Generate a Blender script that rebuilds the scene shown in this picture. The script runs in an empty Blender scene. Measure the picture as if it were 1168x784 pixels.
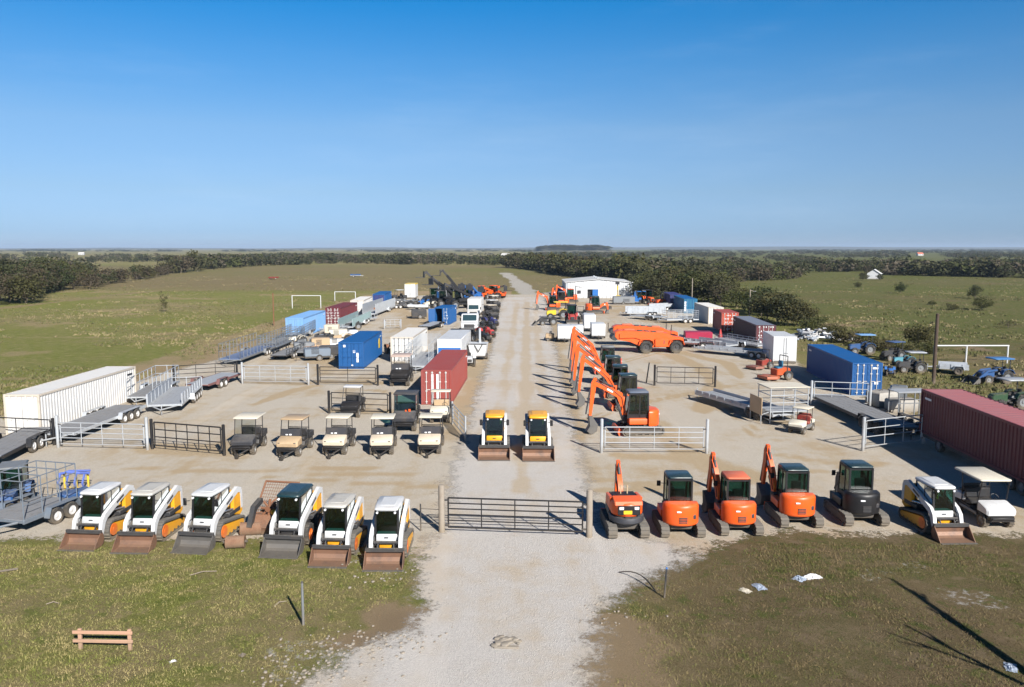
import bpy, math, random
import numpy as np
from mathutils import Vector, Matrix, noise
R = math.radians
random.seed(7); RNG = np.random.default_rng(11)
SC = bpy.context.scene
COL = SC.collection

# ---------------------------------------------------------------- camera model
H_CAM, F_PX, PITCH = 11.5, 908.0, math.atan(109.0 / 908.0)
def P(x, y, z=0.0):
    """ground point (world X, Y) seen at photo pixel x, y (1168 x 784) on the plane of height z"""
    u = 392.0 - y
    dy = F_PX * math.cos(PITCH) + u * math.sin(PITCH)
    dz = -F_PX * math.sin(PITCH) + u * math.cos(PITCH)
    t = -(H_CAM - z) / dz
    return Vector((t * (x - 584.0), t * dy))
cam_d = bpy.data.cameras.new('camera'); cam = bpy.data.objects.new('camera', cam_d); COL.objects.link(cam)
cam_d.sensor_width = 36.0; cam_d.lens = F_PX / 1168.0 * 36.0; cam_d.clip_start = 0.5; cam_d.clip_end = 30000
cam.location = (0, 0, H_CAM); cam.rotation_euler = (math.pi / 2 - PITCH, 0, 0)
SC.camera = cam

# ---------------------------------------------------------------- materials
def new_mat(name):
    m = bpy.data.materials.new(name); m.use_nodes = True
    nt = m.node_tree; nt.nodes.clear()
    out = nt.nodes.new('ShaderNodeOutputMaterial')
    b = nt.nodes.new('ShaderNodeBsdfPrincipled')
    nt.links.new(b.outputs[0], out.inputs[0])
    return m, nt, b, out
def N(nt, typ, **kw):
    n = nt.nodes.new(typ)
    for k, v in kw.items(): setattr(n, k, v)
    return n
def mixc(nt, fac, a, b, mode='MIX'):
    n = nt.nodes.new('ShaderNodeMix'); n.data_type = 'RGBA'; n.blend_type = mode
    for s, v in ((n.inputs[0], fac), (n.inputs[6], a), (n.inputs[7], b)):
        if hasattr(v, 'links') or hasattr(v, 'is_output'): nt.links.new(v, s)
        elif isinstance(v, (int, float)): s.default_value = v
        else: s.default_value = (v[0], v[1], v[2], 1)
    return n.outputs[2]
def noise_n(nt, vec, scale, detail=4, rough=0.55):
    n = nt.nodes.new('ShaderNodeTexNoise'); n.inputs['Scale'].default_value = scale
    n.inputs['Detail'].default_value = detail; n.inputs['Roughness'].default_value = rough
    if vec is not None: nt.links.new(vec, n.inputs['Vector'])
    return n.outputs[0]
def ramp(nt, v, lo, hi):
    n = nt.nodes.new('ShaderNodeMapRange'); n.inputs[1].default_value = lo; n.inputs[2].default_value = hi
    n.clamp = True; n.interpolation_type = 'SMOOTHSTEP'
    nt.links.new(v, n.inputs[0]); return n.outputs[0]
def math_n(nt, op, a, b=0.0):
    n = nt.nodes.new('ShaderNodeMath'); n.operation = op
    for s, v in ((n.inputs[0], a), (n.inputs[1], b)):
        if isinstance(v, (int, float)): s.default_value = v
        else: nt.links.new(v, s)
    return n.outputs[0]
def bump(nt, b, hgt, strength, dist=0.02):
    n = nt.nodes.new('ShaderNodeBump'); n.inputs['Strength'].default_value = strength; n.inputs['Distance'].default_value = dist
    nt.links.new(hgt, n.inputs['Height']); nt.links.new(n.outputs[0], b.inputs['Normal'])
_mats = {}
def paint(name, col, rough=0.45, dirt=0.35, dcol=(0.16, 0.12, 0.08), metal=0.0, scale=1.6, mudk=1.0):
    if name in _mats: return _mats[name]
    m, nt, b, out = new_mat(name)
    tc = N(nt, 'ShaderNodeTexCoord').outputs['Object']
    geo = N(nt, 'ShaderNodeNewGeometry').outputs['Position']
    n1 = noise_n(nt, geo, scale, 6, 0.65); n2 = noise_n(nt, geo, scale * 9, 4, 0.6)
    f = math_n(nt, 'MULTIPLY', ramp(nt, n1, 0.46, 0.78), dirt)
    f2 = math_n(nt, 'MULTIPLY', ramp(nt, n2, 0.6, 0.75), dirt * 0.7)
    f = math_n(nt, 'MAXIMUM', f, f2)
    c = mixc(nt, f, col, dcol)
    sx = N(nt, 'ShaderNodeSeparateXYZ'); nt.links.new(geo, sx.inputs[0])
    mud = math_n(nt, 'MULTIPLY', ramp(nt, math_n(nt, 'ADD', sx.outputs[2], math_n(nt, 'MULTIPLY', n1, 0.9)), 1.15, 0.25), min(0.75, dirt*1.7)*mudk)
    c = mixc(nt, mud, c, (0.23, 0.185, 0.13))
    sn = N(nt, 'ShaderNodeSeparateXYZ'); nt.links.new(N(nt, 'ShaderNodeNewGeometry').outputs['Normal'], sn.inputs[0])
    dst = math_n(nt, 'MULTIPLY', math_n(nt, 'MULTIPLY', ramp(nt, sn.outputs[2], 0.4, 0.95), ramp(nt, n2, 0.3, 0.65)), min(0.3, dirt*0.6)*mudk)
    c = mixc(nt, dst, c, (0.36, 0.31, 0.24))
    nt.links.new(c, b.inputs['Base Color'])
    b.inputs['Metallic'].default_value = metal
    r = math_n(nt, 'ADD', math_n(nt, 'MULTIPLY', n2, 0.25), rough - 0.1)
    nt.links.new(r, b.inputs['Roughness'])
    _mats[name] = m; return m
def glass(name, tint=(0.20, 0.36, 0.33)):
    if name in _mats: return _mats[name]
    m, nt, b, out = new_mat(name); nt.nodes.remove(b)
    tr = N(nt, 'ShaderNodeBsdfTransparent'); tr.inputs[0].default_value = (*tint, 1)
    gl = N(nt, 'ShaderNodeBsdfGlossy'); gl.inputs['Roughness'].default_value = 0.05
    gl.inputs['Color'].default_value = (0.9, 0.95, 0.95, 1)
    fr = N(nt, 'ShaderNodeFresnel'); fr.inputs[0].default_value = 1.5
    mx = N(nt, 'ShaderNodeMixShader')
    nt.links.new(math_n(nt, 'ADD', fr.outputs[0], 0.03), mx.inputs[0])
    nt.links.new(tr.outputs[0], mx.inputs[1]); nt.links.new(gl.outputs[0], mx.inputs[2])
    nt.links.new(mx.outputs[0], out.inputs[0])
    _mats[name] = m; return m
def cpaint(name, col, rust=(0.20, 0.09, 0.045), amt=0.55, fade=0.25):
    """container paint: faded patches, rust spots that run down the sheet"""
    m, nt, b, out = new_mat(name); geo = N(nt, 'ShaderNodeNewGeometry').outputs['Position']
    mp = N(nt, 'ShaderNodeMapping'); mp.inputs['Scale'].default_value = (1, 1, 0.16); nt.links.new(geo, mp.inputs[0])
    s1 = noise_n(nt, mp.outputs[0], 3.2, 6, 0.7); n1 = noise_n(nt, geo, 0.7, 5, 0.6); n2 = noise_n(nt, geo, 14, 4, 0.7)
    g = sum(col)/3; c = mixc(nt, math_n(nt, 'MULTIPLY', ramp(nt, n1, 0.35, 0.7), fade), col, (col[0]*0.55 + g*0.45 + 0.02, col[1]*0.55 + g*0.45 + 0.02, col[2]*0.55 + g*0.45 + 0.02))
    f = math_n(nt, 'MULTIPLY', ramp(nt, s1, 0.60, 0.74), amt); f2 = math_n(nt, 'MULTIPLY', ramp(nt, n2, 0.66, 0.76), amt)
    c = mixc(nt, math_n(nt, 'MAXIMUM', f, f2), c, rust); nt.links.new(c, b.inputs['Base Color'])
    nt.links.new(math_n(nt, 'ADD', math_n(nt, 'MULTIPLY', n2, 0.3), 0.4), b.inputs['Roughness']); _mats[name] = m; return m
WHITE = paint('white_paint', (0.60, 0.61, 0.62), 0.4, 0.25)
RUSTW = cpaint('rust_edged_white_paint', (0.52, 0.46, 0.38), (0.26, 0.15, 0.08), 0.95, 0.3)
CWHITE = cpaint('white_container_paint', (0.58, 0.57, 0.55), (0.30, 0.20, 0.11), 0.5, 0.1)
YELLOW = paint('yellow_paint', (0.78, 0.36, 0.012), 0.42, 0.25)
LEMON = paint('lemon_paint', (0.72, 0.50, 0.03), 0.45, 0.35)
ORANGE = paint('orange_paint', (0.80, 0.105, 0.012), 0.38, 0.22)
FADED = paint('faded_orange_paint', (0.62, 0.13, 0.06), 0.6, 0.25, (0.5, 0.3, 0.2))
RED = paint('red_paint', (0.42, 0.03, 0.03), 0.5, 0.3)
CRIMSON = paint('crimson_plastic', (0.33, 0.012, 0.05), 0.45, 0.2)
MAROON = cpaint('maroon_container_paint', (0.125, 0.022, 0.028), (0.09, 0.045, 0.03), 0.6)
CRED = cpaint('red_container_paint', (0.27, 0.052, 0.042), (0.22, 0.10, 0.07), 0.7)
CORANGE = cpaint('orange_red_container_paint', (0.45, 0.065, 0.025), (0.3, 0.12, 0.06), 0.5)
PINKROOF = cpaint('sunbleached_maroon_paint', (0.34, 0.12, 0.125), (0.22, 0.10, 0.08), 0.5)
DMAROON = cpaint('dark_maroon_container_paint', (0.06, 0.018, 0.025), (0.09, 0.05, 0.03))
BLUE = paint('blue_paint', (0.012, 0.13, 0.42), 0.45, 0.25)
CBLUE = cpaint('blue_container_paint', (0.003, 0.075, 0.245), (0.05, 0.07, 0.11), 0.5, 0.10)
SKYB = cpaint('light_blue_container_paint', (0.16, 0.33, 0.60), (0.25, 0.28, 0.33), 0.45, 0.2)
WBLUE = paint('weathered_blue_paint', (0.015, 0.075, 0.22), 0.5, 0.5)
WGREEN = paint('weathered_green_paint', (0.02, 0.06, 0.025), 0.5, 0.5)
WRED = paint('weathered_red_paint', (0.26, 0.035, 0.025), 0.55, 0.5)
TEAL = cpaint('teal_container_paint', (0.006, 0.13, 0.25))
NAVY = cpaint('navy_container_paint', (0.03, 0.035, 0.14))
SLATE = paint('slate_roof_paint', (0.10, 0.13, 0.19), 0.6, 0.3)
TEALROOF = paint('black_cab_roof_paint', (0.008, 0.034, 0.045), 0.28, 0.15, (0.08, 0.08, 0.07))
BLACK = paint('black_paint', (0.010, 0.010, 0.012), 0.45, 0.25, (0.06, 0.05, 0.04), mudk=0.35)
DARK = paint('dark_steel', (0.035, 0.036, 0.04), 0.55, 0.4, (0.13, 0.10, 0.07))
CHAR = paint('charcoal_plastic', (0.035, 0.037, 0.045), 0.55, 0.3)
GREY = paint('grey_steel', (0.22, 0.235, 0.25), 0.5, 0.4, (0.15, 0.12, 0.09), 0.3)
GALV = paint('galvanised_steel', (0.50, 0.53, 0.56), 0.42, 0.35, (0.25, 0.22, 0.19), 0.35)
DECK = paint('grey_plank_deck', (0.20, 0.215, 0.24), 0.75, 0.55, (0.10, 0.085, 0.07), 0.0, 2.5)
LDECK = paint('light_steel_deck', (0.42, 0.45, 0.49), 0.5, 0.5, (0.22, 0.20, 0.18), 0.2, 2.5)
BDECK = paint('blue_painted_deck', (0.10, 0.17, 0.34), 0.6, 0.5)
STEELB = paint('blue_grey_steel', (0.17, 0.205, 0.25), 0.5, 0.4, (0.15, 0.12, 0.09), 0.2)
RUST = paint('rusty_steel', (0.20, 0.085, 0.042), 0.8, 0.7, (0.09, 0.045, 0.03), 0.0, 3.0)
BUCK = paint('worn_bucket_steel', (0.22, 0.115, 0.072), 0.55, 0.8, (0.085, 0.062, 0.055), 0.2, 2.2, mudk=0.3)
BUCKG = paint('grey_bucket_steel', (0.13, 0.125, 0.12), 0.5, 0.7, (0.06, 0.055, 0.05), 0.25, 2.2, mudk=0.3)
TAN = paint('tan_plastic', (0.62, 0.53, 0.41), 0.5, 0.25, (0.3, 0.23, 0.15))
TAN2 = paint('weathered_tan_plastic', (0.46, 0.33, 0.20), 0.55, 0.3)
CREAM = paint('cream_canopy', (0.66, 0.61, 0.50), 0.6, 0.25, (0.35, 0.3, 0.22))
RUBBER = paint('tyre_rubber', (0.028, 0.028, 0.029), 0.85, 0.6, (0.13, 0.115, 0.095), 0.0, 4.0)
TRACKR = paint('dusty_track_rubber', (0.085, 0.083, 0.08), 0.9, 0.6, (0.2, 0.175, 0.14), 0.0, 4.0)
RIMW = paint('white_rim', (0.70, 0.70, 0.70), 0.4, 0.3)
RIMO = paint('orange_rim', (0.80, 0.17, 0.015), 0.4, 0.3)
RIMY = paint('yellow_rim', (0.70, 0.36, 0.03), 0.4, 0.3)
WOOD = paint('weathered_timber', (0.29, 0.25, 0.205), 0.85, 0.6, (0.18, 0.13, 0.09), 0.0, 4.0)
WOODP = paint('pinkish_fresh_timber', (0.50, 0.29, 0.19), 0.85, 0.4, (0.30, 0.19, 0.12), 0.0, 4.0)
WOODD = paint('dark_timber_pole', (0.07, 0.048, 0.035), 0.85, 0.5, (0.12, 0.09, 0.07), 0.0, 3.0)
CHROME = paint('cylinder_rod', (0.55, 0.56, 0.58), 0.25, 0.15, (0.2, 0.2, 0.2), 0.8)
LAMPM = paint('lamp_lens', (0.75, 0.76, 0.78), 0.15, 0.1)
SEATM = paint('black_seat_vinyl', (0.02, 0.02, 0.022), 0.5, 0.2)
GREEN = paint('green_paint', (0.02, 0.12, 0.03), 0.45, 0.3)
SIGNY = paint('yellow_sticker', (0.80, 0.46, 0.02), 0.5, 0.15)
CONC = paint('concrete', (0.36, 0.34, 0.31), 0.9, 0.6, (0.2, 0.18, 0.15), 0.0, 3.0)
PAPER = paint('crumpled_white_plastic', (0.75, 0.76, 0.78), 0.5, 0.15)
PAPERB = paint('crumpled_blue_plastic', (0.35, 0.45, 0.60), 0.5, 0.2)
GLASS = glass('tinted_cab_glass', (0.12, 0.30, 0.27)); CLEAR = glass('clear_windshield', (0.72, 0.76, 0.76))

# ---------------------------------------------------------------- mesh builder
class MB:
    def __init__(s): s.v = []; s.f = []; s.M = Matrix.Identity(4)
    def add(s, vs, fs):
        o = len(s.v); M = s.M
        s.v += [tuple(M @ Vector(p)) for p in vs]; s.f += [tuple(i + o for i in f) for f in fs]; return s
    def box(s, x0, x1, y0, y1, z0, z1, ch=0.0, rot=None, piv=None):
        if x0 > x1: x0, x1 = x1, x0
        if y0 > y1: y0, y1 = y1, y0
        if z0 > z1: z0, z1 = z1, z0
        ch = min(ch, 0.45 * min(x1 - x0, y1 - y0, z1 - z0))
        if ch <= 0:
            vs = [(x, y, z) for x in (x0, x1) for y in (y0, y1) for z in (z0, z1)]
            fs = [(0, 1, 3, 2), (4, 6, 7, 5), (0, 4, 5, 1), (2, 3, 7, 6), (0, 2, 6, 4), (1, 5, 7, 3)]
        else:
            vs = []; ix = {}
            for i, x in enumerate((x0, x1)):
                for j, y in enumerate((y0, y1)):
                    for k, z in enumerate((z0, z1)):
                        sx, sy, sz = (1 - 2 * i) * ch, (1 - 2 * j) * ch, (1 - 2 * k) * ch
                        for a, p in enumerate(((x, y + sy, z + sz), (x + sx, y, z + sz), (x + sx, y + sy, z))):
                            ix[i, j, k, a] = len(vs); vs.append(p)
            g = lambda i, j, k, a: ix[i, j, k, a]
            fs = []
            fs += [(g(0,0,0,0), g(0,0,1,0), g(0,1,1,0), g(0,1,0,0)), (g(1,0,0,0), g(1,1,0,0), g(1,1,1,0), g(1,0,1,0))]
            fs += [(g(0,0,0,1), g(1,0,0,1), g(1,0,1,1), g(0,0,1,1)), (g(0,1,0,1), g(0,1,1,1), g(1,1,1,1), g(1,1,0,1))]
            fs += [(g(0,0,0,2), g(0,1,0,2), g(1,1,0,2), g(1,0,0,2)), (g(0,0,1,2), g(1,0,1,2), g(1,1,1,2), g(0,1,1,2))]
            for i in (0, 1):
                for j in (0, 1): fs.append((g(i,j,0,0), g(i,j,1,0), g(i,j,1,1), g(i,j,0,1)))
                for k in (0, 1): fs.append((g(i,0,k,0), g(i,1,k,0), g(i,1,k,2), g(i,0,k,2)))
            for j in (0, 1):
                for k in (0, 1): fs.append((g(0,j,k,1), g(1,j,k,1), g(1,j,k,2), g(0,j,k,2)))
            for i in (0, 1):
                for j in (0, 1):
                    for k in (0, 1): fs.append((g(i,j,k,0), g(i,j,k,1), g(i,j,k,2)))
        if rot is not None:
            pv = Vector(piv) if piv is not None else Vector(((x0+x1)/2, (y0+y1)/2, (z0+z1)/2))
            vs = [tuple(rot @ (Vector(p) - pv) + pv) for p in vs]
        return s.add(vs, fs)
    def cyl(s, p, q, r0, r1=None, n=8, cap=True):
        p, q = Vector(p), Vector(q); r1 = r0 if r1 is None else r1
        d = (q - p).normalized(); a = d.orthogonal().normalized(); b = d.cross(a)
        vs = []
        for c, r in ((p, r0), (q, r1)):
            for i in range(n):
                t = 2 * math.pi * (i + 0.5) / n; vs.append(tuple(c + a * (r * math.cos(t)) + b * (r * math.sin(t))))
        fs = [(i, (i + 1) % n, n + (i + 1) % n, n + i) for i in range(n)]
        if cap: fs += [tuple(range(n - 1, -1, -1)), tuple(range(n, 2 * n))]
        return s.add(vs, fs)
    def path(s, pts, r, n=6):
        for a, b in zip(pts[:-1], pts[1:]): s.cyl(a, b, r, n=n)
        return s
    def prism(s, poly, x0, x1, ch=0.0):
        """poly of (y, z) extruded along x; optional chamfer towards the end caps"""
        n = len(poly); cy = sum(p[0] for p in poly) / n; cz = sum(p[1] for p in poly) / n
        def ins(p):
            d = Vector((p[0] - cy, p[1] - cz)); L = max(d.length, 1e-6)
            return (p[0] - d.x / L * ch, p[1] - d.y / L * ch)
        if ch > 0:
            rings = [(x0, [ins(p) for p in poly]), (x0 + ch, poly), (x1 - ch, poly), (x1, [ins(p) for p in poly])]
        else: rings = [(x0, poly), (x1, poly)]
        vs = [(x, p[0], p[1]) for x, pl in rings for p in pl]; fs = []
        for k in range(len(rings) - 1):
            o = k * n; fs += [(o + i, o + (i + 1) % n, o + n + (i + 1) % n, o + n + i) for i in range(n)]
        fs += [tuple(range(n - 1, -1, -1)), tuple(range((len(rings) - 1) * n, len(rings) * n))]
        return s.add(vs, fs)
    def plan(s, poly, z0, z1, ch=0.0, rnd=0.0):
        """poly of (x, y) extruded along z with chamfered top and bottom"""
        n = len(poly); cx = sum(p[0] for p in poly) / n; cy = sum(p[1] for p in poly) / n
        def ins(p):
            d = Vector((p[0] - cx, p[1] - cy)); L = max(d.length, 1e-6)
            return (p[0] - d.x / L * ch, p[1] - d.y / L * ch)
        if ch > 0: rings = [(z0, [ins(p) for p in poly]), (z0 + ch, poly), (z1 - ch, poly), (z1 - ch * 0.3, [((p[0]+ins(p)[0])/2, (p[1]+ins(p)[1])/2) for p in poly]), (z1, [ins(p) for p in poly])]
        else: rings = [(z0, poly), (z1, poly)]
        if rnd > 0:
            def sc(k): return [(p[0] + (ins1(p)[0] - p[0])*k, p[1] + (ins1(p)[1] - p[1])*k) for p in poly]
            def ins1(p):
                d = Vector((p[0] - cx, p[1] - cy)); L = max(d.length, 1e-6); return (p[0] - d.x/L*rnd, p[1] - d.y/L*rnd)
            rings = [(z0 + rnd*0.6*(1 - math.sin(a)), sc(0.6*(1 - math.cos(a)))) for a in (0.0001, 0.5, 1.0, 1.5)][::1]
            rings = [(z0 + rnd*0.6*(1 - math.cos(a)), sc(0.6*(1 - math.sin(a)))) for a in (0.0, 0.5, 1.0, 1.55)] + [(z1 - rnd*(1 - math.sin(a)), sc(1 - math.cos(a))) for a in (0.0, 0.4, 0.8, 1.2, 1.57)]
        vs = [(p[0], p[1], z) for z, pl in rings for p in pl]; fs = []
        for k in range(len(rings) - 1):
            o = k * n; fs += [(o + i, o + (i + 1) % n, o + n + (i + 1) % n, o + n + i) for i in range(n)]
        fs += [tuple(range(n - 1, -1, -1)), tuple(range((len(rings) - 1) * n, len(rings) * n))]
        return s.add(vs, fs)
    def band(s, pts, w, x0, x1, ch=0.0):
        """thick polyline in the y-z plane extruded along x; w a width or one per point"""
        pts = [Vector(p) for p in pts]; ws = w if isinstance(w, (list, tuple)) else [w] * len(pts)
        L, Rr = [], []
        for i, p in enumerate(pts):
            if i == 0: d = pts[1] - p
            elif i == len(pts) - 1: d = p - pts[i - 1]
            else: d = (pts[i + 1] - p).normalized() + (p - pts[i - 1]).normalized()
            d.normalize(); nn = Vector((-d.y, d.x)); k = 1.0
            if 0 < i < len(pts) - 1: k = 1 / max(0.5, nn.dot(Vector((-(pts[i+1]-p).normalized().y, (pts[i+1]-p).normalized().x))))
            L.append(p + nn * ws[i] / 2 * k); Rr.append(p - nn * ws[i] / 2 * k)
        n = len(pts)
        rings = []
        for x in (x0, x1): rings += [(x, p.x, p.y) for p in L] + [(x, p.x, p.y) for p in Rr]
        fs = []
        for i in range(n - 1):
            fs += [(i, i + 1, n + i + 1, n + i), (2*n + i, 3*n + i, 3*n + i + 1, 2*n + i + 1)]
            fs += [(i, 2*n + i, 2*n + i + 1, i + 1), (n + i, n + i + 1, 3*n + i + 1, 3*n + i)]
        fs += [(0, n, 3*n, 2*n), (n - 1, 3*n - 1, 4*n - 1, 2*n - 1)]
        return s.add(rings, fs)
    def lathe_x(s, prof, c, n=20):
        """prof of (x, r) turned about the x axis through c"""
        vs = []; m = len(prof)
        for i in range(n):
            t = 2 * math.pi * i / n
            for (x, r) in prof: vs.append((c[0] + x, c[1] + r * math.cos(t), c[2] + r * math.sin(t)))
        fs = [(i * m + j, i * m + j + 1, ((i + 1) % n) * m + j + 1, ((i + 1) % n) * m + j) for i in range(n) for j in range(m - 1)]
        return s.add(vs, fs)
    def obj(s, name, mat, parent=None, smooth=True):
        me = bpy.data.meshes.new(name); me.from_pydata(s.v, [], s.f); me.validate(); me.materials.append(mat)
        import bmesh
        bm = bmesh.new(); bm.from_mesh(me); bmesh.ops.recalc_face_normals(bm, faces=bm.faces); bm.to_mesh(me); bm.free()
        if smooth:
            me.polygons.foreach_set('use_smooth', [True] * len(me.polygons)); me.set_sharp_from_angle(angle=R(38))
        o = bpy.data.objects.new(name, me); COL.objects.link(o)
        if parent is not None: o.parent = parent
        return o
def np_mesh(name, verts, quads, mat, parent=None):
    me = bpy.data.meshes.new(name)
    verts = np.asarray(verts, dtype=np.float32); quads = np.asarray(quads, dtype=np.int32); k = quads.shape[1]
    me.vertices.add(len(verts)); me.vertices.foreach_set('co', verts.ravel())
    me.loops.add(quads.size); me.loops.foreach_set('vertex_index', quads.ravel())
    me.polygons.add(len(quads)); me.polygons.foreach_set('loop_start', np.arange(0, quads.size, k, dtype=np.int32))
    me.update(calc_edges=True); me.materials.append(mat)
    o = bpy.data.objects.new(name, me); COL.objects.link(o)
    if parent is not None: o.parent = parent
    return o
def tag(o, label, cat=None, group=None, kind=None):
    if label: o['label'] = label
    if cat: o['category'] = cat
    if group: o['group'] = group
    if kind: o['kind'] = kind
    return o
def thing(name, label, cat, loc, rz=0.0, group=None):
    o = bpy.data.objects.new(name, None); COL.objects.link(o); o.empty_display_size = 0.2
    o.location = (loc[0], loc[1], loc[2] if len(loc) > 2 else 0.0); o.rotation_euler = (0, 0, rz)
    return tag(o, label, cat, group)
def heading(p0, p1):
    """rz that turns local -Y onto the direction p0 -> p1"""
    d = Vector(p1) - Vector(p0); return math.atan2(d.x, -d.y)

# ---------------------------------------------------------------- shared pieces
def wheel(par, x, y, r, w, rim=None, lugs=True, z=None, name='wheel', rr=0.55, tyre=None, n=20):
    z = r if z is None else z
    sgn = 1 if x >= 0 else -1
    mb = MB(); h = w / 2
    prof = [(-h*0.8, r*rr), (-h, r*(rr+0.12)), (-h, r*0.86), (-h*0.8, r*0.96), (0, r), (h*0.8, r*0.96), (h, r*0.86), (h, r*(rr+0.12)), (h*0.8, r*rr)]
    mb.lathe_x(prof, (x, y, z), n)
    if lugs:
        k = 14
        for i in range(k):
            t = 2 * math.pi * i / k
            for sx in (-1, 1):
                M = Matrix.Translation((x, y, z)) @ Matrix.Rotation(t + sx * 0.1, 4, 'X')
                mb.M = M; mb.box(sx*h*0.05, sx*h*0.95, -r*0.07, r*0.07, r*0.9, r*1.03, 0.006); mb.M = Matrix.Identity(4)
    o = mb.obj(name, tyre or RUBBER, par)
    m2 = MB()
    prof = [(0.72*h, r*(rr+0.02)), (0.8*h, r*rr), (0.45*h, r*rr*0.86), (0.40*h, r*rr*0.4), (0.7*h, r*rr*0.3), (0.72*h, 0.001)]
    m2.lathe_x([(sgn*a, b) for a, b in prof], (x, y, z), n)
    m2.lathe_x([(-sgn*0.5*h, r*(rr+0.02)), (-sgn*0.45*h, 0.001)], (x, y, z), n)
    m2.obj('rim', rim or RIMW, o)
    return o
def hull_track(ca, ra, cb, rb, n=9):
    """convex outline round two circles in the y-z plane"""
    pts = []
    a, b = Vector(ca), Vector(cb); d = (b - a); L = d.length; base = math.atan2(d.y, d.x); al = math.acos(max(-1, min(1, (ra - rb) / L)))
    for i in range(n + 1):
        t = base + al + (2 * math.pi - 2 * al) * i / n; pts.append((a.x + ra * math.cos(t), a.y + ra * math.sin(t)))
    for i in range(n + 1):
        t = base - al + 2 * al * i / n; pts.append((b.x + rb * math.cos(t), b.y + rb * math.sin(t)))
    return pts
def track(par, x, w, ca, ra, cb, rb, frame, hub=None, rubber=None):
    pts = hull_track(ca, ra, cb, rb); sg = 1 if x >= 0 else -1
    mb = MB(); x0, x1 = x - w/2, x + w/2
    n = len(pts); cy = (ca[0]+cb[0])/2; cz = (ca[1]+cb[1])/2
    inner = hull_track(ca, ra*0.8, cb, rb*0.72)
    vs = [(xx, p[0], p[1]) for xx in (x0, x1) for pl in (pts, inner) for p in pl]
    fs = []
    for i in range(n):
        j = (i+1) % n
        fs += [(i, j, 2*n+j, 2*n+i), (n+i, 3*n+i, 3*n+j, n+j), (i, n+i, n+j, j), (2*n+i, 2*n+j, 3*n+j, 3*n+i)]
    mb.add(vs, fs)
    per = [0]
    for i in range(n): per.append(per[-1] + (Vector(pts[(i+1) % n]) - Vector(pts[i])).length)
    k = int(per[-1] / 0.16)
    for q in range(k):
        t = per[-1] * q / k
        i = max(j for j in range(n) if per[j] <= t); a, b = Vector(pts[i]), Vector(pts[(i+1) % n]); d = (b-a).normalized()
        c = a + d * (t - per[i]); nn = Vector((d.y, -d.x))
        if nn.dot(c - Vector((cy, cz))) < 0: nn = -nn
        e = [c - d*0.04, c + d*0.04, c + d*0.03 + nn*0.028, c - d*0.03 + nn*0.028]
        mb.prism([(p.x, p.y) for p in e], x0 + 0.01, x1 - 0.01)
    o = mb.obj('track', rubber or TRACKR, par)
    m2 = MB(); inn = hull_track((ca[0]+0.02, ca[1]), ra*0.62, cb, rb*0.5)
    m2.prism(inn, x - w*(0.36 if sg > 0 else 0.42), x + w*(0.42 if sg > 0 else 0.36))
    m2.obj('track_frame', frame, o)
    m3 = MB()
    m3.cyl((x - w*0.44, ca[0], ca[1]), (x + w*0.46, ca[0], ca[1]), ra*0.62, n=16)
    m3.cyl((x - w*0.48, ca[0], ca[1]), (x + w*0.49, ca[0], ca[1]), ra*0.25, n=10)
    m3.obj('drive_wheel', hub or frame, o)
    for i in range(4):
        m4 = MB(); t = 0.28 + 0.62 * i / 3; yy = ca[0] + (cb[0]-ca[0])*t; rr_ = 0.085
        zl = (ca[1]-ra) + ((cb[1]-rb)-(ca[1]-ra))*t + 0.13
        m4.cyl((x - w*0.42, yy, zl), (x + w*0.44, yy, zl), rr_, n=10); m4.obj('track_roller', DARK, o)
    return o
def bars(name, segs, r, mat, par, n=6):
    mb = MB()
    for a, b in segs: mb.cyl(a, b, r, n=n)
    return mb.obj(name, mat, par)
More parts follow.
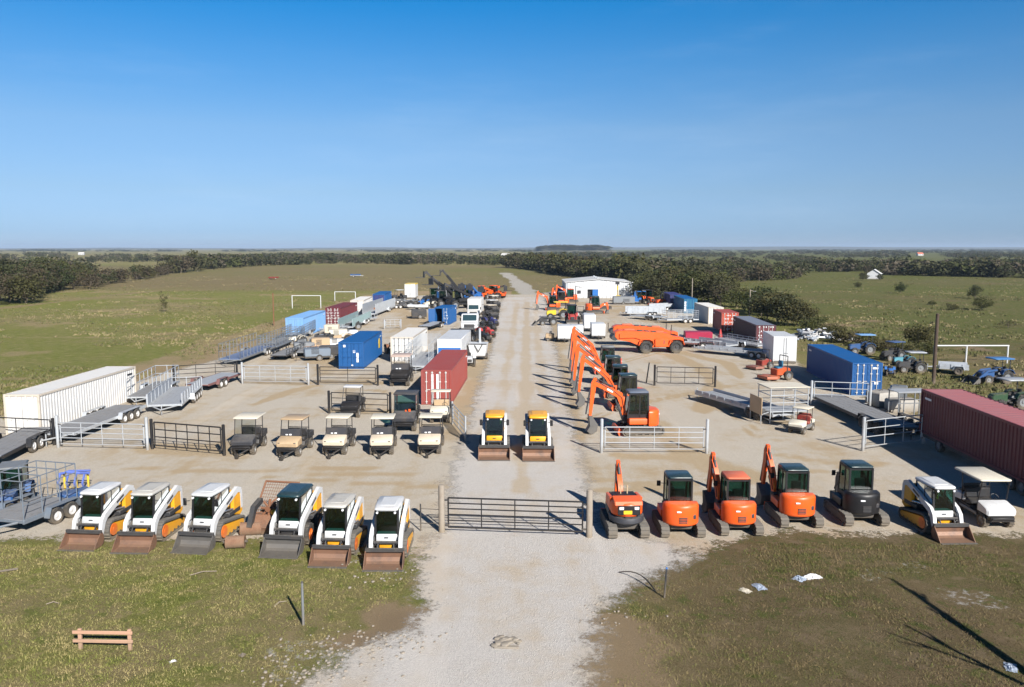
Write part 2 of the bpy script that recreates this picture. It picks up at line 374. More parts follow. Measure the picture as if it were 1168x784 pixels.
# ---------------------------------------------------------------- machines (local front is -Y)
def skid_steer(label, loc, rz=0.0, roof=WHITE, panel=WHITE, bucket=BUCK, drive='track', mirrors=False, beacon=False, s=1.0, group=None, rim=RIMO, chassis=DARK, low=YELLOW, name='skid_steer_loader', badge=CHAR, bhw=0.72):
    t = thing(name, label, 'skid steer', loc, rz, group); t.scale = (s, s, s)
    m = MB(); m.prism([(-0.62, 0.24), (-0.80, 0.42), (-0.80, 0.62), (1.15, 0.9), (1.30, 0.55), (1.15, 0.26)], -0.42, 0.42, 0.02)
    m.box(-0.62, 0.62, 0.2, 1.2, 0.72, 0.92, 0.03)
    m.obj('chassis', chassis, t)
    # white nose under the windshield, yellow cross member below it
    m = MB(); m.prism([(-0.84, 0.66), (-0.87, 0.74), (-0.80, 0.99), (-0.55, 1.02), (-0.55, 0.66)], -0.40, 0.40, 0.025)
    fp = m.obj('front_panel', panel, t)
    m = MB(); m.box(-0.09, 0.07, -0.872, -0.845, 0.85, 0.89, 0.004); m.obj('badge', badge, fp)
    m = MB(); m.prism([(-0.86, 0.36), (-0.92, 0.44), (-0.92, 0.62), (-0.80, 0.65), (-0.7, 0.36)], -0.27, 0.27, 0.02); m.box(-0.1, 0.1, -0.97, -0.86, 0.4, 0.5, 0.02)
    m.obj('cross_member', low, t)
    m = MB(); m.prism([(0.62, 0.88), (0.66, 1.62), (0.80, 1.70), (1.22, 1.58), (1.42, 1.28), (1.42, 0.62), (1.2, 0.5), (0.7, 0.7)], -0.6, 0.6, 0.05)
    ec = m.obj('engine_cover', YELLOW, t)
    m = MB()
    for i in range(5): m.box(-0.35, 0.35, 1.405, 1.44, 0.72 + i*0.1, 0.77 + i*0.1, 0.006)
    m.obj('grille', DARK, ec)
    # cab
    m = MB()
    for sx in (-1, 1):
        m.band([(-0.78, 0.98), (-0.66, 1.9)], 0.07, sx*0.43 - 0.035, sx*0.43 + 0.035); m.band([(0.62, 0.92), (0.56, 1.92)], 0.09, sx*0.43 - 0.035, sx*0.43 + 0.035)
        m.box(sx*0.43-0.03, sx*0.43+0.03, -0.74, 0.6, 0.92, 1.1); m.band([(-0.1, 1.0), (-0.08, 1.9)], 0.05, sx*0.43 - 0.03, sx*0.43 + 0.03)
    m.box(-0.43, 0.43, -0.72, -0.64, 1.86, 1.92); m.box(-0.45, 0.45, 0.57, 0.62, 0.9, 1.25); m.box(-0.41, 0.41, -0.7, 0.6, 0.90, 0.95)
    cab = m.obj('cab', BLACK, t)
    m = MB(); m.plan([(-0.44, -0.80), (-0.36, -0.86), (0.36, -0.86), (0.44, -0.80), (0.50, -0.2), (0.50, 0.62), (0.44, 0.72), (-0.44, 0.72), (-0.50, 0.62), (-0.50, -0.2)], 1.90, 2.03, 0.05)
    m.box(-0.3, 0.3, -0.5, 0.5, 2.02, 2.045, 0.01)
    m.obj('roof', roof, cab)
    m = MB(); m.add([(-0.40, -0.79, 1.0), (0.40, -0.79, 1.0), (0.40, -0.685, 1.87), (-0.40, -0.685, 1.87)], [(0, 1, 2, 3)]); m.obj('windshield', GLASS, cab, False)
    for sx in (-1, 1):
        m = MB(); x = sx*0.455; m.add([(x, -0.74, 1.05), (x, 0.58, 1.1), (x, 0.54, 1.88), (x, -0.66, 1.88)], [(0, 1, 2, 3)]); m.obj('side_window', GLASS, cab, False)
    m = MB(); m.box(-0.26, 0.26, -0.1, 0.36, 1.05, 1.2, 0.04); m.box(-0.25, 0.25, 0.3, 0.42, 1.18, 1.68, 0.05); m.box(-0.34, -0.27, -0.25, 0.1, 1.2, 1.35, 0.02); m.box(0.27, 0.34, -0.25, 0.1, 1.2, 1.35, 0.02)
    m.obj('seat', SEATM, cab)
    m = MB()
    for sx in (-1, 1): m = MB(); m.cyl((sx*0.34, -0.89, 1.86), (sx*0.34, -0.84, 1.86), 0.045, n=8); m.obj('work_light', LAMPM, cab)
    # lift arms
    for sx in (-1, 1):
        x0, x1 = (0.49, 0.63) if sx > 0 else (-0.63, -0.49)
        m = MB(); m.band([(1.30, 1.58), (1.0, 1.68), (0.2, 1.42), (-0.78, 1.05), (-0.98, 0.86), (-1.16, 0.34)], [0.20, 0.24, 0.24, 0.24, 0.24, 0.15], x0, x1)
        arm = m.obj('lift_arm', WHITE, t)
        m = MB(); m.cyl((sx*0.56, 1.0, 0.9), (sx*0.56, -0.35, 1.12), 0.035, n=8); m.obj('lift_cylinder', CHROME, arm)
        m = MB(); ox = sx*0.632; m.M = Matrix.Translation((ox, 0.25, 1.44)) @ Matrix.Rotation(R(18.5), 4, 'X'); m.box(-0.004, 0.004, -0.28, 0.28, -0.045, 0.045); m.obj('decal', CHAR, arm)
        m = MB(); m.path([(sx*0.47, -0.72, 0.98), (sx*0.46, -0.95, 0.95), (sx*0.42, -1.08, 0.70), (sx*0.30, -1.1, 0.6)], 0.018, 5); m.obj('hose', BLACK, arm)
        m = MB(); m.band([(1.35, 0.8), (1.32, 1.55)], 0.18, x0 + 0.02, x1 - 0.02); m.obj('arm_tower', WHITE, t)
    m = MB(); m.cyl((-0.5, -1.02, 0.74), (0.5, -1.02, 0.74), 0.06); m.box(-0.5, 0.5, -1.205, -1.10, 0.16, 0.5, 0.02)
    m.cyl((-0.3, -1.0, 0.75), (-0.3, -1.2, 0.45), 0.03); m.cyl((0.3, -1.0, 0.75), (0.3, -1.2, 0.45), 0.03); m.obj('quick_attach', DARK, t)
    bucket_part(t, bucket, bhw, -1.26)
    if drive == 'track':
        for sx in (-1, 1): track(t, sx*0.62, 0.30, (-0.52, 0.40), 0.40, (1.08, 0.27), 0.25, YELLOW, rim)
    else:
        for sx in (-1, 1):
            for y in (-0.5, 0.62): wheel(t, sx*0.62, y, 0.41, 0.28, rim)
    if mirrors:
        for sx in (-1, 1):
            m = MB(); m.cyl((sx*0.5, -0.8, 1.72), (sx*0.66, -0.86, 1.72), 0.015); m.box(sx*0.60, sx*0.74, -0.92, -0.86, 1.55, 1.85, 0.02); m.obj('mirror', BLACK, t)
    return t
def bucket_part(t, mat, hw, yb, edge=BUCKG, name='bucket', zt=0.62):
    """open bucket: floor, curved back and side plates as one shell, with cutting edge and top rail"""
    prof = [(yb - 0.70, 0.02), (yb - 0.15, 0.03), (yb - 0.02, 0.10), (yb + 0.04, 0.25), (yb + 0.0, 0.48), (yb - 0.10, zt)]
    th = 0.03; m = MB()
    pin = [(yb - 0.70, 0.02 + 0.012), (yb - 0.16, 0.03 + th), (yb - 0.05, 0.12), (yb + 0.01, 0.26), (yb - 0.03, 0.47), (yb - 0.13, zt)]
    n = len(prof); vs = [(x, p[0], p[1]) for x in (-hw, hw) for pl in (prof, pin) for p in pl]; fs = []
    for i in range(n - 1): fs += [(i, i+1, 2*n+i+1, 2*n+i), (n+i, 3*n+i, 3*n+i+1, n+i+1)]
    fs += [(0, 2*n, 3*n, n), (n-1, 2*n-1, 4*n-1, 3*n-1)]
    m.add(vs, fs)
    for sx in (-1, 1):
        pl = [(yb - 0.66, 0.035), (yb - 0.15, 0.03), (yb - 0.01, 0.10), (yb + 0.05, 0.25), (yb + 0.01, 0.48), (yb - 0.10, zt)]
        m.prism(pl, sx*hw - 0.012, sx*hw + 0.012)
    b = m.obj(name, mat, t, False)
    m = MB(); m.box(-hw - 0.014, hw + 0.014, yb - 0.16, yb - 0.06, zt - 0.11, zt + 0.035, 0.012); m.obj('top_rail', DARK, b)
    m = MB(); m.box(-hw - 0.02, hw + 0.02, yb - 0.78, yb - 0.66, 0.012, 0.036); m.obj('cutting_edge', edge, b)
    return b

POSES = {'low': [(0.95, 0.95), (1.25, 2.25), (2.75, 2.95), (2.95, 1.05)], 'high': [(0.95, 0.95), (1.7, 2.6), (3.3, 3.95), (3.55, 1.25)],
         'tuck': [(0.92, 0.95), (1.25, 2.0), (1.75, 2.85), (2.0, 1.15)], 'peek': [(0.95, 0.8), (1.15, 1.5), (1.75, 2.15), (2.05, 0.9)], 'down': [(0.95, 0.8), (1.5, 1.3), (2.1, 1.25), (2.2, 0.55)]}
def excavator(label, loc, rz, body=ORANGE, roof=TEALROOF, frame=BLACK, pose='high', s=1.0, group=None, cab=True, boomx=0.0, swing=0.0, boommat=None, plate=False, name='mini_excavator', bw=0.80, decal=True, bmat=BUCKG, jit=(0, 0)):
    t = thing(name, label, 'excavator', loc, rz, group); t.scale = (s, s, s)
    bm_ = boommat or body
    for sx in (-1, 1): track(t, sx*(bw - 0.02), 0.36, (-0.95, 0.28), 0.27, (0.95, 0.28), 0.25, DARK, DARK)
    m = MB(); m.box(-0.5, 0.5, -0.7, 0.7, 0.25, 0.58, 0.05); m.cyl((0, 0, 0.55), (0, 0, 0.70), 0.45, n=20); m.obj('undercarriage', DARK, t)
    m = MB(); m.prism([(-1.42, 0.05), (-1.50, 0.25), (-1.42, 0.46), (-1.37, 0.46), (-1.37, 0.05)], -bw - 0.1, bw + 0.1)
    for sx in (-1, 1): m.box(sx*0.4-0.04, sx*0.4+0.04, -1.4, -0.6, 0.2, 0.32)
    m.obj('dozer_blade', body if body != BLACK else DARK, t)
    # slewing house, rounded at the rear
    out = [(-bw, -0.80), (bw, -0.80), (bw + 0.02, 0.2)] + [((bw + 0.02) * math.cos(a), 0.35 + 0.72 * math.sin(a)) for a in [R(d) for d in range(10, 171, 16)]] + [(-bw - 0.02, 0.2)]
    m = MB(); m.plan([q for q in out if q[1] <= 0.36], 0.66, 0.99, 0.03)
    hs = m.obj('house', body if cab else DARK, t)
    hout = [(-bw + 0.02, 0.32), (bw - 0.02, 0.32)] + [((bw - 0.01) * math.cos(a), 0.42 + 0.64 * math.sin(a)) for a in [R(d) for d in range(8, 173, 12)]]
    m = MB(); m.plan(hout, 0.50 if cab else 0.88, 1.46, rnd=0.17); hood = m.obj('engine_hood', body, t)
    m = MB()
    for i in range(4): m.box(-bw*0.22, bw*0.22, 0.98, 1.075, 0.66 + i*0.07, 0.70 + i*0.07)
    m.obj('vent', DARK, hood)
    m = MB(); m.box(-bw*0.72, -bw*0.50, 0.80, 0.945, 0.80, 1.0, 0.03); m.obj('tail_lamp', CHAR, hood)
    if decal:
        m = MB(); m.box(bw*0.10, bw*0.36, 0.98, 1.055, 1.12, 1.19, 0.01); m.obj('decal', PAPER, hood)
    if cab:
        cx0, cx1, cy0, cy1, z0, z1 = -0.50, 0.50, -0.86, 0.34, 0.98, 2.42
        m = MB()
        for sx, x in ((-1, cx0), (1, cx1)):
            m.band([(cy0, z0), (cy0 + 0.12, z1)], 0.08, x - 0.035, x + 0.035); m.band([(cy1, z0), (cy1 - 0.04, z1)], 0.09, x - 0.035, x + 0.035); m.band([(-0.18, z0), (-0.16, z1)], 0.06, x - 0.03, x + 0.03)
            m.box(x - 0.03, x + 0.03, cy0, cy1, z0 - 0.02, z0 + 0.22); m.box(x - 0.03, x + 0.03, cy0 + 0.1, cy1, z1 - 0.1, z1)
        m.box(cx0, cx1, cy1 - 0.07, cy1, z0, z0 + 0.2); m.box(cx0, cx1, cy1 - 0.08, cy1 - 0.02, z1 - 0.1, z1); m.box(cx0, cx1, cy0 + 0.08, cy0 + 0.14, z1 - 0.1, z1); m.box(cx0, cx1, cy0, cy0 + 0.06, z0, z0 + 0.1); m.box(cx0, cx1, cy0, cy1, z0 - 0.03, z0 + 0.02)
        cb = m.obj('cab', frame, t)
        m = MB(); m.plan([(cx0 + 0.02, cy0 + 0.06), (cx1 - 0.02, cy0 + 0.06), (cx1 + 0.04, cy0 + 0.14), (cx1 + 0.04, cy1 - 0.06), (cx1 - 0.04, cy1 + 0.03), (cx0 + 0.04, cy1 + 0.03), (cx0 - 0.04, cy1 - 0.06), (cx0 - 0.04, cy0 + 0.14)], z1 - 0.01, z1 + 0.10, 0.05)
        m.obj('roof', roof, cb)
        for nm, vs in (('windshield', [(cx0+.03, cy0+.0, z0+.1), (cx1-.03, cy0+.0, z0+.1), (cx1-.03, cy0+.115, z1-.08), (cx0+.03, cy0+.115, z1-.08)]),
                       ('rear_window', [(cx0+.03, cy1-.02, z0+.2), (cx1-.03, cy1-.02, z0+.2), (cx1-.03, cy1-.05, z1-.08), (cx0+.03, cy1-.05, z1-.08)]),
                       ('side_window', [(cx0-.01, cy0+.06, z0+.2), (cx0-.01, cy1-.04, z0+.2), (cx0-.01, cy1-.06, z1-.08), (cx0-.01, cy0+.14, z1-.08)]),
                       ('side_window', [(cx1+.01, cy0+.06, z0+.2), (cx1+.01, cy1-.04, z0+.2), (cx1+.01, cy1-.06, z1-.08), (cx1+.01, cy0+.14, z1-.08)])):
            m = MB(); m.add(vs, [(0, 1, 2, 3)]); m.obj(nm, GLASS, cb, False)
        m = MB(); m.box(-0.24, 0.24, -0.2, 0.2, 1.3, 1.42, 0.04); m.box(-0.23, 0.23, 0.12, 0.24, 1.4, 1.95, 0.05); m.box(-0.1, 0.1, -0.1, 0.1, 1.0, 1.3); m.obj('seat', SEATM, cb)
        m = MB(); m.cyl((cx1, cy0 + 0.1, 1.9), (cx1 + 0.2, cy0 + 0.0, 1.9), 0.014); m.box(cx1 + 0.15, cx1 + 0.33, cy0 - 0.04, cy0 + 0.0, 1.75, 2.0, 0.02); m.obj('mirror', BLACK, cb)
    else:
        # open station: flat black rear panel with lamps, dark tray and seat
        m = MB(); m.prism([(0.28, 1.38), (0.34, 1.56), (0.95, 1.50), (1.0, 1.36)], -bw + 0.1, bw - 0.1, 0.03); m.obj('hood_top', body, t)
        m = MB(); m.box(-bw*0.68, bw*0.68, 1.02, 1.075, 0.98, 1.36, 0.02); rp = m.obj('rear_panel', BLACK, t)
        for sx in (-1, 1):
            m = MB(); m.box(sx*bw*0.32, sx*bw*0.60, 1.06, 1.09, 1.20, 1.32, 0.02); m.obj('lamp', LAMPM, rp)
        m = MB(); m.box(-0.12, 0.22, 1.07, 1.09, 1.02, 1.17, 0.005); m.obj('warning_plate', SIGNY, rp)
        m = MB(); m.plan([((bw + 0.05) * math.cos(a), 0.40 + 0.76 * math.sin(a)) for a in [R(d) for d in range(5, 176, 10)]] + [(-bw, 0.1), (bw, 0.1)], 0.60, 0.86, 0.05); m.obj('counterweight', CHAR, t)
        m = MB(); m.box(-bw + 0.14, bw - 0.14, -0.6, 0.3, 1.0, 1.42, 0.05); m.box(-bw*0.7, bw*0.7, -0.55, 0.25, 1.42, 1.46, 0.01); m.obj('panel_top', BLACK, t)
        m = MB()
        for sx in (-1, 1): m.prism([(-0.78, 0.95), (-0.7, 1.38), (0.35, 1.50), (0.35, 0.95)], sx*bw - 0.13 if sx > 0 else sx*bw, sx*bw if sx > 0 else sx*bw + 0.13, 0.03)
        m.obj('side_cowl', body, t)
        m = MB()
        for x in (-0.15, 0.12): m.cyl((x, -0.25, 1.44), (x, -0.3, 1.72), 0.025); m.cyl((x, -0.3, 1.72), (x, -0.3, 1.80), 0.04)
        m.obj('control_lever', TAN2, t)
    # boom on its own swing post
    pz = [(q[0]*(1 + jit[0]*(i > 0)), q[1] + (jit[1] if i == 2 else jit[1]*0.5 if i in (1,) else 0)) for i, q in enumerate(POSES[pose])]
    MR = Matrix.Translation((boomx, -0.95, 0)) @ Matrix.Rotation(swing, 4, 'Z') @ Matrix.Translation((0, 0.95, 0))
    def yz(p): return (-p[0], p[1])
    a, b, c, d = pz
    m = MB(); m.M = MR; m.box(-0.15, 0.15, -1.08, -0.72, 0.6, 1.1, 0.03); m.obj('swing_post', DARK, t)
    m = MB(); m.M = MR
    mid = ((b[0]*0.35 + c[0]*0.65), b[1]*0.35 + c[1]*0.65 + 0.05)
    m.band([yz(a), yz((a[0]*0.45+b[0]*0.55 - 0.05, a[1]*0.45+b[1]*0.55)), yz(b), yz(mid), yz(c)], [0.20, 0.28, 0.36, 0.28, 0.2], -0.10, 0.10)
    boom = m.obj('boom', bm_, t)
    e = ((c[0]-d[0]), (c[1]-d[1])); Ls = math.hypot(*e); ex = (c[0] + e[0]/Ls*0.32 - 0.05, c[1] + e[1]/Ls*0.32)
    m = MB(); m.M = MR; m.band([yz(ex), yz(c), yz(((c[0]+d[0])/2, (c[1]+d[1])/2)), yz(d)], [0.16, 0.32, 0.22, 0.15], -0.075, 0.075); st = m.obj('stick', bm_, t)
    m = MB(); m.M = MR
    q = (b[0]*0.75 + c[0]*0.25, b[1]*0.75 + c[1]*0.25 + 0.30)
    m.cyl((0, *yz(q)), (0, *yz(((q[0]+ex[0])/2, (q[1]+ex[1])/2))), 0.06, n=8); m.cyl((0, *yz(((q[0]+ex[0])/2, (q[1]+ex[1])/2))), (0, *yz(ex)), 0.03, n=8)
    m.obj('hydraulic_cylinder', CHAR, boom)
    m = MB(); m.M = MR; m.cyl((0, *yz((a[0]+0.12, a[1]-0.1))), (0, *yz((b[0]+0.22, b[1]-0.28))), 0.055, n=8); m.obj('hydraulic_cylinder', CHAR, boom)
    m = MB(); m.M = MR; m.cyl((0.0, *yz((c[0]+0.2, c[1]-0.3))), (0.0, *yz((d[0]+0.24, d[1]+0.1))), 0.045, n=8); m.obj('hydraulic_cylinder', CHAR, st)
    m = MB(); m.M = MR; m.path([(0.11, *yz((a[0]+.02, a[1]+.25))), (0.12, *yz((b[0]-.12, b[1]-.15))), (0.12, *yz((b[0]+.25, b[1]+.18))), (0.12, *yz((mid[0], mid[1]+.12))), (0.10, *yz((c[0]-.1, c[1]+.15)))], 0.022, 5); m.obj('hose', BLACK, boom)
    m = MB(); m.M = MR
    for sx in (-0.104, 0.104): m.band([yz((b[0]*.6+mid[0]*.4, b[1]*.6+mid[1]*.4)), yz((b[0]*.25+mid[0]*.75, b[1]*.25+mid[1]*.75))], 0.13, sx - 0.003, sx + 0.003)
    m.obj('lettering_strip', PAPER, boom)
    m = MB(); m.M = MR
    gx, gz = d
    pl = [(-(gx + 0.10), gz + 0.05), (-(gx - 0.10), gz), (-(gx - 0.42), gz - 0.45), (-(gx - 0.38), gz - 0.85), (-(gx - 0.05), gz - 1.05), (-(gx + 0.22), gz - 0.85), (-(gx + 0.05), gz - 0.55)]
    if gz < 1.0: pl = [(y, max(0.03, z)) for y, z in pl]
    m.prism(pl, -0.30, 0.30, 0.02)
    for i in range(4): x = -0.25 + i*0.165; m.prism([(-(gx - 0.08), max(0.12, gz - 0.98)), (-(gx + 0.12), max(0.02, gz - 1.12)), (-(gx + 0.06), max(0.1, gz - 0.93))], x - 0.03, x + 0.03)
    m.obj('bucket', bmat, t)
    return t

def utv(label, loc, rz=0.0, hood=TAN, body=DARK, roof=CREAM, group=None, s=1.0, wind='half', hitch=True, name='utility_cart', seat=SEATM, bed=DARK, rl=(-0.55, 0.75), golf=False, cat='cart', tire=RUBBER, rim=GREY, rx=0.66):
    t = thing(name, label, cat, loc, rz, group); t.scale = (s, s, s)
    m = MB(); m.prism([(-1.22, 0.32), (-1.32, 0.55), (-0.6, 0.62), (-0.55, 0.42), (-0.1, 0.42), (0.0, 0.62), (1.38, 0.66), (1.38, 0.42), (1.2, 0.32)], -0.56, 0.56, 0.02); m.obj('chassis', body, t)
    m = MB(); m.prism([(-1.34, 0.60), (-1.37, 0.78), (-1.28, 0.90), (-0.85, 1.02), (-0.58, 1.06), (-0.58, 0.62)], -0.62, 0.62, 0.07); hd = m.obj('hood', hood, t)
    for sx in (-1, 1):
        m = MB(); m.box(sx*0.38, sx*0.52, -1.36, -1.29, 0.74, 0.84, 0.02); m.obj('headlight', CHAR if not golf else LAMPM, hd)
        for y in (-0.95, 0.95): wheel(t, sx*0.53, y, 0.30, 0.24, rim, tyre=tire, n=16)
    m = MB(); m.box(-0.5, 0.5, -1.45, -1.36, 0.36, 0.56, 0.03); m.cyl((-0.45, -1.48, 0.5), (0.45, -1.48, 0.5), 0.03); m.obj('bumper', BLACK, t)
    m = MB(); m.box(-0.55, 0.55, -0.02, 0.46, 0.62, 0.86, 0.06); m.box(-0.55, 0.55, 0.40, 0.54, 0.84, 1.28, 0.05); m.obj('seat', seat, t)
    m = MB(); m.box(-0.58, 0.58, -0.62, -0.5, 0.6, 1.06, 0.02); ds = m.obj('dashboard', BLACK, t)
    m = MB()
    for i in range(14):
        a0, a1 = 2*math.pi*i/14, 2*math.pi*(i+1)/14
        c = Vector((0.28, -0.32, 1.08)); f = lambda a: c + Vector((0.17*math.cos(a), 0.11*math.sin(a), 0.13*math.sin(a)))
        m.cyl(f(a0), f(a1), 0.015, n=5)
    m.cyl((0.28, -0.52, 0.95), (0.28, -0.32, 1.08), 0.02); m.obj('steering_wheel', BLACK, ds)
    if not golf:
        m = MB(); m.box(-0.62, 0.62, 0.62, 1.42, 0.66, 0.70); m.box(-0.62, -0.58, 0.62, 1.42, 0.70, 0.98, 0.01); m.box(0.58, 0.62, 0.62, 1.42, 0.70, 0.98, 0.01); m.box(-0.578, 0.578, 0.62, 0.66, 0.70, 0.98); m.box(-0.578, 0.578, 1.38, 1.42, 0.70, 0.98); m.obj('cargo_bed', bed, t)
    else:
        m = MB(); m.prism([(0.56, 0.66), (0.6, 0.95), (0.9, 1.0), (1.40, 0.86), (1.42, 0.62)], -0.58, 0.58, 0.06); m.obj('rear_cowl', hood, t)
        m = MB(); m.box(-0.5, 0.5, 0.72, 1.1, 1.0, 1.12, 0.04); m.box(-0.5, 0.5, 0.66, 0.74, 1.1, 1.42, 0.03); m.obj('rear_seat', seat, t)
        m = MB(); m.box(-0.62, -0.56, -0.55, 0.9, 0.40, 0.52, 0.02); m.box(0.56, 0.62, -0.55, 0.9, 0.40, 0.52, 0.02); m.obj('sill_board', GREY, t)
    r0, r1 = rl
    m = MB()
    for sx in (-1, 1):
        m.path([(sx*0.60, -0.62, 1.04), (sx*0.58, r0 + 0.06, 1.90)], 0.024); m.path([(sx*0.60, 0.58, 0.7), (sx*0.60, 0.60, 1.3), (sx*0.58, min(r1, 0.7) - 0.03, 1.90)], 0.024); m.path([(sx*0.58, r0 + 0.06, 1.90), (sx*0.58, min(r1, 0.7) - 0.03, 1.90)], 0.022)
    m.cyl((-0.58, 0.6, 1.9), (0.58, 0.6, 1.9), 0.022); m.cyl((-0.58, 0.6, 1.3), (0.58, 0.6, 1.3), 0.022)
    rf = m.obj('roof_frame', BLACK, t)
    if roof is not None:
        m = MB(); m.plan([(-rx, r0 + 0.05), (-rx + 0.06, r0), (rx - 0.06, r0), (rx, r0 + 0.05), (rx, r1 - 0.05), (rx - 0.06, r1), (-rx + 0.06, r1), (-rx, r1 - 0.05)], 1.92, 2.0, 0.035); m.obj('roof', roof, rf)
    if wind in ('half', 'full'):
        m = MB(); m.box(-0.56, 0.56, -0.635, -0.61, 1.06, 1.46, 0.008); m.obj('wind_deflector', CHAR, t)
        if not golf:
            m = MB(); m.box(-0.3, -0.17, -0.66, -0.64, 1.10, 1.17, 0.01); m.box(-0.1, 0.05, -0.66, -0.64, 1.10, 1.18, 0.01); m.obj('sticker', PAPER, t)
    if wind == 'clear':
        m = MB(); m.add([(-0.56, -0.60, 1.06), (0.56, -0.60, 1.06), (0.55, r0 + 0.06, 1.88), (-0.55, r0 + 0.06, 1.88)], [(0, 1, 2, 3)]); m.obj('windshield', CLEAR, t, False)
    if hitch:
        m = MB(); m.path([(-0.4, -1.42, 0.4), (-0.05, -1.95, 0.18)], 0.045); m.path([(0.4, -1.42, 0.4), (-0.05, -1.95, 0.18)], 0.045); m.box(-0.12, 0.04, -2.1, -1.92, 0.02, 0.26, 0.02); m.obj('tow_hitch', BLACK, t)
    return t

def container(label, pn, pf, z=2.6, w=2.3, h=2.59, side=CWHITE, roofm=None, doorm=None, group=None, doors=True, L=None, bar=GALV, lift=0.0, marks=None, open_door=False, name='shipping_container', wheels=False, nocor=False, mk=0.5):
    """roof centre pixels of the near and the far end at height z; doors at the near end (-Y)"""
    a, b = P(*pn, z), P(*pf, z); d = (b - a); L = L or d.length; d.normalize()
    c = a + d * L / 2
    t = thing(name, label, 'container', (c.x, c.y, 0), math.atan2(-d.x, d.y), group)
    z0, z1 = lift, lift + h; hw = w / 2; hl = L / 2; e = 0.13
    m = MB()
    def corr(p0, p1, nx, ny):
        Lw = math.hypot(p1[0]-p0[0], p1[1]-p0[1]); k = max(3, int(Lw / 0.30)); pts = []
        for i in range(k):
            for f, o in ((0.0, 0), (0.22, 0), (0.38, 0.045), (0.72, 0.045), (0.88, 0)):
                tt = (i + f) / k; pts.append((p0[0] + (p1[0]-p0[0])*tt - nx*o, p0[1] + (p1[1]-p0[1])*tt - ny*o))
        pts.append(p1); n = len(pts)
        m.add([(x, y, z0 + e) for x, y in pts] + [(x, y, z1 - e) for x, y in pts], [(i, i+1, n+i+1, n+i) for i in range(n-1)])
    if nocor: m.box(-hw + 0.02, hw - 0.02, -hl + 0.03, hl - 0.03, z0 + 0.08, z1 - 0.06, 0.01)
    else:
        corr((-hw + 0.03, -hl + 0.05), (-hw + 0.03, hl - 0.05), -1, 0); corr((hw - 0.03, -hl + 0.05), (hw - 0.03, hl - 0.05), 1, 0); corr((-hw + 0.05, hl - 0.05), (hw - 0.05, hl - 0.05), 0, 1)
        if not doors: corr((-hw + 0.05, -hl + 0.05), (hw - 0.05, -hl + 0.05), 0, -1)
        m.box(-hw + 0.06, hw - 0.06, -hl + 0.06, hl - 0.06, z0 + 0.08, z0 + 0.16)
    m.obj('walls', side, t, False)
    m = MB()
    for sx in (-1, 1):
        for sy in (-1, 1): m.box(sx*hw, sx*(hw - 0.14), sy*hl, sy*(hl - 0.14), z0, z1, 0.012)
        m.box(sx*hw, sx*(hw - 0.09), -hl + 0.142, hl - 0.142, z1 - e - 0.01, z1 - 0.006, 0.01); m.box(sx*hw, sx*(hw - 0.09), -hl + 0.142, hl - 0.142, z0 + 0.02, z0 + e + 0.02, 0.01)
    for sy in (-1, 1): m.box(-hw + 0.142, hw - 0.142, sy*hl, sy*(hl - 0.09), z1 - e - 0.01, z1 - 0.006, 0.01); m.box(-hw + 0.142, hw - 0.142, sy*hl, sy*(hl - 0.09), z0 + 0.02, z0 + e, 0.01)
    m.obj('frame', RUSTW if side is CWHITE else side, t)
    m = MB(); n = max(6, int(L / 0.45)); pts = []
    for i in range(n):
        for f, o in ((0, 0), (0.4, 0), (0.5, 0.018), (0.9, 0.018)): pts.append((-hl + 0.09 + (L - 0.18) * (i + f) / n, z1 - 0.03 + o))
    pts.append((hl - 0.09, z1 - 0.03)); k = len(pts)
    m.add([(-hw + 0.08, y, zz) for y, zz in pts] + [(hw - 0.08, y, zz) for y, zz in pts], [(i, i+1, k+i+1, k+i) for i in range(k-1)])
    m.obj('roof', roofm or side, t, False)
    if doors:
        for sx in (-1, 1):
            m = MB()
            if open_door and sx < 0:
                m.M = Matrix.Translation((-hw + 0.1, -hl + 0.05, 0)) @ Matrix.Rotation(R(-158), 4, 'Z') @ Matrix.Translation((hw - 0.1, hl - 0.05, 0))
            x0, x1 = (0.012, hw - 0.13) if sx > 0 else (-hw + 0.13, -0.012)
            m.box(x0, x1, -hl + 0.03, -hl + 0.075, z0 + e + 0.02, z1 - e - 0.03, 0.01)
            for q in range(5):
                zz = z0 + 0.35 + q * (h - 0.75) / 4; m.box(x0 + 0.07, x1 - 0.07, -hl + 0.015, -hl + 0.03, zz - 0.14, zz + 0.14, 0.006)
            dr = m.obj('door', doorm or side, t)
            m2 = MB(); m2.M = m.M
            for fx in (0.28, 0.72):
                xx = x0 + (x1 - x0) * fx; m2.cyl((xx, -hl - 0.02, z0 + 0.08), (xx, -hl - 0.02, z1 - 0.08), 0.026); 
                for zz in (0.2, 1.0, 1.7, h - 0.22): m2.box(xx - 0.07, xx + 0.07, -hl - 0.03, -hl + 0.02, z0 + zz, z0 + zz + 0.07)
                m2.box(xx - 0.02, xx + 0.28, -hl - 0.04, -hl - 0.02, z0 + 1.12, z0 + 1.16)
            m2.obj('locking_bar', bar, dr)
    for sx in (-1, 1):
        m = MB(); m.box(sx*(hw - 0.004), sx*(hw + 0.004), hl - 1.3, hl - 0.55, z1 - 0.52, z1 - 0.40); m.obj('serial_plate', PAPER if sum(side.node_tree.nodes['Principled BSDF'].inputs['Base Color'].default_value[:3]) < 0 or side not in (CWHITE,) else CHAR, t)
    if marks:
        m = MB()
        for (x, zz, sx_, sz_) in marks: m.box(x - sx_*mk, x + sx_*mk, -hl - 0.008 , -hl + 0.02, z0 + zz, z0 + zz + sz_*2*mk)
        m.obj('marking', PAPER, t)
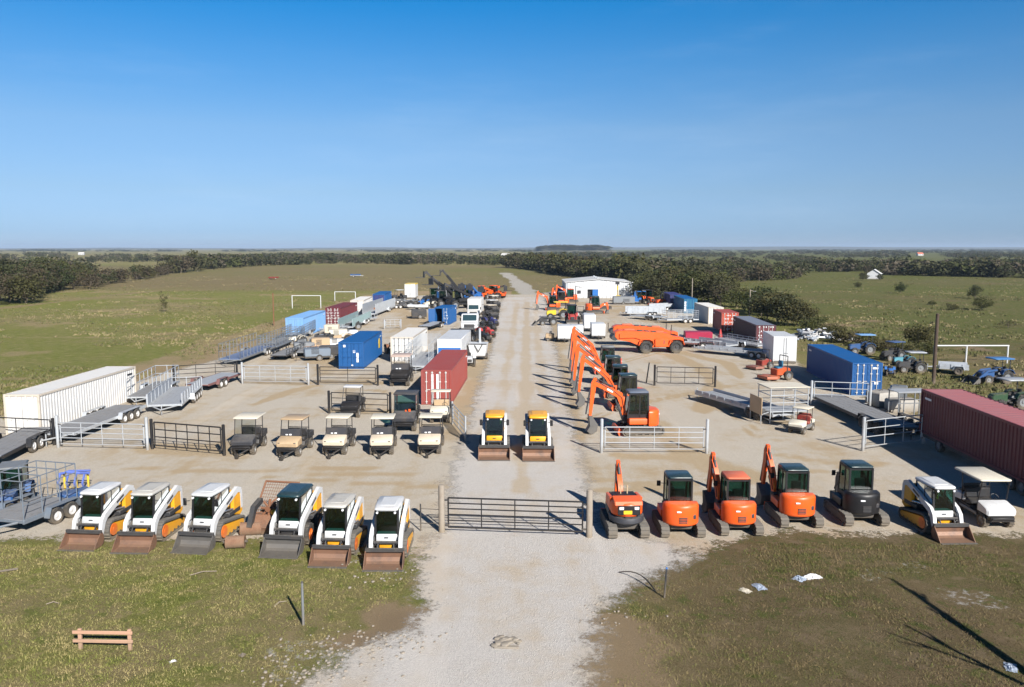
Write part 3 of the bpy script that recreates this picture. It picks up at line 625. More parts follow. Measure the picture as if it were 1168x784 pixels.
    if wheels:
        m = MB(); m.box(-hw + 0.1, -hw + 0.25, -hl, hl, z0 - 0.2, z0 - 0.01); m.box(hw - 0.25, hw - 0.1, -hl, hl, z0 - 0.2, z0 - 0.01)
        for y in (-hl + 0.4, hl - 0.4): m.box(-hw + 0.1, hw - 0.1, y, y + 0.15, z0 - 0.2, z0 - 0.01)
        m.obj('chassis', DARK, t)
        for y in wheels:
            for sx in (-1, 1): wheel(t, sx*(hw - 0.15), y, 0.40, 0.28, GREY, lugs=False, n=14)
    return t

def trailer(label, p0, p1, w=2.0, L=None, deck=LDECK, frame=GALV, axles=2, wy=0.15, rail=None, rh=0.9, z=0.62, r=0.36, group=None, sides=None, tongue=True, rim=RIMW, rails=(1, 1, 0), name='flatbed_trailer', beaver=0.0, cat='trailer', fender=True, load=None):
    """p0 rear and p1 front (tongue) end of the deck on the ground, world points"""
    p0, p1 = Vector(p0), Vector(p1); c = (p0 + p1) / 2; L = L or (p1 - p0).length; hl = L / 2; hw = w / 2
    t = thing(name, label, cat, (c.x, c.y, 0), heading(p0, p1), group)
    m = MB()
    for sx in (-1, 1): m.box(sx*hw, sx*(hw - 0.08), -hl, hl, z - 0.16, z + 0.02, 0.008)
    for i in range(int(L / 0.8) + 1): y = -hl + i * (L - 0.08) / max(1, int(L / 0.8)); m.box(-hw + 0.08, hw - 0.08, y, y + 0.08, z - 0.12, z - 0.03)
    if tongue: m.path([(-hw*0.7, -hl, z - 0.1), (0, -hl - 1.2, z - 0.15)], 0.05); m.path([(hw*0.7, -hl, z - 0.1), (0, -hl - 1.2, z - 0.15)], 0.05); m.cyl((0.0, -hl - 0.9, 0.02), (0, -hl - 0.9, z + 0.15), 0.035)
    m.obj('frame', frame, t)
    m = MB(); k = max(4, int(w / 0.2)); dx = (w - 0.18) / k
    for i in range(k): m.box(-hw + 0.09 + i*dx + 0.008, -hw + 0.09 + (i+1)*dx - 0.008, -hl + 0.03, hl - 0.03, z - 0.028, z + 0.012 + 0.004*(i % 2))
    dk = m.obj('deck', deck, t)
    for i in range(axles):
        y = wy * L + (i - (axles - 1) / 2) * (2*r + 0.08)
        for sx in (-1, 1): wheel(t, sx*(hw + 0.12), y, r, 0.22, rim, lugs=False, n=16)
    if fender:
        for sx in (-1, 1):
            m = MB(); y0 = wy*L - axles/2*(2*r + 0.08) - 0.08; y1 = wy*L + axles/2*(2*r + 0.08) + 0.08
            m.band([(y0, r*1.1), (y0 + 0.15, 2*r + 0.09), (y1 - 0.15, 2*r + 0.09), (y1, r*1.1)], 0.025, sx*(hw + 0.12) - 0.14, sx*(hw + 0.12) + 0.14); m.obj('fender', frame, t)
    if rail:
        def rl(xa, ya, xb, yb):
            m = MB(); Lr = math.hypot(xb-xa, yb-ya); k = max(1, round(Lr / 1.0))
            for i in range(k + 1): x, y = xa + (xb-xa)*i/k, ya + (yb-ya)*i/k; m.cyl((x, y, z), (x, y, z + rh), 0.03)
            for zz in ((rh,) if rail == 'hoop' else (rh, rh*0.5) if rail == 'two' else (rh, rh*0.75, rh*0.5, rh*0.25)): m.cyl((xa, ya, z + zz), (xb, yb, z + zz), 0.028)
            m.obj('side_rail' if xa == xb else 'end_rail', frame, t)
        if rails[0]: rl(-hw + 0.04, -hl + 0.05, -hw + 0.04, hl - 0.05)
        if rails[1]: rl(hw - 0.04, -hl + 0.05, hw - 0.04, hl - 0.05)
        if rails[2]: rl(-hw + 0.04, hl - 0.05, hw - 0.04, hl - 0.05)
        if len(rails) > 3 and rails[3]: rl(-hw + 0.04, -hl + 0.05, hw - 0.04, -hl + 0.05)
    if sides is not None:
        m = MB(); sh = rh
        for sx in (-1, 1): m.box(sx*(hw + 0.002), sx*(hw - 0.04), -hl + 0.02, hl - 0.02, z + 0.022, z + sh, 0.006)
        for i in range(int(L / 0.9) + 1):
            y = -hl + 0.05 + i*0.9
            for sx in (-1, 1): m.box(sx*(hw + 0.05), sx*(hw + 0.003), y, y + 0.06, z + 0.0, z + sh, 0.005)
        m.obj('side_panel', sides, t)
    return t

def gate(label, pa, pb, h=1.35, mat=BLACK, post=None, ph=1.9, n=5, verts=3, pr=0.09, group=None, gap=0.1, z0=0.25, name='farm_gate', wire=None, rr=0.026, brace=False):
    a, b = Vector(pa), Vector(pb); d = b - a; L = d.length; c = (a + b) / 2
    t = thing(name, label, 'gate', (c.x, c.y, 0), math.atan2(d.y, d.x), group)
    for sx in (-1, 1):
        m = MB(); m.cyl((sx*L/2, 0, -0.1), (sx*L/2, 0, ph), pr, n=10); m.cyl((sx*L/2, 0, ph), (sx*L/2, 0, ph + 0.03), pr, pr*0.6, n=10); m.obj('post', post or mat, t)
    m = MB(); x0, x1 = -L/2 + pr + gap, L/2 - pr - gap
    hs = [z0 + (h - z0) * (i / (n - 1)) ** 0.9 for i in range(n)]
    for i, z in enumerate(hs): m.cyl((x0, 0, z), (x1, 0, z), rr * (1.25 if i in (0, n - 1) else 1))
    for i in range(verts + 2): x = x0 + (x1 - x0) * i / (verts + 1); m.cyl((x, 0.01, z0), (x, 0.01, h), rr * (1.25 if i in (0, verts + 1) else 0.9))
    if brace: m.cyl((x0, 0.02, h), (x1, 0.02, z0), rr)
    gp = m.obj('gate_panel', mat, t)
    for z in (hs[0] + 0.1, hs[-1] - 0.1):
        m = MB(); m.box(-L/2 + pr - 0.02, -L/2 + pr + gap + 0.04, -0.03, 0.03, z - 0.03, z + 0.03); m.obj('hinge', DARK, t)
        m = MB(); m.box(L/2 - pr - gap - 0.04, L/2 - pr + 0.02, -0.03, 0.03, z - 0.03, z + 0.03); m.obj('latch', DARK, t)
    return t

def tractor(label, loc, rz, body=BLUE, canopy=None, s=1.0, group=None, loader=False, cabin=None, name='tractor', rim=GREY, cat='tractor', rops=True):
    t = thing(name, label, cat, loc, rz, group); t.scale = (s, s, s)
    m = MB(); m.prism([(-1.5, 0.55), (-1.55, 0.95), (-1.4, 1.12), (-0.3, 1.22), (-0.3, 0.6)], -0.32, 0.32, 0.06); hd = m.obj('hood', body, t)
    m = MB(); m.box(-0.25, 0.25, -1.57, -1.5, 0.62, 0.98, 0.02); m.obj('grille', DARK, hd)
    m = MB(); m.box(-0.28, 0.28, -1.3, 1.0, 0.45, 0.7, 0.03); m.box(-0.5, 0.5, -0.3, 0.5, 0.5, 0.58); m.cyl((-0.55, -1.05, 0.42), (0.55, -1.05, 0.42), 0.06); m.cyl((-0.6, 0.65, 0.62), (0.6, 0.65, 0.62), 0.09); m.obj('chassis', DARK, t)
    for sx in (-1, 1):
        wheel(t, sx*0.62, 0.65, 0.60, 0.34, rim, n=18); wheel(t, sx*0.58, -1.05, 0.40, 0.24, rim, n=16)
        m = MB(); m.band([(0.05, 0.9), (0.25, 1.25), (0.65, 1.36), (1.05, 1.25), (1.25, 0.95)], 0.04, sx*0.62 - 0.2, sx*0.62 + 0.2); m.obj('fender', body, t)
    m = MB(); m.box(-0.22, 0.22, 0.35, 0.8, 0.95, 1.1, 0.04); m.box(-0.22, 0.22, 0.75, 0.86, 1.08, 1.5, 0.04); m.obj('seat', SEATM, t)
    m = MB(); m.cyl((0, -0.3, 1.2), (0, -0.05, 1.42), 0.02)
    for i in range(12):
        a0, a1 = 2*math.pi*i/12, 2*math.pi*(i+1)/12; f = lambda a: Vector((0.18*math.cos(a), -0.05 + 0.13*math.sin(a), 1.42 + 0.1*math.sin(a))); m.cyl(f(a0), f(a1), 0.014, n=5)
    m.obj('steering_wheel', BLACK, t)
    if canopy is not None or rops:
        m = MB()
        for sx in (-1, 1): m.path([(sx*0.48, 0.95, 0.8), (sx*0.48, 0.95, 2.2)], 0.04)
        m.cyl((-0.48, 0.95, 2.2), (0.48, 0.95, 2.2), 0.04)
        rp = m.obj('roll_bar', DARK, t)
        if canopy is not None:
            m = MB(); m.plan([(-0.75, -0.55), (-0.65, -0.65), (0.65, -0.65), (0.75, -0.55), (0.75, 1.15), (0.65, 1.25), (-0.65, 1.25), (-0.75, 1.15)], 2.2, 2.3, 0.04); m.obj('canopy', canopy, rp)
    if cabin is not None:
        m = MB()
        for sx in (-1, 1):
            for y in (-0.3, 1.0): m.box(sx*0.55 - 0.035, sx*0.55 + 0.035, y - 0.035, y + 0.035, 0.9, 2.25)
        m.box(-0.56, 0.56, -0.33, 1.03, 0.9, 0.96); cb = m.obj('cab', BLACK, t)
        m = MB(); m.box(-0.64, 0.64, -0.42, 1.1, 2.25, 2.38, 0.05); m.obj('roof', cabin, cb)
        for vs in ([(-.54, -.3, .97), (.54, -.3, .97), (.54, -.3, 2.24), (-.54, -.3, 2.24)], [(-.56, -.3, .97), (-.56, 1, .97), (-.56, 1, 2.24), (-.56, -.3, 2.24)], [(.56, -.3, .97), (.56, 1, .97), (.56, 1, 2.24), (.56, -.3, 2.24)], [(-.54, 1.0, .97), (.54, 1.0, .97), (.54, 1.0, 2.24), (-.54, 1.0, 2.24)]):
            m = MB(); m.add(vs, [(0, 1, 2, 3)]); m.obj('window', GLASS, cb, False)
    if loader:
        for sx in (-1, 1):
            m = MB(); m.band([(-0.2, 1.25), (-1.1, 1.15), (-2.0, 0.45)], [0.14, 0.18, 0.12], sx*0.45 - 0.05, sx*0.45 + 0.05); m.obj('loader_arm', body, t)
        bucket_part(t, BUCKG, 0.8, -2.0)
    return t

def telehandler(label, loc, rz, body=BLACK, boom=None, ang=38, s=1.0, group=None, cabroof=None, L=3.6, forks=True, name='telehandler', rim=GREY, low=False):
    """front at -Y; boom pivots at the rear and rises towards the front"""
    t = thing(name, label, 'telehandler', loc, rz, group); t.scale = (s, s, s); boom = boom or body
    m = MB(); m.prism([(-1.9, 0.5), (-1.95, 0.8), (-1.5, 1.0), (1.5, 1.05), (1.95, 0.85), (1.95, 0.5)], -0.55, 0.55, 0.05); m.obj('chassis', body, t)
    for sx in (-1, 1):
        for y in (-1.2, 1.2): wheel(t, sx*0.78, y, 0.52, 0.38, rim, n=18)
        for y in (-1.2, 1.2): m = MB(); m.band([(y - 0.6, 0.85), (y - 0.4, 1.14), (y + 0.4, 1.14), (y + 0.6, 0.85)], 0.05, sx*0.78 - 0.22, sx*0.78 + 0.22); m.obj('fender', body, t)
    m = MB(); m.prism([(-0.7, 0.95), (-0.75, 1.3), (1.4, 1.5), (1.55, 0.95)], 0.4, 0.92, 0.06); m.obj('engine_cover', body, t)
    if not low:
        m = MB()
        for x in (-0.9, -0.25):
            for y in (-0.75, 0.45): m.box(x - 0.035, x + 0.035, y - 0.035, y + 0.035, 0.9, 2.15)
        m.box(-0.93, -0.22, -0.78, 0.48, 0.8, 1.0); cb = m.obj('cab', BLACK, t)
        m = MB(); m.box(-0.98, -0.18, -0.84, 0.54, 2.15, 2.27, 0.05); m.obj('roof', cabroof or body, cb)
        for x in (-0.92, -0.23):
            m = MB(); m.add([(x, -.75, 1.0), (x, .45, 1.0), (x, .45, 2.14), (x, -.75, 2.14)], [(0, 1, 2, 3)]); m.obj('window', GLASS, cb, False)
        m = MB(); m.add([(-.9, -.77, 1.0), (-.25, -.77, 1.0), (-.25, -.77, 2.14), (-.9, -.77, 2.14)], [(0, 1, 2, 3)]); m.obj('windshield', GLASS, cb, False)
    a = R(ang); M = Matrix.Translation((0.12, 1.55, 1.45)) @ Matrix.Rotation(-a, 4, 'X')
    m = MB(); m.M = M; m.box(-0.18, 0.18, -L, 0.25, -0.17, 0.17, 0.03); bo = m.obj('boom', boom, t)
    m = MB(); m.M = M; m.box(-0.13, 0.13, -L - 0.9, -L + 0.0, -0.12, 0.12, 0.02); m.box(-0.2, 0.2, -L - 1.0, -L - 0.8, -0.45, 0.15, 0.03); m.obj('boom_extension', DARK, bo)
    m = MB(); m.cyl((0.12, 0.2, 0.95), M @ Vector((0, -1.7, -0.15)), 0.07); m.obj('lift_cylinder', CHROME, t)
    m = MB(); m.box(-0.28, 0.5, 1.35, 1.7, 0.9, 1.55, 0.04); m.obj('boom_tower', body, t)
    tip = M @ Vector((0, -L - 0.95, -0.3))
    m = MB(); m.box(tip.x - 0.55, tip.x + 0.55, tip.y - 0.12, tip.y - 0.02, tip.z - 0.55, tip.z + 0.25, 0.02)
    if forks:
        for dx in (-0.35, 0.35): m.box(tip.x + dx - 0.06, tip.x + dx + 0.06, tip.y - 1.2, tip.y - 0.1, tip.z - 0.58, tip.z - 0.52)
    m.obj('fork_carriage', DARK, t)
    return t

def towed_box(label, loc, rz, col=WHITE, w=1.5, L=2.4, h=1.45, z=0.45, group=None, name='towable_generator', cat='generator', side=None, vents=True, r=0.3, tongue=True, roofc=None):
    t = thing(name, label, cat, loc, rz, group); hw, hl = w/2, L/2
    m = MB(); m.box(-hw, hw, -hl, hl, z, z + h, 0.06); bd = m.obj('body', col, t)
    m = MB(); m.box(-hw*0.9, -0.02, -hl - 0.012, -hl + 0.02, z + 0.15, z + h - 0.12, 0.008); m.box(0.02, hw*0.9, -hl - 0.012, -hl + 0.02, z + 0.15, z + h - 0.12, 0.008); m.obj('door', col if side is None else side, bd)
    if vents:
        m = MB()
        for sx in (-1, 1):
            for i in range(5): m.box(sx*(hw - 0.01), sx*(hw + 0.012), -hl*0.5, hl*0.1, z + 0.3 + i*0.12, z + 0.36 + i*0.12)
        m.obj('vent', DARK, bd)
    if roofc is not None:
        m = MB(); m.box(-hw - 0.01, hw + 0.01, -hl - 0.01, hl + 0.01, z + h - 0.01, z + h + 0.06, 0.02); m.obj('roof', roofc, bd)
    m = MB(); m.box(-hw + 0.05, hw - 0.05, -hl, hl, z - 0.12, z - 0.002)
    if tongue: m.path([(-hw*0.6, -hl, z - 0.06), (0, -hl - 0.9, z - 0.06)], 0.04); m.path([(hw*0.6, -hl, z - 0.06), (0, -hl - 0.9, z - 0.06)], 0.04); m.cyl((0, -hl - 0.8, 0.0), (0, -hl - 0.8, z + 0.2), 0.035)
    m.obj('frame', DARK, t)
    for sx in (-1, 1): wheel(t, sx*(hw + 0.02), 0.15, r, 0.2, GREY, lugs=False, n=14)
    return t
# ---------------------------------------------------------------- ground, yard, road
def vnoise(x, y, seed=0):
    xi, yi = np.floor(x).astype(np.int64), np.floor(y).astype(np.int64); fx, fy = x - xi, y - yi
    fx = fx*fx*(3-2*fx); fy = fy*fy*(3-2*fy)
    def h(a, b):
        v = (a*374761393 + b*668265263 + seed*1442695041) & 0x7fffffff; v = (v ^ (v >> 13))*1274126177 & 0x7fffffff
        return ((v ^ (v >> 16)) & 0xffff) / 65535.0
    return (h(xi, yi)*(1-fx) + h(xi+1, yi)*fx)*(1-fy) + (h(xi, yi+1)*(1-fx) + h(xi+1, yi+1)*fx)*fy
def fbm(x, y, s, seed=0, o=4):
    v = 0; a = 0.5; t = 0
    for i in range(o): v = v + a*vnoise(x/s, y/s, seed+i); t += a; a *= 0.5; s *= 0.5
    return v / t
def px_of(X, Y, Z=0.0):
    """photo pixel of world points (numpy)"""
    dz = Z - H_CAM; f = Y*math.cos(PITCH) - dz*math.sin(PITCH); u = Y*math.sin(PITCH) + dz*math.cos(PITCH)
    return 584.0 + F_PX*X/f, 392.0 - F_PX*u/f
def in_poly(x, y, poly):
    c = np.zeros(np.shape(x), bool); n = len(poly)
    for i in range(n):
        (x1, y1), (x2, y2) = poly[i], poly[(i+1) % n]
        k = ((y1 > y) != (y2 > y)) & (x < (x2-x1)*(y-y1)/((y2-y1) if y2 != y1 else 1e-9) + x1); c ^= k
    return c
def sstep(a, b, x): t = np.clip((x-a)/(b-a), 0, 1); return t*t*(3-2*t)

def ground():
    ang = np.radians(np.concatenate([np.arange(-180, -60, 6.0), np.arange(-60, 60, 0.22), np.arange(60, 180, 6.0)]))
    d = [3.0]
    while d[-1] < 14000: d.append(d[-1]*(1.006 if 18 < d[-1] < 40 else 1.013 if d[-1] < 400 else 1.03))
    d = np.array(d); na, nd = len(ang), len(d)
    A, D = np.meshgrid(ang, d); X = (D*np.sin(A)).ravel(); Y = (D*np.cos(A)).ravel()
    X = np.append(X, 0); Y = np.append(Y, 0)
    Z = np.zeros_like(X); far = sstep(260, 900, np.hypot(X, Y))
    Z = far*(fbm(X, Y, 420, 5, 3) - 0.55)*5.0 - far*1.0
    V = np.stack([X, Y, Z], 1)
    i, j = np.meshgrid(np.arange(nd-1), np.arange(na), indexing='ij'); j2 = (j+1) % na
    Q = np.stack([i*na+j, i*na+j2, (i+1)*na+j2, (i+1)*na+j], -1).reshape(-1, 4)
    c = nd*na; T = np.stack([np.arange(na), np.full(na, c), np.full(na, c), (np.arange(na)+1) % na], 1)
    me_o = np_mesh('ground', V, Q, GROUND)
    # land cover: R greenness, G bare earth, B gravel showing through
    n1 = fbm(X, Y, 26, 1); n2 = fbm(X, Y, 7, 2); n3 = fbm(X, Y, 90, 3); n4 = fbm(X, Y, 2.2, 4)
    left = X < 0
    g = 0.40 + (n1-0.5)*1.1 + (n2-0.5)*0.6 + (n4 - 0.5)*0.5
    nearf = Y < 34
    g = np.where(nearf & left, 0.60 + (n2-0.5)*1.0 + (n4-0.5)*0.9, g)
    g = np.where(nearf & ~left, 0.30 + (n2-0.5)*1.0 + (n4-0.5)*0.9, g)
    lf = left & (Y > 45) & (Y < 215); g = np.where(lf, 0.78 + (n1-0.5)*1.3 + (n2-0.5)*0.5 + (n3-.5)*.5, g)
    lb = sstep(205, 235, Y + (n1-.5)*30)*(X < 60)*(1 - sstep(520, 600, Y)); g = g*(1-lb) + lb*(0.30 + (n3-0.5)*1.1 + (n1-.5)*.4)
    rf = (X > 28)*sstep(60, 120, Y); g = g*(1-rf) + rf*(0.85 + (n1-0.5)*0.8 + (n3-.5)*.6)
    b = np.clip((n2-0.60)*5, 0, 1)*0.35*(Y < 40)
    b = np.maximum(b, (Y < 40)*(X > 3)*np.clip((n2*0.5+n4*0.5-0.47)*4, 0, 0.5))
    # dry strip round the yard, worn margins, right hand track
    ex = -31.5 + (Y-50)*0.033; w = 6 + 6*n1; strip = sstep(ex-w, ex-w*0.35, X)*(X < 0)*(Y > 48)*(Y < 215)
    b = np.maximum(b, strip*(0.72 + 1.2*(n2-0.45))); pale = lf*np.clip((fbm(X, Y*2.2, 18, 51) - 0.60)*6, 0, 0.55)*(n2 > .35); b = np.maximum(b, pale)
    qx, qy = px_of(X, np.maximum(Y, 4.0)); qx = qx + (n1-.5)*10; qy = qy + (n2-.5)*4
    stp = in_poly(qx, qy, [(40, 470), (145, 442), (190, 427), (243, 414), (330, 384), (455, 343), (480, 338), (432, 334), (380, 346), (300, 370), (225, 392), (150, 418), (40, 452)]); b = np.where(stp & (Y > 45), np.maximum(b, 0.62 + (n4-.5)*.7 + (n2-.5)*.5), b)
    lsh = in_poly(qx, qy, [(40, 452), (150, 418), (225, 392), (300, 370), (380, 346), (360, 344), (285, 360), (200, 385), (120, 408), (0, 440), (0, 470)]); g = np.where(lsh & (Y > 45), g + 0.35, g)
    back = sstep(190, 196, Y)*(1-sstep(200, 222, Y))*(X > -60)*(X < 30); b = np.maximum(b, back*0.5*(n2+0.2))
    px, py = px_of(X, np.maximum(Y, 4.0))
    rt = in_poly(px, py, [(905, 368), (1000, 365), (1168, 408), (1300, 440), (1300, 470), (1120, 424), (1030, 398), (935, 385)]); b = np.maximum(b, rt*np.clip(0.25 + (n2-0.4)*2.2, 0, 0.8))
    tr = np.zeros_like(X)
    for p0, p1, wd in (((606, 338), (588, 320), 5), ((588, 320), (575, 311), 5), ((612, 336), (650, 331), 4), ((650, 331), (700, 333), 4), ((0, 352), (185, 331), 2.0), ((185, 331), (340, 330), 2.0), ((340, 330), (470, 318), 1.5)):
        a, e = P(*p0), P(*p1); ab = e - a; t = np.clip(((X-a.x)*ab.x + (Y-a.y)*ab.y)/ab.length_squared, 0, 1)
        dd = np.hypot(X-a.x-t*ab.x, Y-a.y-t*ab.y) + (n2-.5)*3
        if wd > 3: tr = np.maximum(tr, 1 - sstep(wd*0.45, wd*0.8, dd))
        else: g = np.where(dd < wd, np.minimum(g, 0.05), g); b = np.where(dd < wd, np.maximum(b, 0.12), b)
    gr = tr*0.62
    # bare clay beside the apron
    sl = np.zeros_like(X)
    for q, r in (((465, 712), 2.0), ((690, 745), 2.2), ((430, 728), 1.4), ((700, 715), 1.3), ((695, 775), 1.8)):
        a = P(*q); dd = np.hypot(X-a.x, Y-a.y) + (n4-0.5)*2.4; b = np.maximum(b, 1 - sstep(r*0.45, r*1.15, dd)); sl = np.maximum(sl, 0.55*(1 - sstep(r*0.3, r, dd)))
    for q, r in (((1030, 645), 0.9), ((1000, 650), 0.7), ((1110, 685), 1.0), ((985, 660), .6), ((380, 745), 1.5), ((350, 770), 1.6), ((720, 655), 1.3), ((780, 632), 1.2), ((800, 624), 1.0), ((340, 745), .8), ((400, 632), .6), ((430, 640), .8), ((445, 652), 1.0)):
        a = P(*q); dd = np.hypot((X-a.x)*0.7, Y-a.y) + (n4-0.5)*2.2; gr = np.maximum(gr, 0.42*(1 - sstep(r*0.1, r*1.1, dd)))
    soil = np.clip(sl*(X < 0) + sstep(0, 8, X)*(Y < 40)*(0.75 + (n4-.5)*.6) + sstep(20, 60, X)*(Y > 40)*0.72 + lb*0.35*(X < 60), 0, 1)
    col = np.stack([np.clip(g, 0, 1), np.clip(b, 0, 1), np.clip(gr, 0, 1), soil], 1).astype(np.float32)
    at = me_o.data.color_attributes.new('land', 'FLOAT_COLOR', 'POINT'); at.data.foreach_set('color', col.ravel())
    me_o.data.polygons.foreach_set('use_smooth', [True]*len(me_o.data.polygons))
    # centre disc under the camera
    mb = MB(); mb.add([(3.0*math.sin(a), 3.0*math.cos(a), 0) for a in np.linspace(0, 2*math.pi, 40, endpoint=False)], [tuple(range(39, -1, -1))])
    tag(me_o, 'wide flat grassland with green, olive and dry brown patches out to the horizon', 'ground', kind='structure')

def ground_mat():
    m, nt, b, out = new_mat('grassland')
    geo = N(nt, 'ShaderNodeNewGeometry').outputs['Position']
    ca = N(nt, 'ShaderNodeVertexColor'); ca.layer_name = 'land'
    sp = N(nt, 'ShaderNodeSeparateColor'); nt.links.new(ca.outputs[0], sp.inputs[0])
    f1 = noise_n(nt, geo, 3.5, 8, 0.7); f2 = noise_n(nt, geo, 22, 6, 0.7); f3 = noise_n(nt, geo, 0.45, 6, 0.65); f4 = noise_n(nt, geo, 75, 3, 0.7)
    mp = N(nt, 'ShaderNodeMapping'); mp.inputs['Scale'].default_value = (0.035, 0.10, 1); nt.links.new(geo, mp.inputs[0]); f5 = noise_n(nt, mp.outputs[0], 1.6, 10, 0.72); f6 = noise_n(nt, geo, 0.09, 9, 0.75)
    gg = math_n(nt, 'ADD', sp.outputs[0], math_n(nt, 'MULTIPLY', math_n(nt, 'SUBTRACT', f1, 0.5), 1.1))
    gg = math_n(nt, 'ADD', gg, math_n(nt, 'MULTIPLY', math_n(nt, 'SUBTRACT', f3, 0.5), 0.8))
    gg = math_n(nt, 'ADD', gg, math_n(nt, 'MULTIPLY', math_n(nt, 'SUBTRACT', f5, 0.5), 1.5))
    gg = math_n(nt, 'ADD', gg, math_n(nt, 'MULTIPLY', math_n(nt, 'SUBTRACT', f6, 0.5), 1.2))
    dry = mixc(nt, ramp(nt, f2, 0.25, 0.75), (0.15, 0.115, 0.055), (0.36, 0.29, 0.155)); lush = mixc(nt, ramp(nt, f2, 0.25, 0.75), (0.10, 0.112, 0.022), (0.28, 0.285, 0.080)); dry = mixc(nt, ca.outputs['Alpha'], dry, mixc(nt, ramp(nt, f2, 0.3, 0.7), (0.065, 0.048, 0.027), (0.20, 0.145, 0.082))); lush = mixc(nt, ca.outputs['Alpha'], lush, mixc(nt, ramp(nt, f2, 0.3, 0.7), (0.042, 0.052, 0.014), (0.125, 0.14, 0.040)))
    c = mixc(nt, ramp(nt, gg, 0.05, 0.95), dry, lush); sc_ = math_n(nt, 'MULTIPLY', ramp(nt, f6, 0.56, 0.74), 0.5); c = mixc(nt, sc_, c, (0.06, 0.065, 0.03)); st_ = math_n(nt, 'MULTIPLY', ramp(nt, f5, 0.60, 0.74), 0.45); c = mixc(nt, math_n(nt, 'MULTIPLY', st_, 0.7), c, (0.30, 0.255, 0.15)); f7 = noise_n(nt, geo, 9, 8, 0.75); f8 = noise_n(nt, geo, 1.1, 8, 0.7); kk = math_n(nt, 'MULTIPLY', ca.outputs['Alpha'], ramp(nt, f7, 0.50, 0.66)); c = mixc(nt, math_n(nt, 'MULTIPLY', kk, 0.55), c, (0.035, 0.028, 0.017)); c = mixc(nt, math_n(nt, 'MULTIPLY', ramp(nt, f7, 0.46, 0.34), 0.45), c, mixc(nt, ca.outputs['Alpha'], (0.36, 0.33, 0.16), (0.22, 0.165, 0.105))); c = mixc(nt, math_n(nt, 'MULTIPLY', ramp(nt, f8, 0.53, 0.62), 0.65), c, mixc(nt, ca.outputs['Alpha'], (0.12, 0.155, 0.03), (0.065, 0.092, 0.02))); c = mixc(nt, math_n(nt, 'MULTIPLY', ramp(nt, f8, 0.46, 0.37), 0.6), c, mixc(nt, ca.outputs['Alpha'], (0.33, 0.26, 0.14), (0.20, 0.145, 0.10)))
    bb = math_n(nt, 'ADD', sp.outputs[1], math_n(nt, 'MULTIPLY', math_n(nt, 'SUBTRACT', math_n(nt, 'ADD', math_n(nt, 'MULTIPLY', f1, 0.6), math_n(nt, 'MULTIPLY', f2, 0.4)), 0.5), 1.5))
    earth = mixc(nt, f2, (0.26, 0.185, 0.10), (0.43, 0.33, 0.205)); earth = mixc(nt, math_n(nt, 'MULTIPLY', ca.outputs['Alpha'], 0.8), earth, mixc(nt, f2, (0.13, 0.09, 0.06), (0.26, 0.185, 0.125)))
    c = mixc(nt, ramp(nt, bb, 0.25, 0.80), c, earth)
    gv = math_n(nt, 'ADD', sp.outputs[2], math_n(nt, 'MULTIPLY', math_n(nt, 'SUBTRACT', f1, 0.5), 1.4))
    stone = mixc(nt, f4, (0.30, 0.275, 0.24), (0.58, 0.55, 0.50)); c = mixc(nt, ramp(nt, gv, 0.40, 0.60), c, stone)
    sd = ramp(nt, f4, 0.52, 0.75); c = mixc(nt, math_n(nt, 'MULTIPLY', sd, 0.5), c, (0.035, 0.033, 0.016))
    nt.links.new(c, b.inputs['Base Color']); b.inputs['Roughness'].default_value = 0.95; b.inputs['Specular IOR Level'].default_value = 0.1
    bump(nt, b, math_n(nt, 'ADD', f2, math_n(nt, 'MULTIPLY', f4, 0.6)), 0.9, 0.08)
    return m
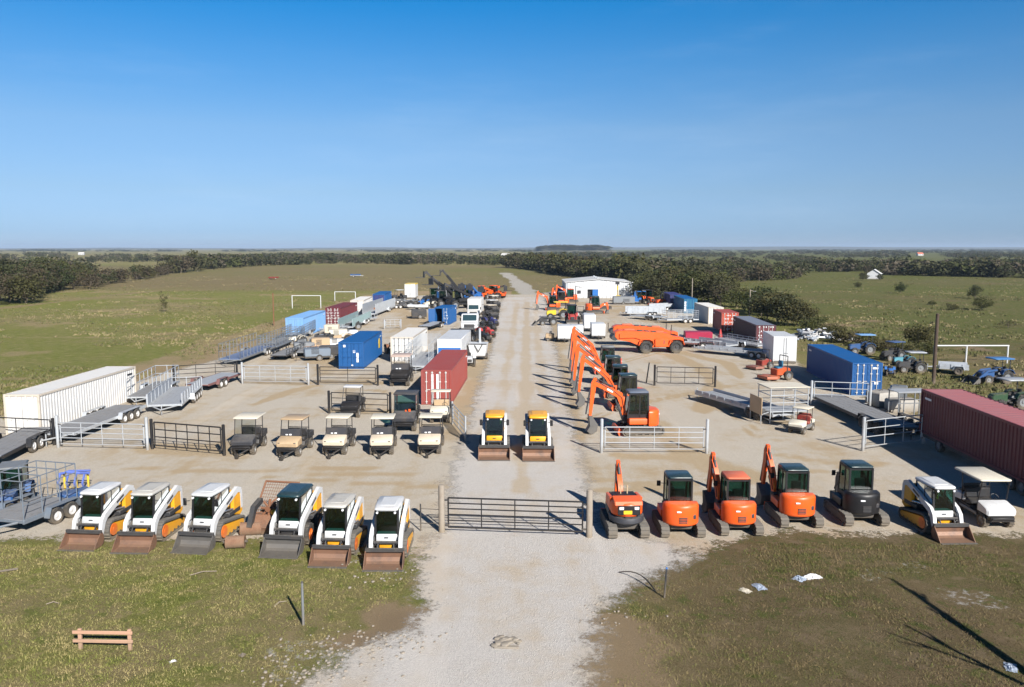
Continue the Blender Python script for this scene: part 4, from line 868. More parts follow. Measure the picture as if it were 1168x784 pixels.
def gravel_mat(name, lo, hi, dirtc, dirt_amt, edge=True, soft=0.08):
    m, nt, b, out = new_mat(name)
    geo = N(nt, 'ShaderNodeNewGeometry').outputs['Position']
    v = N(nt, 'ShaderNodeTexVoronoi'); v.inputs['Scale'].default_value = 26; nt.links.new(geo, v.inputs['Vector'])
    f1 = noise_n(nt, geo, 40, 5, 0.75); f2 = noise_n(nt, geo, 0.9, 7, 0.65); f3 = noise_n(nt, geo, 0.14, 6, 0.6); f4 = noise_n(nt, geo, 6, 6, 0.7)
    mp = N(nt, 'ShaderNodeMapping'); mp.inputs['Scale'].default_value = (1.0, 0.07, 1); nt.links.new(geo, mp.inputs[0])
    f5 = noise_n(nt, mp.outputs[0], 0.8, 6, 0.6); f6 = noise_n(nt, mp.outputs[0], 0.33, 3, 0.5)
    vs = N(nt, 'ShaderNodeSeparateColor'); nt.links.new(v.outputs['Color'], vs.inputs[0])
    st = math_n(nt, 'ADD', math_n(nt, 'MULTIPLY', vs.outputs[0], 0.30), math_n(nt, 'MULTIPLY', f1, 0.75))
    c = mixc(nt, ramp(nt, st, 0.1, 0.95), lo, hi)
    d = math_n(nt, 'ADD', math_n(nt, 'MULTIPLY', f2, 0.45), math_n(nt, 'MULTIPLY', f3, 0.75)); d = math_n(nt, 'ADD', d, math_n(nt, 'MULTIPLY', f5, 0.45))
    da = N(nt, 'ShaderNodeAttribute'); da.attribute_name = 'wear'; d = math_n(nt, 'MULTIPLY', ramp(nt, math_n(nt, 'ADD', d, math_n(nt, 'MULTIPLY', da.outputs['Fac'], 0.34)), 0.74, 1.05), dirt_amt)
    c = mixc(nt, d, c, mixc(nt, f4, (dirtc[0]*0.75, dirtc[1]*0.72, dirtc[2]*0.68), (dirtc[0]*1.25, dirtc[1]*1.25, dirtc[2]*1.25)))
    tk = math_n(nt, 'MULTIPLY', ramp(nt, f6, 0.56, 0.66), 0.28); c = mixc(nt, tk, c, (hi[0]*1.08, hi[1]*1.06, hi[2]*1.04))
    dk = math_n(nt, 'MULTIPLY', ramp(nt, f4, 0.60, 0.75), 0.35); c = mixc(nt, dk, c, (lo[0]*0.6, lo[1]*0.58, lo[2]*0.55))
    nt.links.new(c, b.inputs['Base Color']); b.inputs['Roughness'].default_value = 0.95; b.inputs['Specular IOR Level'].default_value = 0.15
    bump(nt, b, math_n(nt, 'ADD', v.outputs['Distance'], math_n(nt, 'MULTIPLY', f1, 0.7)), 0.7, 0.03)
    if edge:
        at = N(nt, 'ShaderNodeAttribute'); at.attribute_name = 'edge'
        e = math_n(nt, 'ADD', at.outputs['Fac'], math_n(nt, 'MULTIPLY', math_n(nt, 'SUBTRACT', math_n(nt, 'ADD', math_n(nt, 'MULTIPLY', f2, 0.6), math_n(nt, 'MULTIPLY', f4, 0.4)), 0.5), 2.2))
        e = math_n(nt, 'ADD', e, math_n(nt, 'MULTIPLY', math_n(nt, 'SUBTRACT', f1, 0.5), 0.5))
        tr = N(nt, 'ShaderNodeBsdfTransparent'); mx = N(nt, 'ShaderNodeMixShader')
        nt.links.new(ramp(nt, e, 0.5 - soft, 0.5 + soft), mx.inputs[0]); nt.links.new(tr.outputs[0], mx.inputs[1]); nt.links.new(b.outputs[0], mx.inputs[2]); nt.links.new(mx.outputs[0], out.inputs[0])
    return m
def sheet(name, outline, z, inset, mat, step, wear=()):
    """flat sheet cut to an outline: a fine grid carrying the distance to the outline, whose ragged edge the material wears away"""
    poly = [(p[0], p[1]) for p in outline]; xs = [p[0] for p in poly]; ys = [p[1] for p in poly]
    gx = np.arange(min(xs) - 3*inset, max(xs) + 3*inset, step); gy = np.arange(max(3.0, min(ys) - 3*inset), max(ys) + 3*inset, step*1.5)
    X, Y = np.meshgrid(gx, gy); shp = X.shape; X, Y = X.ravel(), Y.ravel(); d = np.full(X.shape, 1e9)
    for i in range(len(poly)):
        (x0, y0), (x1, y1) = poly[i], poly[(i+1) % len(poly)]; L2 = (x1-x0)**2 + (y1-y0)**2
        if L2 < 1e-9: continue
        t = np.clip(((X-x0)*(x1-x0) + (Y-y0)*(y1-y0))/L2, 0, 1); d = np.minimum(d, np.hypot(X-x0-t*(x1-x0), Y-y0-t*(y1-y0)))
    sd = np.where(in_poly(X, Y, poly), d, -d); e = np.clip(0.5 + sd/(2*inset), -0.7, 1.8)
    i, j = np.meshgrid(np.arange(shp[0]-1), np.arange(shp[1]-1), indexing='ij'); w = shp[1]
    Q = np.stack([i*w+j, i*w+j+1, (i+1)*w+j+1, (i+1)*w+j], -1).reshape(-1, 4); Q = Q[(e[Q] > -0.45).any(1)]
    used = np.unique(Q); rm = np.zeros(len(X), np.int64); rm[used] = np.arange(len(used))
    o = np_mesh(name, np.stack([X, Y, np.full_like(X, z)], 1)[used], rm[Q], mat)
    at = o.data.attributes.new('edge', 'FLOAT', 'POINT'); at.data.foreach_set('value', e[used].astype(np.float32))
    X, Y = X[used], Y[used]; wr = np.zeros(len(X)); n2 = fbm(X, Y, 5, 61); px, py = px_of(X, Y)
    for pts, wd, k in wear:
        for p0, p1 in zip(pts[:-1], pts[1:]):
            a, b = P(*p0), P(*p1); ab = b - a; t = np.clip(((X-a.x)*ab.x + (Y-a.y)*ab.y)/ab.length_squared, 0, 1); dd = np.hypot(X-a.x-t*ab.x, Y-a.y-t*ab.y) + (n2-.5)*wd*1.2; wr = np.maximum(wr, k*(1 - sstep(wd*0.3, wd, dd)))
    at = o.data.attributes.new('wear', 'FLOAT', 'POINT'); at.data.foreach_set('value', wr.astype(np.float32)); return o
GROUND = ground_mat()
ground()
GR1 = gravel_mat('yard_gravel', (0.36, 0.32, 0.265), (0.60, 0.545, 0.46), (0.405, 0.31, 0.19), 0.85)
GR2 = gravel_mat('road_gravel', (0.42, 0.395, 0.37), (0.62, 0.585, 0.54), (0.46, 0.37, 0.255), 0.75, soft=0.22)
yard_px = [(-160, 612), (60, 614), (150, 612), (300, 616), (420, 622), (475, 628), (500, 650), (520, 690), (660, 690), (690, 660), (760, 640), (830, 615), (900, 606), (1000, 610), (1080, 606), (1180, 612), (1330, 600),
           (1330, 560), (1168, 540), (1060, 480), (990, 455), (925, 425), (900, 408), (862, 392), (800, 362), (765, 345), (724, 336.5), (610, 336), (480, 337), (455, 341), (330, 382), (243, 412), (190, 425), (145, 440), (60, 464), (-160, 505)]
o = sheet('gravel_yard', [P(*p) for p in yard_px], 0.006, 1.3, GR1, 0.36, wear=(([(536, 490), (548, 440), (556, 400), (562, 365)], 2.2, 1.0), ([(652, 505), (640, 450), (636, 410), (628, 360)], 1.5, 0.7), ([(690, 440), (745, 480), (790, 520), (850, 545)], 1.6, 0.9), ([(765, 405), (800, 420), (815, 440), (800, 470)], 1.0, 1.0), ([(775, 402), (830, 415), (845, 432)], 0.8, 1.0), ([(620, 345), (700, 350), (790, 372)], 6.0, 0.6),
    ([(175, 512), (215, 514), (255, 512)], 1.6, 1.0), ([(280, 436), (350, 438)], 1.4, 0.8), ([(365, 436), (430, 437)], 1.4, 0.9), ([(290, 462), (330, 447), (360, 440)], 0.8, 1.0), ([(380, 468), (440, 470)], 1.5, 0.7), ([(440, 352), (480, 362), (470, 385)], 4.0, 0.7), ([(350, 400), (385, 425)], 2.5, 0.6), ([(120, 532), (250, 540), (330, 536)], 0.35, 0.6), ([(330, 543), (470, 541)], 0.3, 0.55), ([(700, 520), (800, 523)], 0.7, 0.8), ([(660, 545), (760, 556)], 0.5, 0.7), *[([(x0 + dx, y0), (x0*0.5 + x1*0.5 + bow + dx, (y0 + y1)/2), (x1 + dx*0.7, y1)], 0.22, 0.75) for (x0, y0, x1, y1, bow) in ((560, 560, 300, 545, 8), (620, 556, 900, 566, -6), (548, 470, 420, 445, 20), (660, 480, 830, 440, -18), (680, 560, 1010, 530, 10), (170, 540, 420, 534, 6), (640, 425, 760, 398, 10), (556, 400, 480, 372, 14), (860, 500, 790, 450, 12)) for dx in (0, 11)], ([(890, 520), (960, 530), (1010, 528)], 0.8, 0.6)))
tag(o, 'tan gravel yard where the machines and containers are parked', 'yard', kind='structure')
road_px = [(260, 860), (345, 784), (405, 742), (470, 722), (486, 690), (474, 640), (503, 600), (512, 560), (528, 500), (545, 450), (560, 400), (570, 350), (573, 339), (620, 339), (625, 350), (634, 400), (645, 450), (658, 500), (672, 560), (690, 600), (760, 620), (790, 636), (735, 660), (690, 690), (672, 730), (672, 784), (675, 860)]
o = sheet('gravel_road', [P(*p) for p in road_px], 0.012, 1.1, GR2, 0.3, wear=(([(594, 560), (597, 480), (600, 400), (601, 345)], 0.7, 0.8), ([(560, 520), (575, 440), (585, 380), (590, 345)], 0.6, 0.5), ([(625, 470), (615, 400), (610, 345)], 0.6, 0.5)))
tag(o, 'pale gravel driveway running through the gate and up the middle of the yard', 'road', kind='structure')

# short grass in front of the yard
def grass():
    n = 420000
    X = RNG.uniform(-30, 32, n); Y = RNG.uniform(15.5, 33, n); px, py = px_of(X, Y)
    L = in_poly(px, py, [(-500, 618), (60, 622), (290, 628), (440, 640), (470, 660), (450, 686), (405, 704), (385, 730), (330, 775), (250, 850), (250, 1100), (-500, 1100)])
    Rg = in_poly(px, py, [(740, 668), (815, 640), (865, 620), (1000, 620), (1168, 622), (1500, 615), (1500, 1100), (690, 1100), (690, 790), (735, 735), (712, 690)])
    f = fbm(X, Y, 2.6, 9); f2 = fbm(X, Y, 0.8, 12)
    q = f*0.5 + f2*0.35 + RNG.random(n)*0.3; keep = (L & (q > 0.50)) | (Rg & (q > 0.56)); X, Y, f = X[keep], Y[keep], f[keep]; n = len(X)
    h = RNG.uniform(0.02, 0.075, n)*(0.5 + f*1.0)*np.where(RNG.random(n) < 0.06, 1.9, 1); a = RNG.uniform(0, 2*math.pi, n); w = RNG.uniform(0.006, 0.014, n); lx = RNG.normal(0, 0.035, n); ly = RNG.normal(0, 0.035, n)
    dx, dy = np.cos(a)*w, np.sin(a)*w; z = np.zeros(n)
    V = np.stack([np.stack([X-dx, Y-dy, z], 1), np.stack([X+dx, Y+dy, z], 1), np.stack([X+lx, Y+ly, h], 1)], 1).reshape(-1, 3)
    m, nt, b, out = new_mat('grass_blade'); geo = N(nt, 'ShaderNodeNewGeometry').outputs['Position']
    c = mixc(nt, ramp(nt, noise_n(nt, geo, 1.3, 6, 0.7), 0.38, 0.62), (0.34, 0.28, 0.13), (0.17, 0.19, 0.045)); sx = N(nt, 'ShaderNodeSeparateXYZ'); nt.links.new(geo, sx.inputs[0]); c = mixc(nt, math_n(nt, 'MULTIPLY', ramp(nt, sx.outputs[0], 0, 8), 0.85), c, mixc(nt, ramp(nt, noise_n(nt, geo, 1.7, 6, 0.7), 0.44, 0.58), (0.19, 0.135, 0.075), (0.085, 0.10, 0.026))); nt.links.new(c, b.inputs['Base Color']); b.inputs['Roughness'].default_value = 0.8; b.inputs['Specular IOR Level'].default_value = 0.15
    o = np_mesh('grass', V, np.arange(3*n).reshape(-1, 3), m); tag(o, 'short patchy grass in front of the parked loaders and excavators', 'grass', kind='stuff')
grass()
def pasture():
    n = 60000; d = np.exp(RNG.uniform(math.log(42), math.log(330), n)); px = RNG.uniform(-250, 1450, n); X = (px - 584)/F_PX*d; Y = d
    k = ((X < -33 + (Y-50)*0.03) | (X > 31) | (Y > 205)) & (np.abs(X - 2) > 6) & ~((X > -40) & (X < 32) & (Y < 205) & (Y > 40) & (X > -31)) & (fbm(X, Y, 14, 71) + fbm(X, Y, 3, 72)*0.6 > 0.78)
    X, Y = X[k], Y[k]; n = len(X); h = RNG.uniform(0.08, 0.30, n); nb = 5; X = np.repeat(X, nb); Y = np.repeat(Y, nb); h = np.repeat(h, nb)*RNG.uniform(.5, 1.1, n*nb); X = X + RNG.normal(0, .16, n*nb); Y = Y + RNG.normal(0, .16, n*nb); a = RNG.uniform(0, 6.28, n*nb); w = h*RNG.uniform(0.25, 0.6, n*nb); dx, dy = np.cos(a)*w, np.sin(a)*w; far = sstep(260, 900, np.hypot(X, Y)); z = far*(fbm(X, Y, 420, 5, 3) - 0.55)*5.0 - far*1.0
    V = np.stack([np.stack([X-dx, Y-dy, z], 1), np.stack([X+dx, Y+dy, z], 1), np.stack([X + RNG.normal(0, .08, n*nb), Y + RNG.normal(0, .08, n*nb), z+h], 1)], 1).reshape(-1, 3)
    m, nt, b, out = new_mat('pasture_tuft'); geo = N(nt, 'ShaderNodeNewGeometry'); c = mixc(nt, geo.outputs['Random Per Island'], (0.16, 0.135, 0.06), (0.085, 0.10, 0.03)); c = mixc(nt, ramp(nt, noise_n(nt, geo.outputs['Position'], 0.06, 3), .45, .6), c, (0.24, 0.195, 0.10)); nt.links.new(c, b.inputs['Base Color']); b.inputs['Roughness'].default_value = 0.9
    tag(np_mesh('pasture_tufts', V, np.arange(3*n*nb).reshape(-1, 3), m), 'rough grass tussocks scattered over the fields round the yard', 'grass', kind='stuff')
pasture()
def rubble(name, label, boxes, mat, size, kind='stuff', flat=0.5):
    """boxes: (px, py, spread m, count)"""
    mb = MB()
    for (x, y, sp, k) in boxes:
        c = P(x, y)
        for i in range(k):
            q = c + Vector((random.gauss(0, sp), random.gauss(0, sp*0.7))); r = random.uniform(*size); M = Matrix.Translation((q.x, q.y, r*0.25)) @ Matrix.Rotation(random.random()*6, 4, 'Z') @ Matrix.Rotation(random.uniform(-.3, .3), 4, 'X')
            mb.M = M; mb.plan([(r*random.uniform(.7, 1.1)*math.cos(t), r*random.uniform(.6, 1)*math.sin(t)) for t in np.linspace(0, 5.4, 7)], -r*0.3, r*flat, r*0.18)
    o = mb.obj(name, mat); return tag(o, label, 'rubble', kind=kind)
rubble('gravel_stones', 'loose pale stones along the left edge of the driveway mouth', [(380, 750, 1.0, 90), (340, 775, 0.9, 70), (420, 735, 0.8, 40), (480, 728, 0.5, 25), (690, 700, 0.6, 30), (440, 655, 0.8, 40)], CONC, (0.02, 0.065))

# ---------------------------------------------------------------- front row, left of the gate
FG = 'skid steers in the front row'
def gp(x, y): v = P(x, y); return (v.x, v.y, 0)
def ss_at(x, y, *a, **k):
    """x, y: pixel of the middle of the bucket's lip"""
    rz = k.pop('rz', 0.0); s = k.get('s', 1.0); p = P(x, y); f = Matrix.Rotation(rz, 2) @ Vector((0, -1.98*s)); return skid_steer(a[0], (p.x - f.x, p.y - f.y, 0), rz, **k)
ss_at(86, 629, 'white and yellow tracked loader at the left end of the front row', rz=R(-4), s=0.97, group=FG)
ss_at(147, 632, 'white and yellow tracked loader second from the left in the front row', rz=R(-2), s=0.99, group=FG, roof=paint('dusty_white_paint', (0.47, 0.46, 0.43), 0.55, 0.45))
ss_at(215, 632, 'white tracked loader with a side mirror, just left of the rusty brush cutter', rz=R(-7), s=0.98, group=FG, low=DARK, mirrors=True, bucket=BUCKG)
ss_at(317, 637, 'white loader on tyres with a black cab roof, beside the rusty brush cutter', rz=R(-5), s=1.02, group=FG, roof=TEALROOF, bucket=BUCKG, drive='wheel', low=DARK)
ss_at(373, 648, 'white and yellow loader just right of the black-roofed loader', rz=R(-3), s=0.97, group=FG, roof=_mats['dusty_white_paint'])
ss_at(436, 652, 'white and yellow loader nearest the main black gate', rz=R(0), s=0.97, group=FG)
ss_at(563.5, 526, 'yellow-roofed loader with black mirrors, left one of the pair standing on the driveway', s=1.1, roof=YELLOW, panel=YELLOW, mirrors=True, low=DARK, bhw=0.78, group='loaders on the driveway')
ss_at(614.5, 527, 'yellow-roofed loader with black mirrors, right one of the pair standing on the driveway', s=1.1, roof=YELLOW, panel=YELLOW, mirrors=True, low=DARK, bhw=0.78, group='loaders on the driveway')
ss_at(1094, 621, 'white and yellow tracked loader beside the white golf cart', rz=R(2), s=0.97)

# rusty brush cutter and drums
def brush_cutter():
    p = P(303, 612); t = thing('brush_cutter', 'rusty brush cutter with a raised mesh guard between two white loaders', 'attachment', (p.x, p.y + 0.6, 0), R(-10))
    m = MB(); m.prism([(-0.5, 0.05), (-0.6, 0.35), (-0.2, 0.75), (0.6, 0.7), (0.7, 0.1)], -0.55, 0.55, 0.04); m.obj('deck', RUST, t)
    m = MB(); z0, z1, y0, y1 = 0.7, 1.7, 0.1, 1.25
    for x in (-0.75, 0.75): m.cyl((x*0.9, y0, z0), (x, y1, z1), 0.045)
    m.cyl((-0.75, y1, z1), (0.75, y1, z1), 0.045); m.cyl((-0.68, y0, z0), (0.68, y0, z0), 0.045)
    for i in range(1, 14): x = -0.72 + 1.44*i/14; m.cyl((x*0.92, y0, z0), (x, y1, z1), 0.010, n=4)
    for i in range(1, 10): f = i/10; m.cyl((-0.7, y0 + (y1-y0)*f, z0 + (z1-z0)*f), (0.7, y0 + (y1-y0)*f, z0 + (z1-z0)*f), 0.010, n=4)
    m.cyl((-0.5, y0, z0), (0.55, y1, z1), 0.035); m.obj('mesh_guard', RUST, t)
    m = MB()
    for k in range(8): a = k*math.pi/4; m.cyl((0.05, -0.1, 1.0), (0.05 + 0.36*math.cos(a), -0.1 + 0.1*math.sin(a), 1.0 + 0.36*math.sin(a)), 0.05)
    m.cyl((0.05, -0.25, 1.0), (0.05, 0.3, 1.0), 0.12, n=12); m.obj('cutter_disc', RUST, t)
    m = MB(); m.band([(-0.7, 0.35), (-0.3, 1.05), (0.3, 1.2)], 0.2, -0.62, -0.42); m.band([(-0.5, 0.3), (0.0, 0.9)], 0.14, 0.3, 0.42); m.obj('arm', DARK, t)
    m = MB(); m.box(0.2, 0.5, -0.35, 0.1, 0.8, 1.0, 0.06); m.obj('motor', YELLOW, t)
    return t
brush_cutter()
def drum(label, x, y, L, r, rz):
    p = P(x, y); t = thing('roller_drum', label, 'drum', (p.x, p.y, 0), rz, 'rusty drums by the brush cutter')
    m = MB(); m.cyl((-L/2, 0, r), (L/2, 0, r), r, n=22); m.cyl((-L/2 - 0.04, 0, r), (-L/2, 0, r), r*1.06, n=22); m.cyl((L/2, 0, r), (L/2 + 0.04, 0, r), r*1.06, n=22); m.cyl((-0.02, 0, r), (0.02, 0, r), r*1.05, n=22); m.obj('drum', RUST, t)
    m = MB(); m.cyl((-L/2 - 0.14, 0, r), (L/2 + 0.14, 0, r), 0.05); m.obj('axle', DARK, t)
drum('low rusty drum lying on the grass in front of the brush cutter', 269, 625, 0.62, 0.24, R(8))
drum('rusty drum under the brush cutter, on the gravel edge', 287, 610, 0.75, 0.26, R(10))

# ---------------------------------------------------------------- front row, right of the gate (seen from behind)
RG = 'excavators in the front row'
def ex_at(x, y, label, **k):
    """x, y: pixel of the middle of the rear end on the ground"""
    rz = k.pop('rz', math.pi); s = k.get('s', 1.0); p = P(x, y); f = Matrix.Rotation(rz, 2) @ Vector((0, 1.05*s)); return excavator(label, (p.x - f.x, p.y - f.y, 0), rz, **k)
ex_at(717, 615, 'small cabless orange machine with a black rear panel beside the gate post', s=1.0, cab=False, pose='peek', bw=0.66, rz=math.pi + R(2), group=RG)
ex_at(779, 614, 'orange black-cabbed excavator with no visible boom, next to the cabless orange machine', s=0.92, pose='down', group=RG)
ex_at(846, 612, 'orange excavator with an orange cab roof and boom folded at its left', s=0.89, roof=FADED, pose='tuck', boomx=0.55, swing=R(12), group=RG, bmat=DARK)
ex_at(914, 603, 'orange excavator with a black cab roof and raised boom, beside the all-black machine', s=0.92, pose='tuck', boomx=0.60, swing=R(12), group=RG)
ex_at(988, 601, 'all-black cab excavator between the orange excavator and the white loader', s=0.95, body=BLACK, pose='down', group=RG, boommat=DARK)
p = P(1142, 605); utv('white golf cart with a cream roof at the right end of the front row', (p.x, p.y + 1.35, 0), 0.0, hood=WHITE, body=BLACK, roof=CREAM, golf=True, wind='none', name='golf_cart', rl=(-0.85, 1.25), s=0.98, hitch=False)

# ---------------------------------------------------------------- golf and utility carts
UG = 'utility carts in a row'
def cart(x, y, label, **k):
    s = k.get('s', 1.0); p = P(x, y); rz = k.pop('rz', 0.0); return utv(label, (p.x, p.y + 1.45*s, 0), rz, **k)
cart(275, 521, 'black utility cart with a tan roof at the left end of the cart row', hood=CHAR, body=BLACK, wind='clear', group=UG, rl=(-0.6, 1.1), rx=0.7)
cart(329, 523, 'utility cart with a faded brown roof and brown hood, second in the cart row', rz=R(-5), hood=TAN2, roof=TAN2, group=UG, rl=(-0.5, 0.85))
cart(381, 521, 'tan-hooded utility cart, middle one of the cart row', rz=R(-3), group=UG, rl=(-0.45, 0.8))
cart(433, 521, 'tan-hooded utility cart just right of the middle one in the cart row', rz=R(3), group=UG, rl=(-0.6, 0.7))
cart(489, 520, 'tan-hooded utility cart at the right end of the row, in front of the red container', group=UG, rl=(-0.5, 0.7))
cart(398, 478, 'black cart with a small white roof behind the middle of the cart row', hood=BLACK, body=BLACK, roof=WHITE, wind='none', hitch=False, rl=(-0.2, 0.7), rx=0.62)
cart(460, 494, 'enclosed black utility vehicle with a green windshield and orange light, behind the cart row', hood=CHAR, body=BLACK, roof=CHAR, wind='none', hitch=False, s=1.15, name='enclosed_utility_vehicle', cat='utility vehicle')
v = [o for o in bpy.data.objects if o.name == 'enclosed_utility_vehicle'][0]
m = MB(); m.add([(-.57, -.6, 1.06), (.57, -.6, 1.06), (.56, -.5, 1.9), (-.56, -.5, 1.9)], [(0, 1, 2, 3)]); m.add([(-.575, .6, .9), (-.575, -.6, 1.06), (-.57, -.5, 1.9), (-.57, .64, 1.9)], [(0, 1, 2, 3)]); m.add([(.575, .6, .9), (.575, -.6, 1.06), (.57, -.5, 1.9), (.57, .64, 1.9)], [(0, 1, 2, 3)]); m.obj('windshield', GLASS, v, False)
m = MB(); m.cyl((0.25, -0.7, 1.04), (0.25, -0.7, 1.16), 0.07, n=10); m.cyl((0.05, -0.7, 1.04), (0.05, -0.7, 1.12), 0.05, n=10); m.obj('beacon', ORANGE, v)
cart(501, 484, 'cart with a striped cream roof and benches right in front of the red container doors', hood=CREAM, body=GREY, roof=CREAM, wind='none', hitch=False, rl=(-0.3, 0.5), seat=TAN2)
cart(455, 442, 'black utility vehicle with a pinkish roof beside the blue container with the yellow mark', hood=BLACK, body=BLACK, roof=paint('pinkish_canopy', (0.55, 0.42, 0.36), 0.6, 0.3), wind='half', s=1.25, hitch=False, rl=(-0.7, 0.9))

# ---------------------------------------------------------------- containers, left side
TH = R(-2.5)
container('long white container with rust-stained edges at the far left by the field', (23.5, 450), (124.5, 421.5), L=11.8, w=2.25, doors=True, bar=CWHITE)
container('pale sky-blue container with open frame doors beyond the railed trailers', (335.6, 362.7), (362, 354.2), side=SKYB, bar=SKYB)
container('maroon container with white-lettered doors behind the sky-blue one', (379.6, 351.1), (403.5, 343.6), L=12.2, side=MAROON, bar=CWHITE, marks=[(-0.9 + 0.22*i, 0.5 + 0.42*j, 0.14, 0.16) for i in range(9) for j in range(5) if (i*7 + j*3) % 4 != 0], mk=0.3)
container('white container between the maroon and the far blue one', (407, 342.8), (421.5, 336.6), L=11.5, side=CWHITE, bar=CWHITE)
container('blue container at the far left end of the container row, open dark front', (432, 335.6), (443, 330.7), L=11, side=CBLUE, bar=CBLUE, doorm=NAVY, lift=0.3, z=2.9)
container('bright blue container with a yellow side mark, behind the black gate', (400, 390.3), (423, 377.3), w=2.4, L=10.5, side=CBLUE, bar=CBLUE, marks=[(0.62, 0.65, 0.2, 0.9), (-0.62, 2.1, 0.22, 0.22), (0.30, 1.55, 0.2, 0.26), (0.10, 0.3, 0.16, 0.12)])
o = [q for q in bpy.data.objects if q.get('label', '').startswith('bright blue')][0]
m = MB(); m.cyl((1.165, 3.6, 1.55), (1.205, 3.6, 1.55), 0.45, n=6); m.box(1.165, 1.20, 3.25, 3.95, 0.95, 1.5); m.obj('logo', LEMON, o)
container('blue container with one white-lettered door swung open, in the middle of the left yard', (504, 351), (514.5, 347), L=6.06, side=CBLUE, bar=GALV, open_door=True, marks=[(0.3 + 0.18*i, 0.35 + 0.5*j, 0.12, 0.2) for i in range(4) for j in range(4) if (i + j) % 3], mk=0.32)
container('cream-white container behind the galvanised cage trailer', (458, 384.5), (476.3, 373.4), L=9.8, side=CWHITE, bar=GREY)
container('brick-red container with orange sunlit side beside the driveway', (497.3, 422.3), (518.5, 398.8), w=2.25, side=CRED, roofm=CRED, doorm=CRED, bar=CWHITE, marks=[(-0.28, 0.2, 0.16, 2.1), (0.10, 0.2, 0.16, 2.1)])
# ---------------------------------------------------------------- containers, right side
container('long maroon container on a wheeled chassis at the right edge', (1261, 510), (1074, 443.5), z=3.25, lift=0.65, L=None, w=2.35, side=MAROON, roofm=PINKROOF, wheels=(-4.2, -3.3, -2.4, 4.6), bar=CWHITE, group=None)
container('long blue container with white-marked blue doors on the right of the yard', (990, 414), (935.5, 392.6), w=2.3, side=CBLUE, doorm=CBLUE, bar=CWHITE, marks=[(0.7, 0.9, 0.3, 0.2), (0.6, 2.1, 0.4, 0.14), (0.7, 0.3, 0.2, 0.2)])
container('dark maroon container with grey roof and pale doors behind the white box', (874, 371), (846.5, 360.5), side=DMAROON, roofm=SLATE, doorm=MAROON, bar=CWHITE, marks=[(-0.8 + 0.27*i, 0.3 + 0.5*j, 0.16, 0.25) for i in range(7) for j in range(5) if (i*5 + j) % 3], mk=0.3)
container('red-orange container with white-lettered doors between the white and the dark maroon ones', (833, 356.5), (821, 352), L=6.06, side=CRED, doorm=CORANGE, bar=CWHITE, marks=[(-0.6 + 0.2*i, 0.3 + 0.45*j, 0.13, 0.2) for i in range(7) for j in range(5) if (i*3 + j) % 4], mk=0.33, z=2.9, lift=0.3)
container('white container between the teal and the red-orange ones', (817, 350.5), (801.5, 345.6), side=CWHITE, bar=CWHITE, L=10.5)
container('teal-blue container with pale lettering at the far right back of the yard', (788, 341), (776, 336.8), side=TEAL, roofm=CBLUE, bar=CBLUE, L=11.5, marks=[(-0.9 + 0.0*i, 0.4 + 0.3*i, 0.4, 0.2) for i in range(6)])
container('navy container with a purplish roof, farthest on the right row', (771.5, 336.3), (764, 333.4), side=NAVY, roofm=NAVY, L=10, bar=NAVY)
# white truck box with doors
def box_body(label, near, far, z, w, h, L, mat, lift=0.75, name='truck_box', roofm=None, lower=None, wheels=None, door=True, cat='container'):
    a, b = P(*near, z), P(*far, z); d = (b - a).normalized(); c = a + d*L/2; t = thing(name, label, cat, (c.x, c.y, 0), math.atan2(-d.x, d.y)); hw, hl = w/2, L/2
    m = MB(); m.box(-hw, hw, -hl, hl, lift, lift + h, 0.05); bd = m.obj('body', mat, t)
    m = MB()
    for x in (-hw, hw - 0.07): m.box(x - 0.005, x + 0.075, -hl - 0.01, -hl + 0.06, lift - 0.01, lift + h + 0.01)
    m.box(-hw + 0.072, hw - 0.072, -hl - 0.01, -hl + 0.06, lift + h - 0.07, lift + h + 0.008); m.obj('trim', mat, bd)
    if roofm is not None: m = MB(); m.box(-hw - 0.01, hw + 0.01, -hl - 0.01, hl, lift + h - 0.25, lift + h + 0.03, 0.04); m.obj('roof', roofm, bd)
    if door:
        m = MB()
        for x0, x1 in ((-hw + 0.1, -0.015), (0.015, hw - 0.1)): m.box(x0, x1, -hl - 0.02, -hl + 0.02, lift + 0.1, lift + h - 0.12, 0.01)
        dr = m.obj('door', mat, t); m = MB()
        for x in (-0.12, 0.12): m.cyl((x, -hl - 0.04, lift + 0.1), (x, -hl - 0.04, lift + h - 0.15), 0.02); m.box(x - 0.02, x + 0.2, -hl - 0.06, -hl - 0.03, lift + 0.8, lift + 0.84)
        m.obj('locking_bar', GREY, dr)
    if lower is not None: m = MB(); m.box(-hw + 0.08, hw - 0.08, -hl - 0.03, -hl, lift + 0.2, lift + h*0.62, 0.01); m.obj('panel', lower, t)
    m = MB(); m.box(-hw*0.5, -hw*0.3, -hl, hl, lift - 0.25, lift - 0.002); m.box(hw*0.3, hw*0.5, -hl, hl, lift - 0.25, lift - 0.002); m.box(-hw, hw, -hl + 0.05, -hl + 0.2, lift - 0.2, lift - 0.002); m.box(-hw, hw, hl - 0.2, hl - 0.05, lift - 0.2, lift - 0.002)
    for sx in (-1, 1):
        for y in (-hl + 0.3, hl - 0.3): m.box(sx*hw*0.85 - 0.06, sx*hw*0.85 + 0.06, y - 0.06, y + 0.06, 0, lift - 0.2) if not wheels else None
    m.obj('frame', DARK, t)
    for y in (wheels or ()):
        for sx in (-1, 1): wheel(t, sx*(hw - 0.12), y, 0.42, 0.25, GREY, lugs=False, n=14)
    return t
box_body('white truck box with double doors in front of the dark maroon container', (896, 384), (883, 378), 2.75, 2.25, 2.5, 5.2, WHITE, lift=0.25, wheels=None)
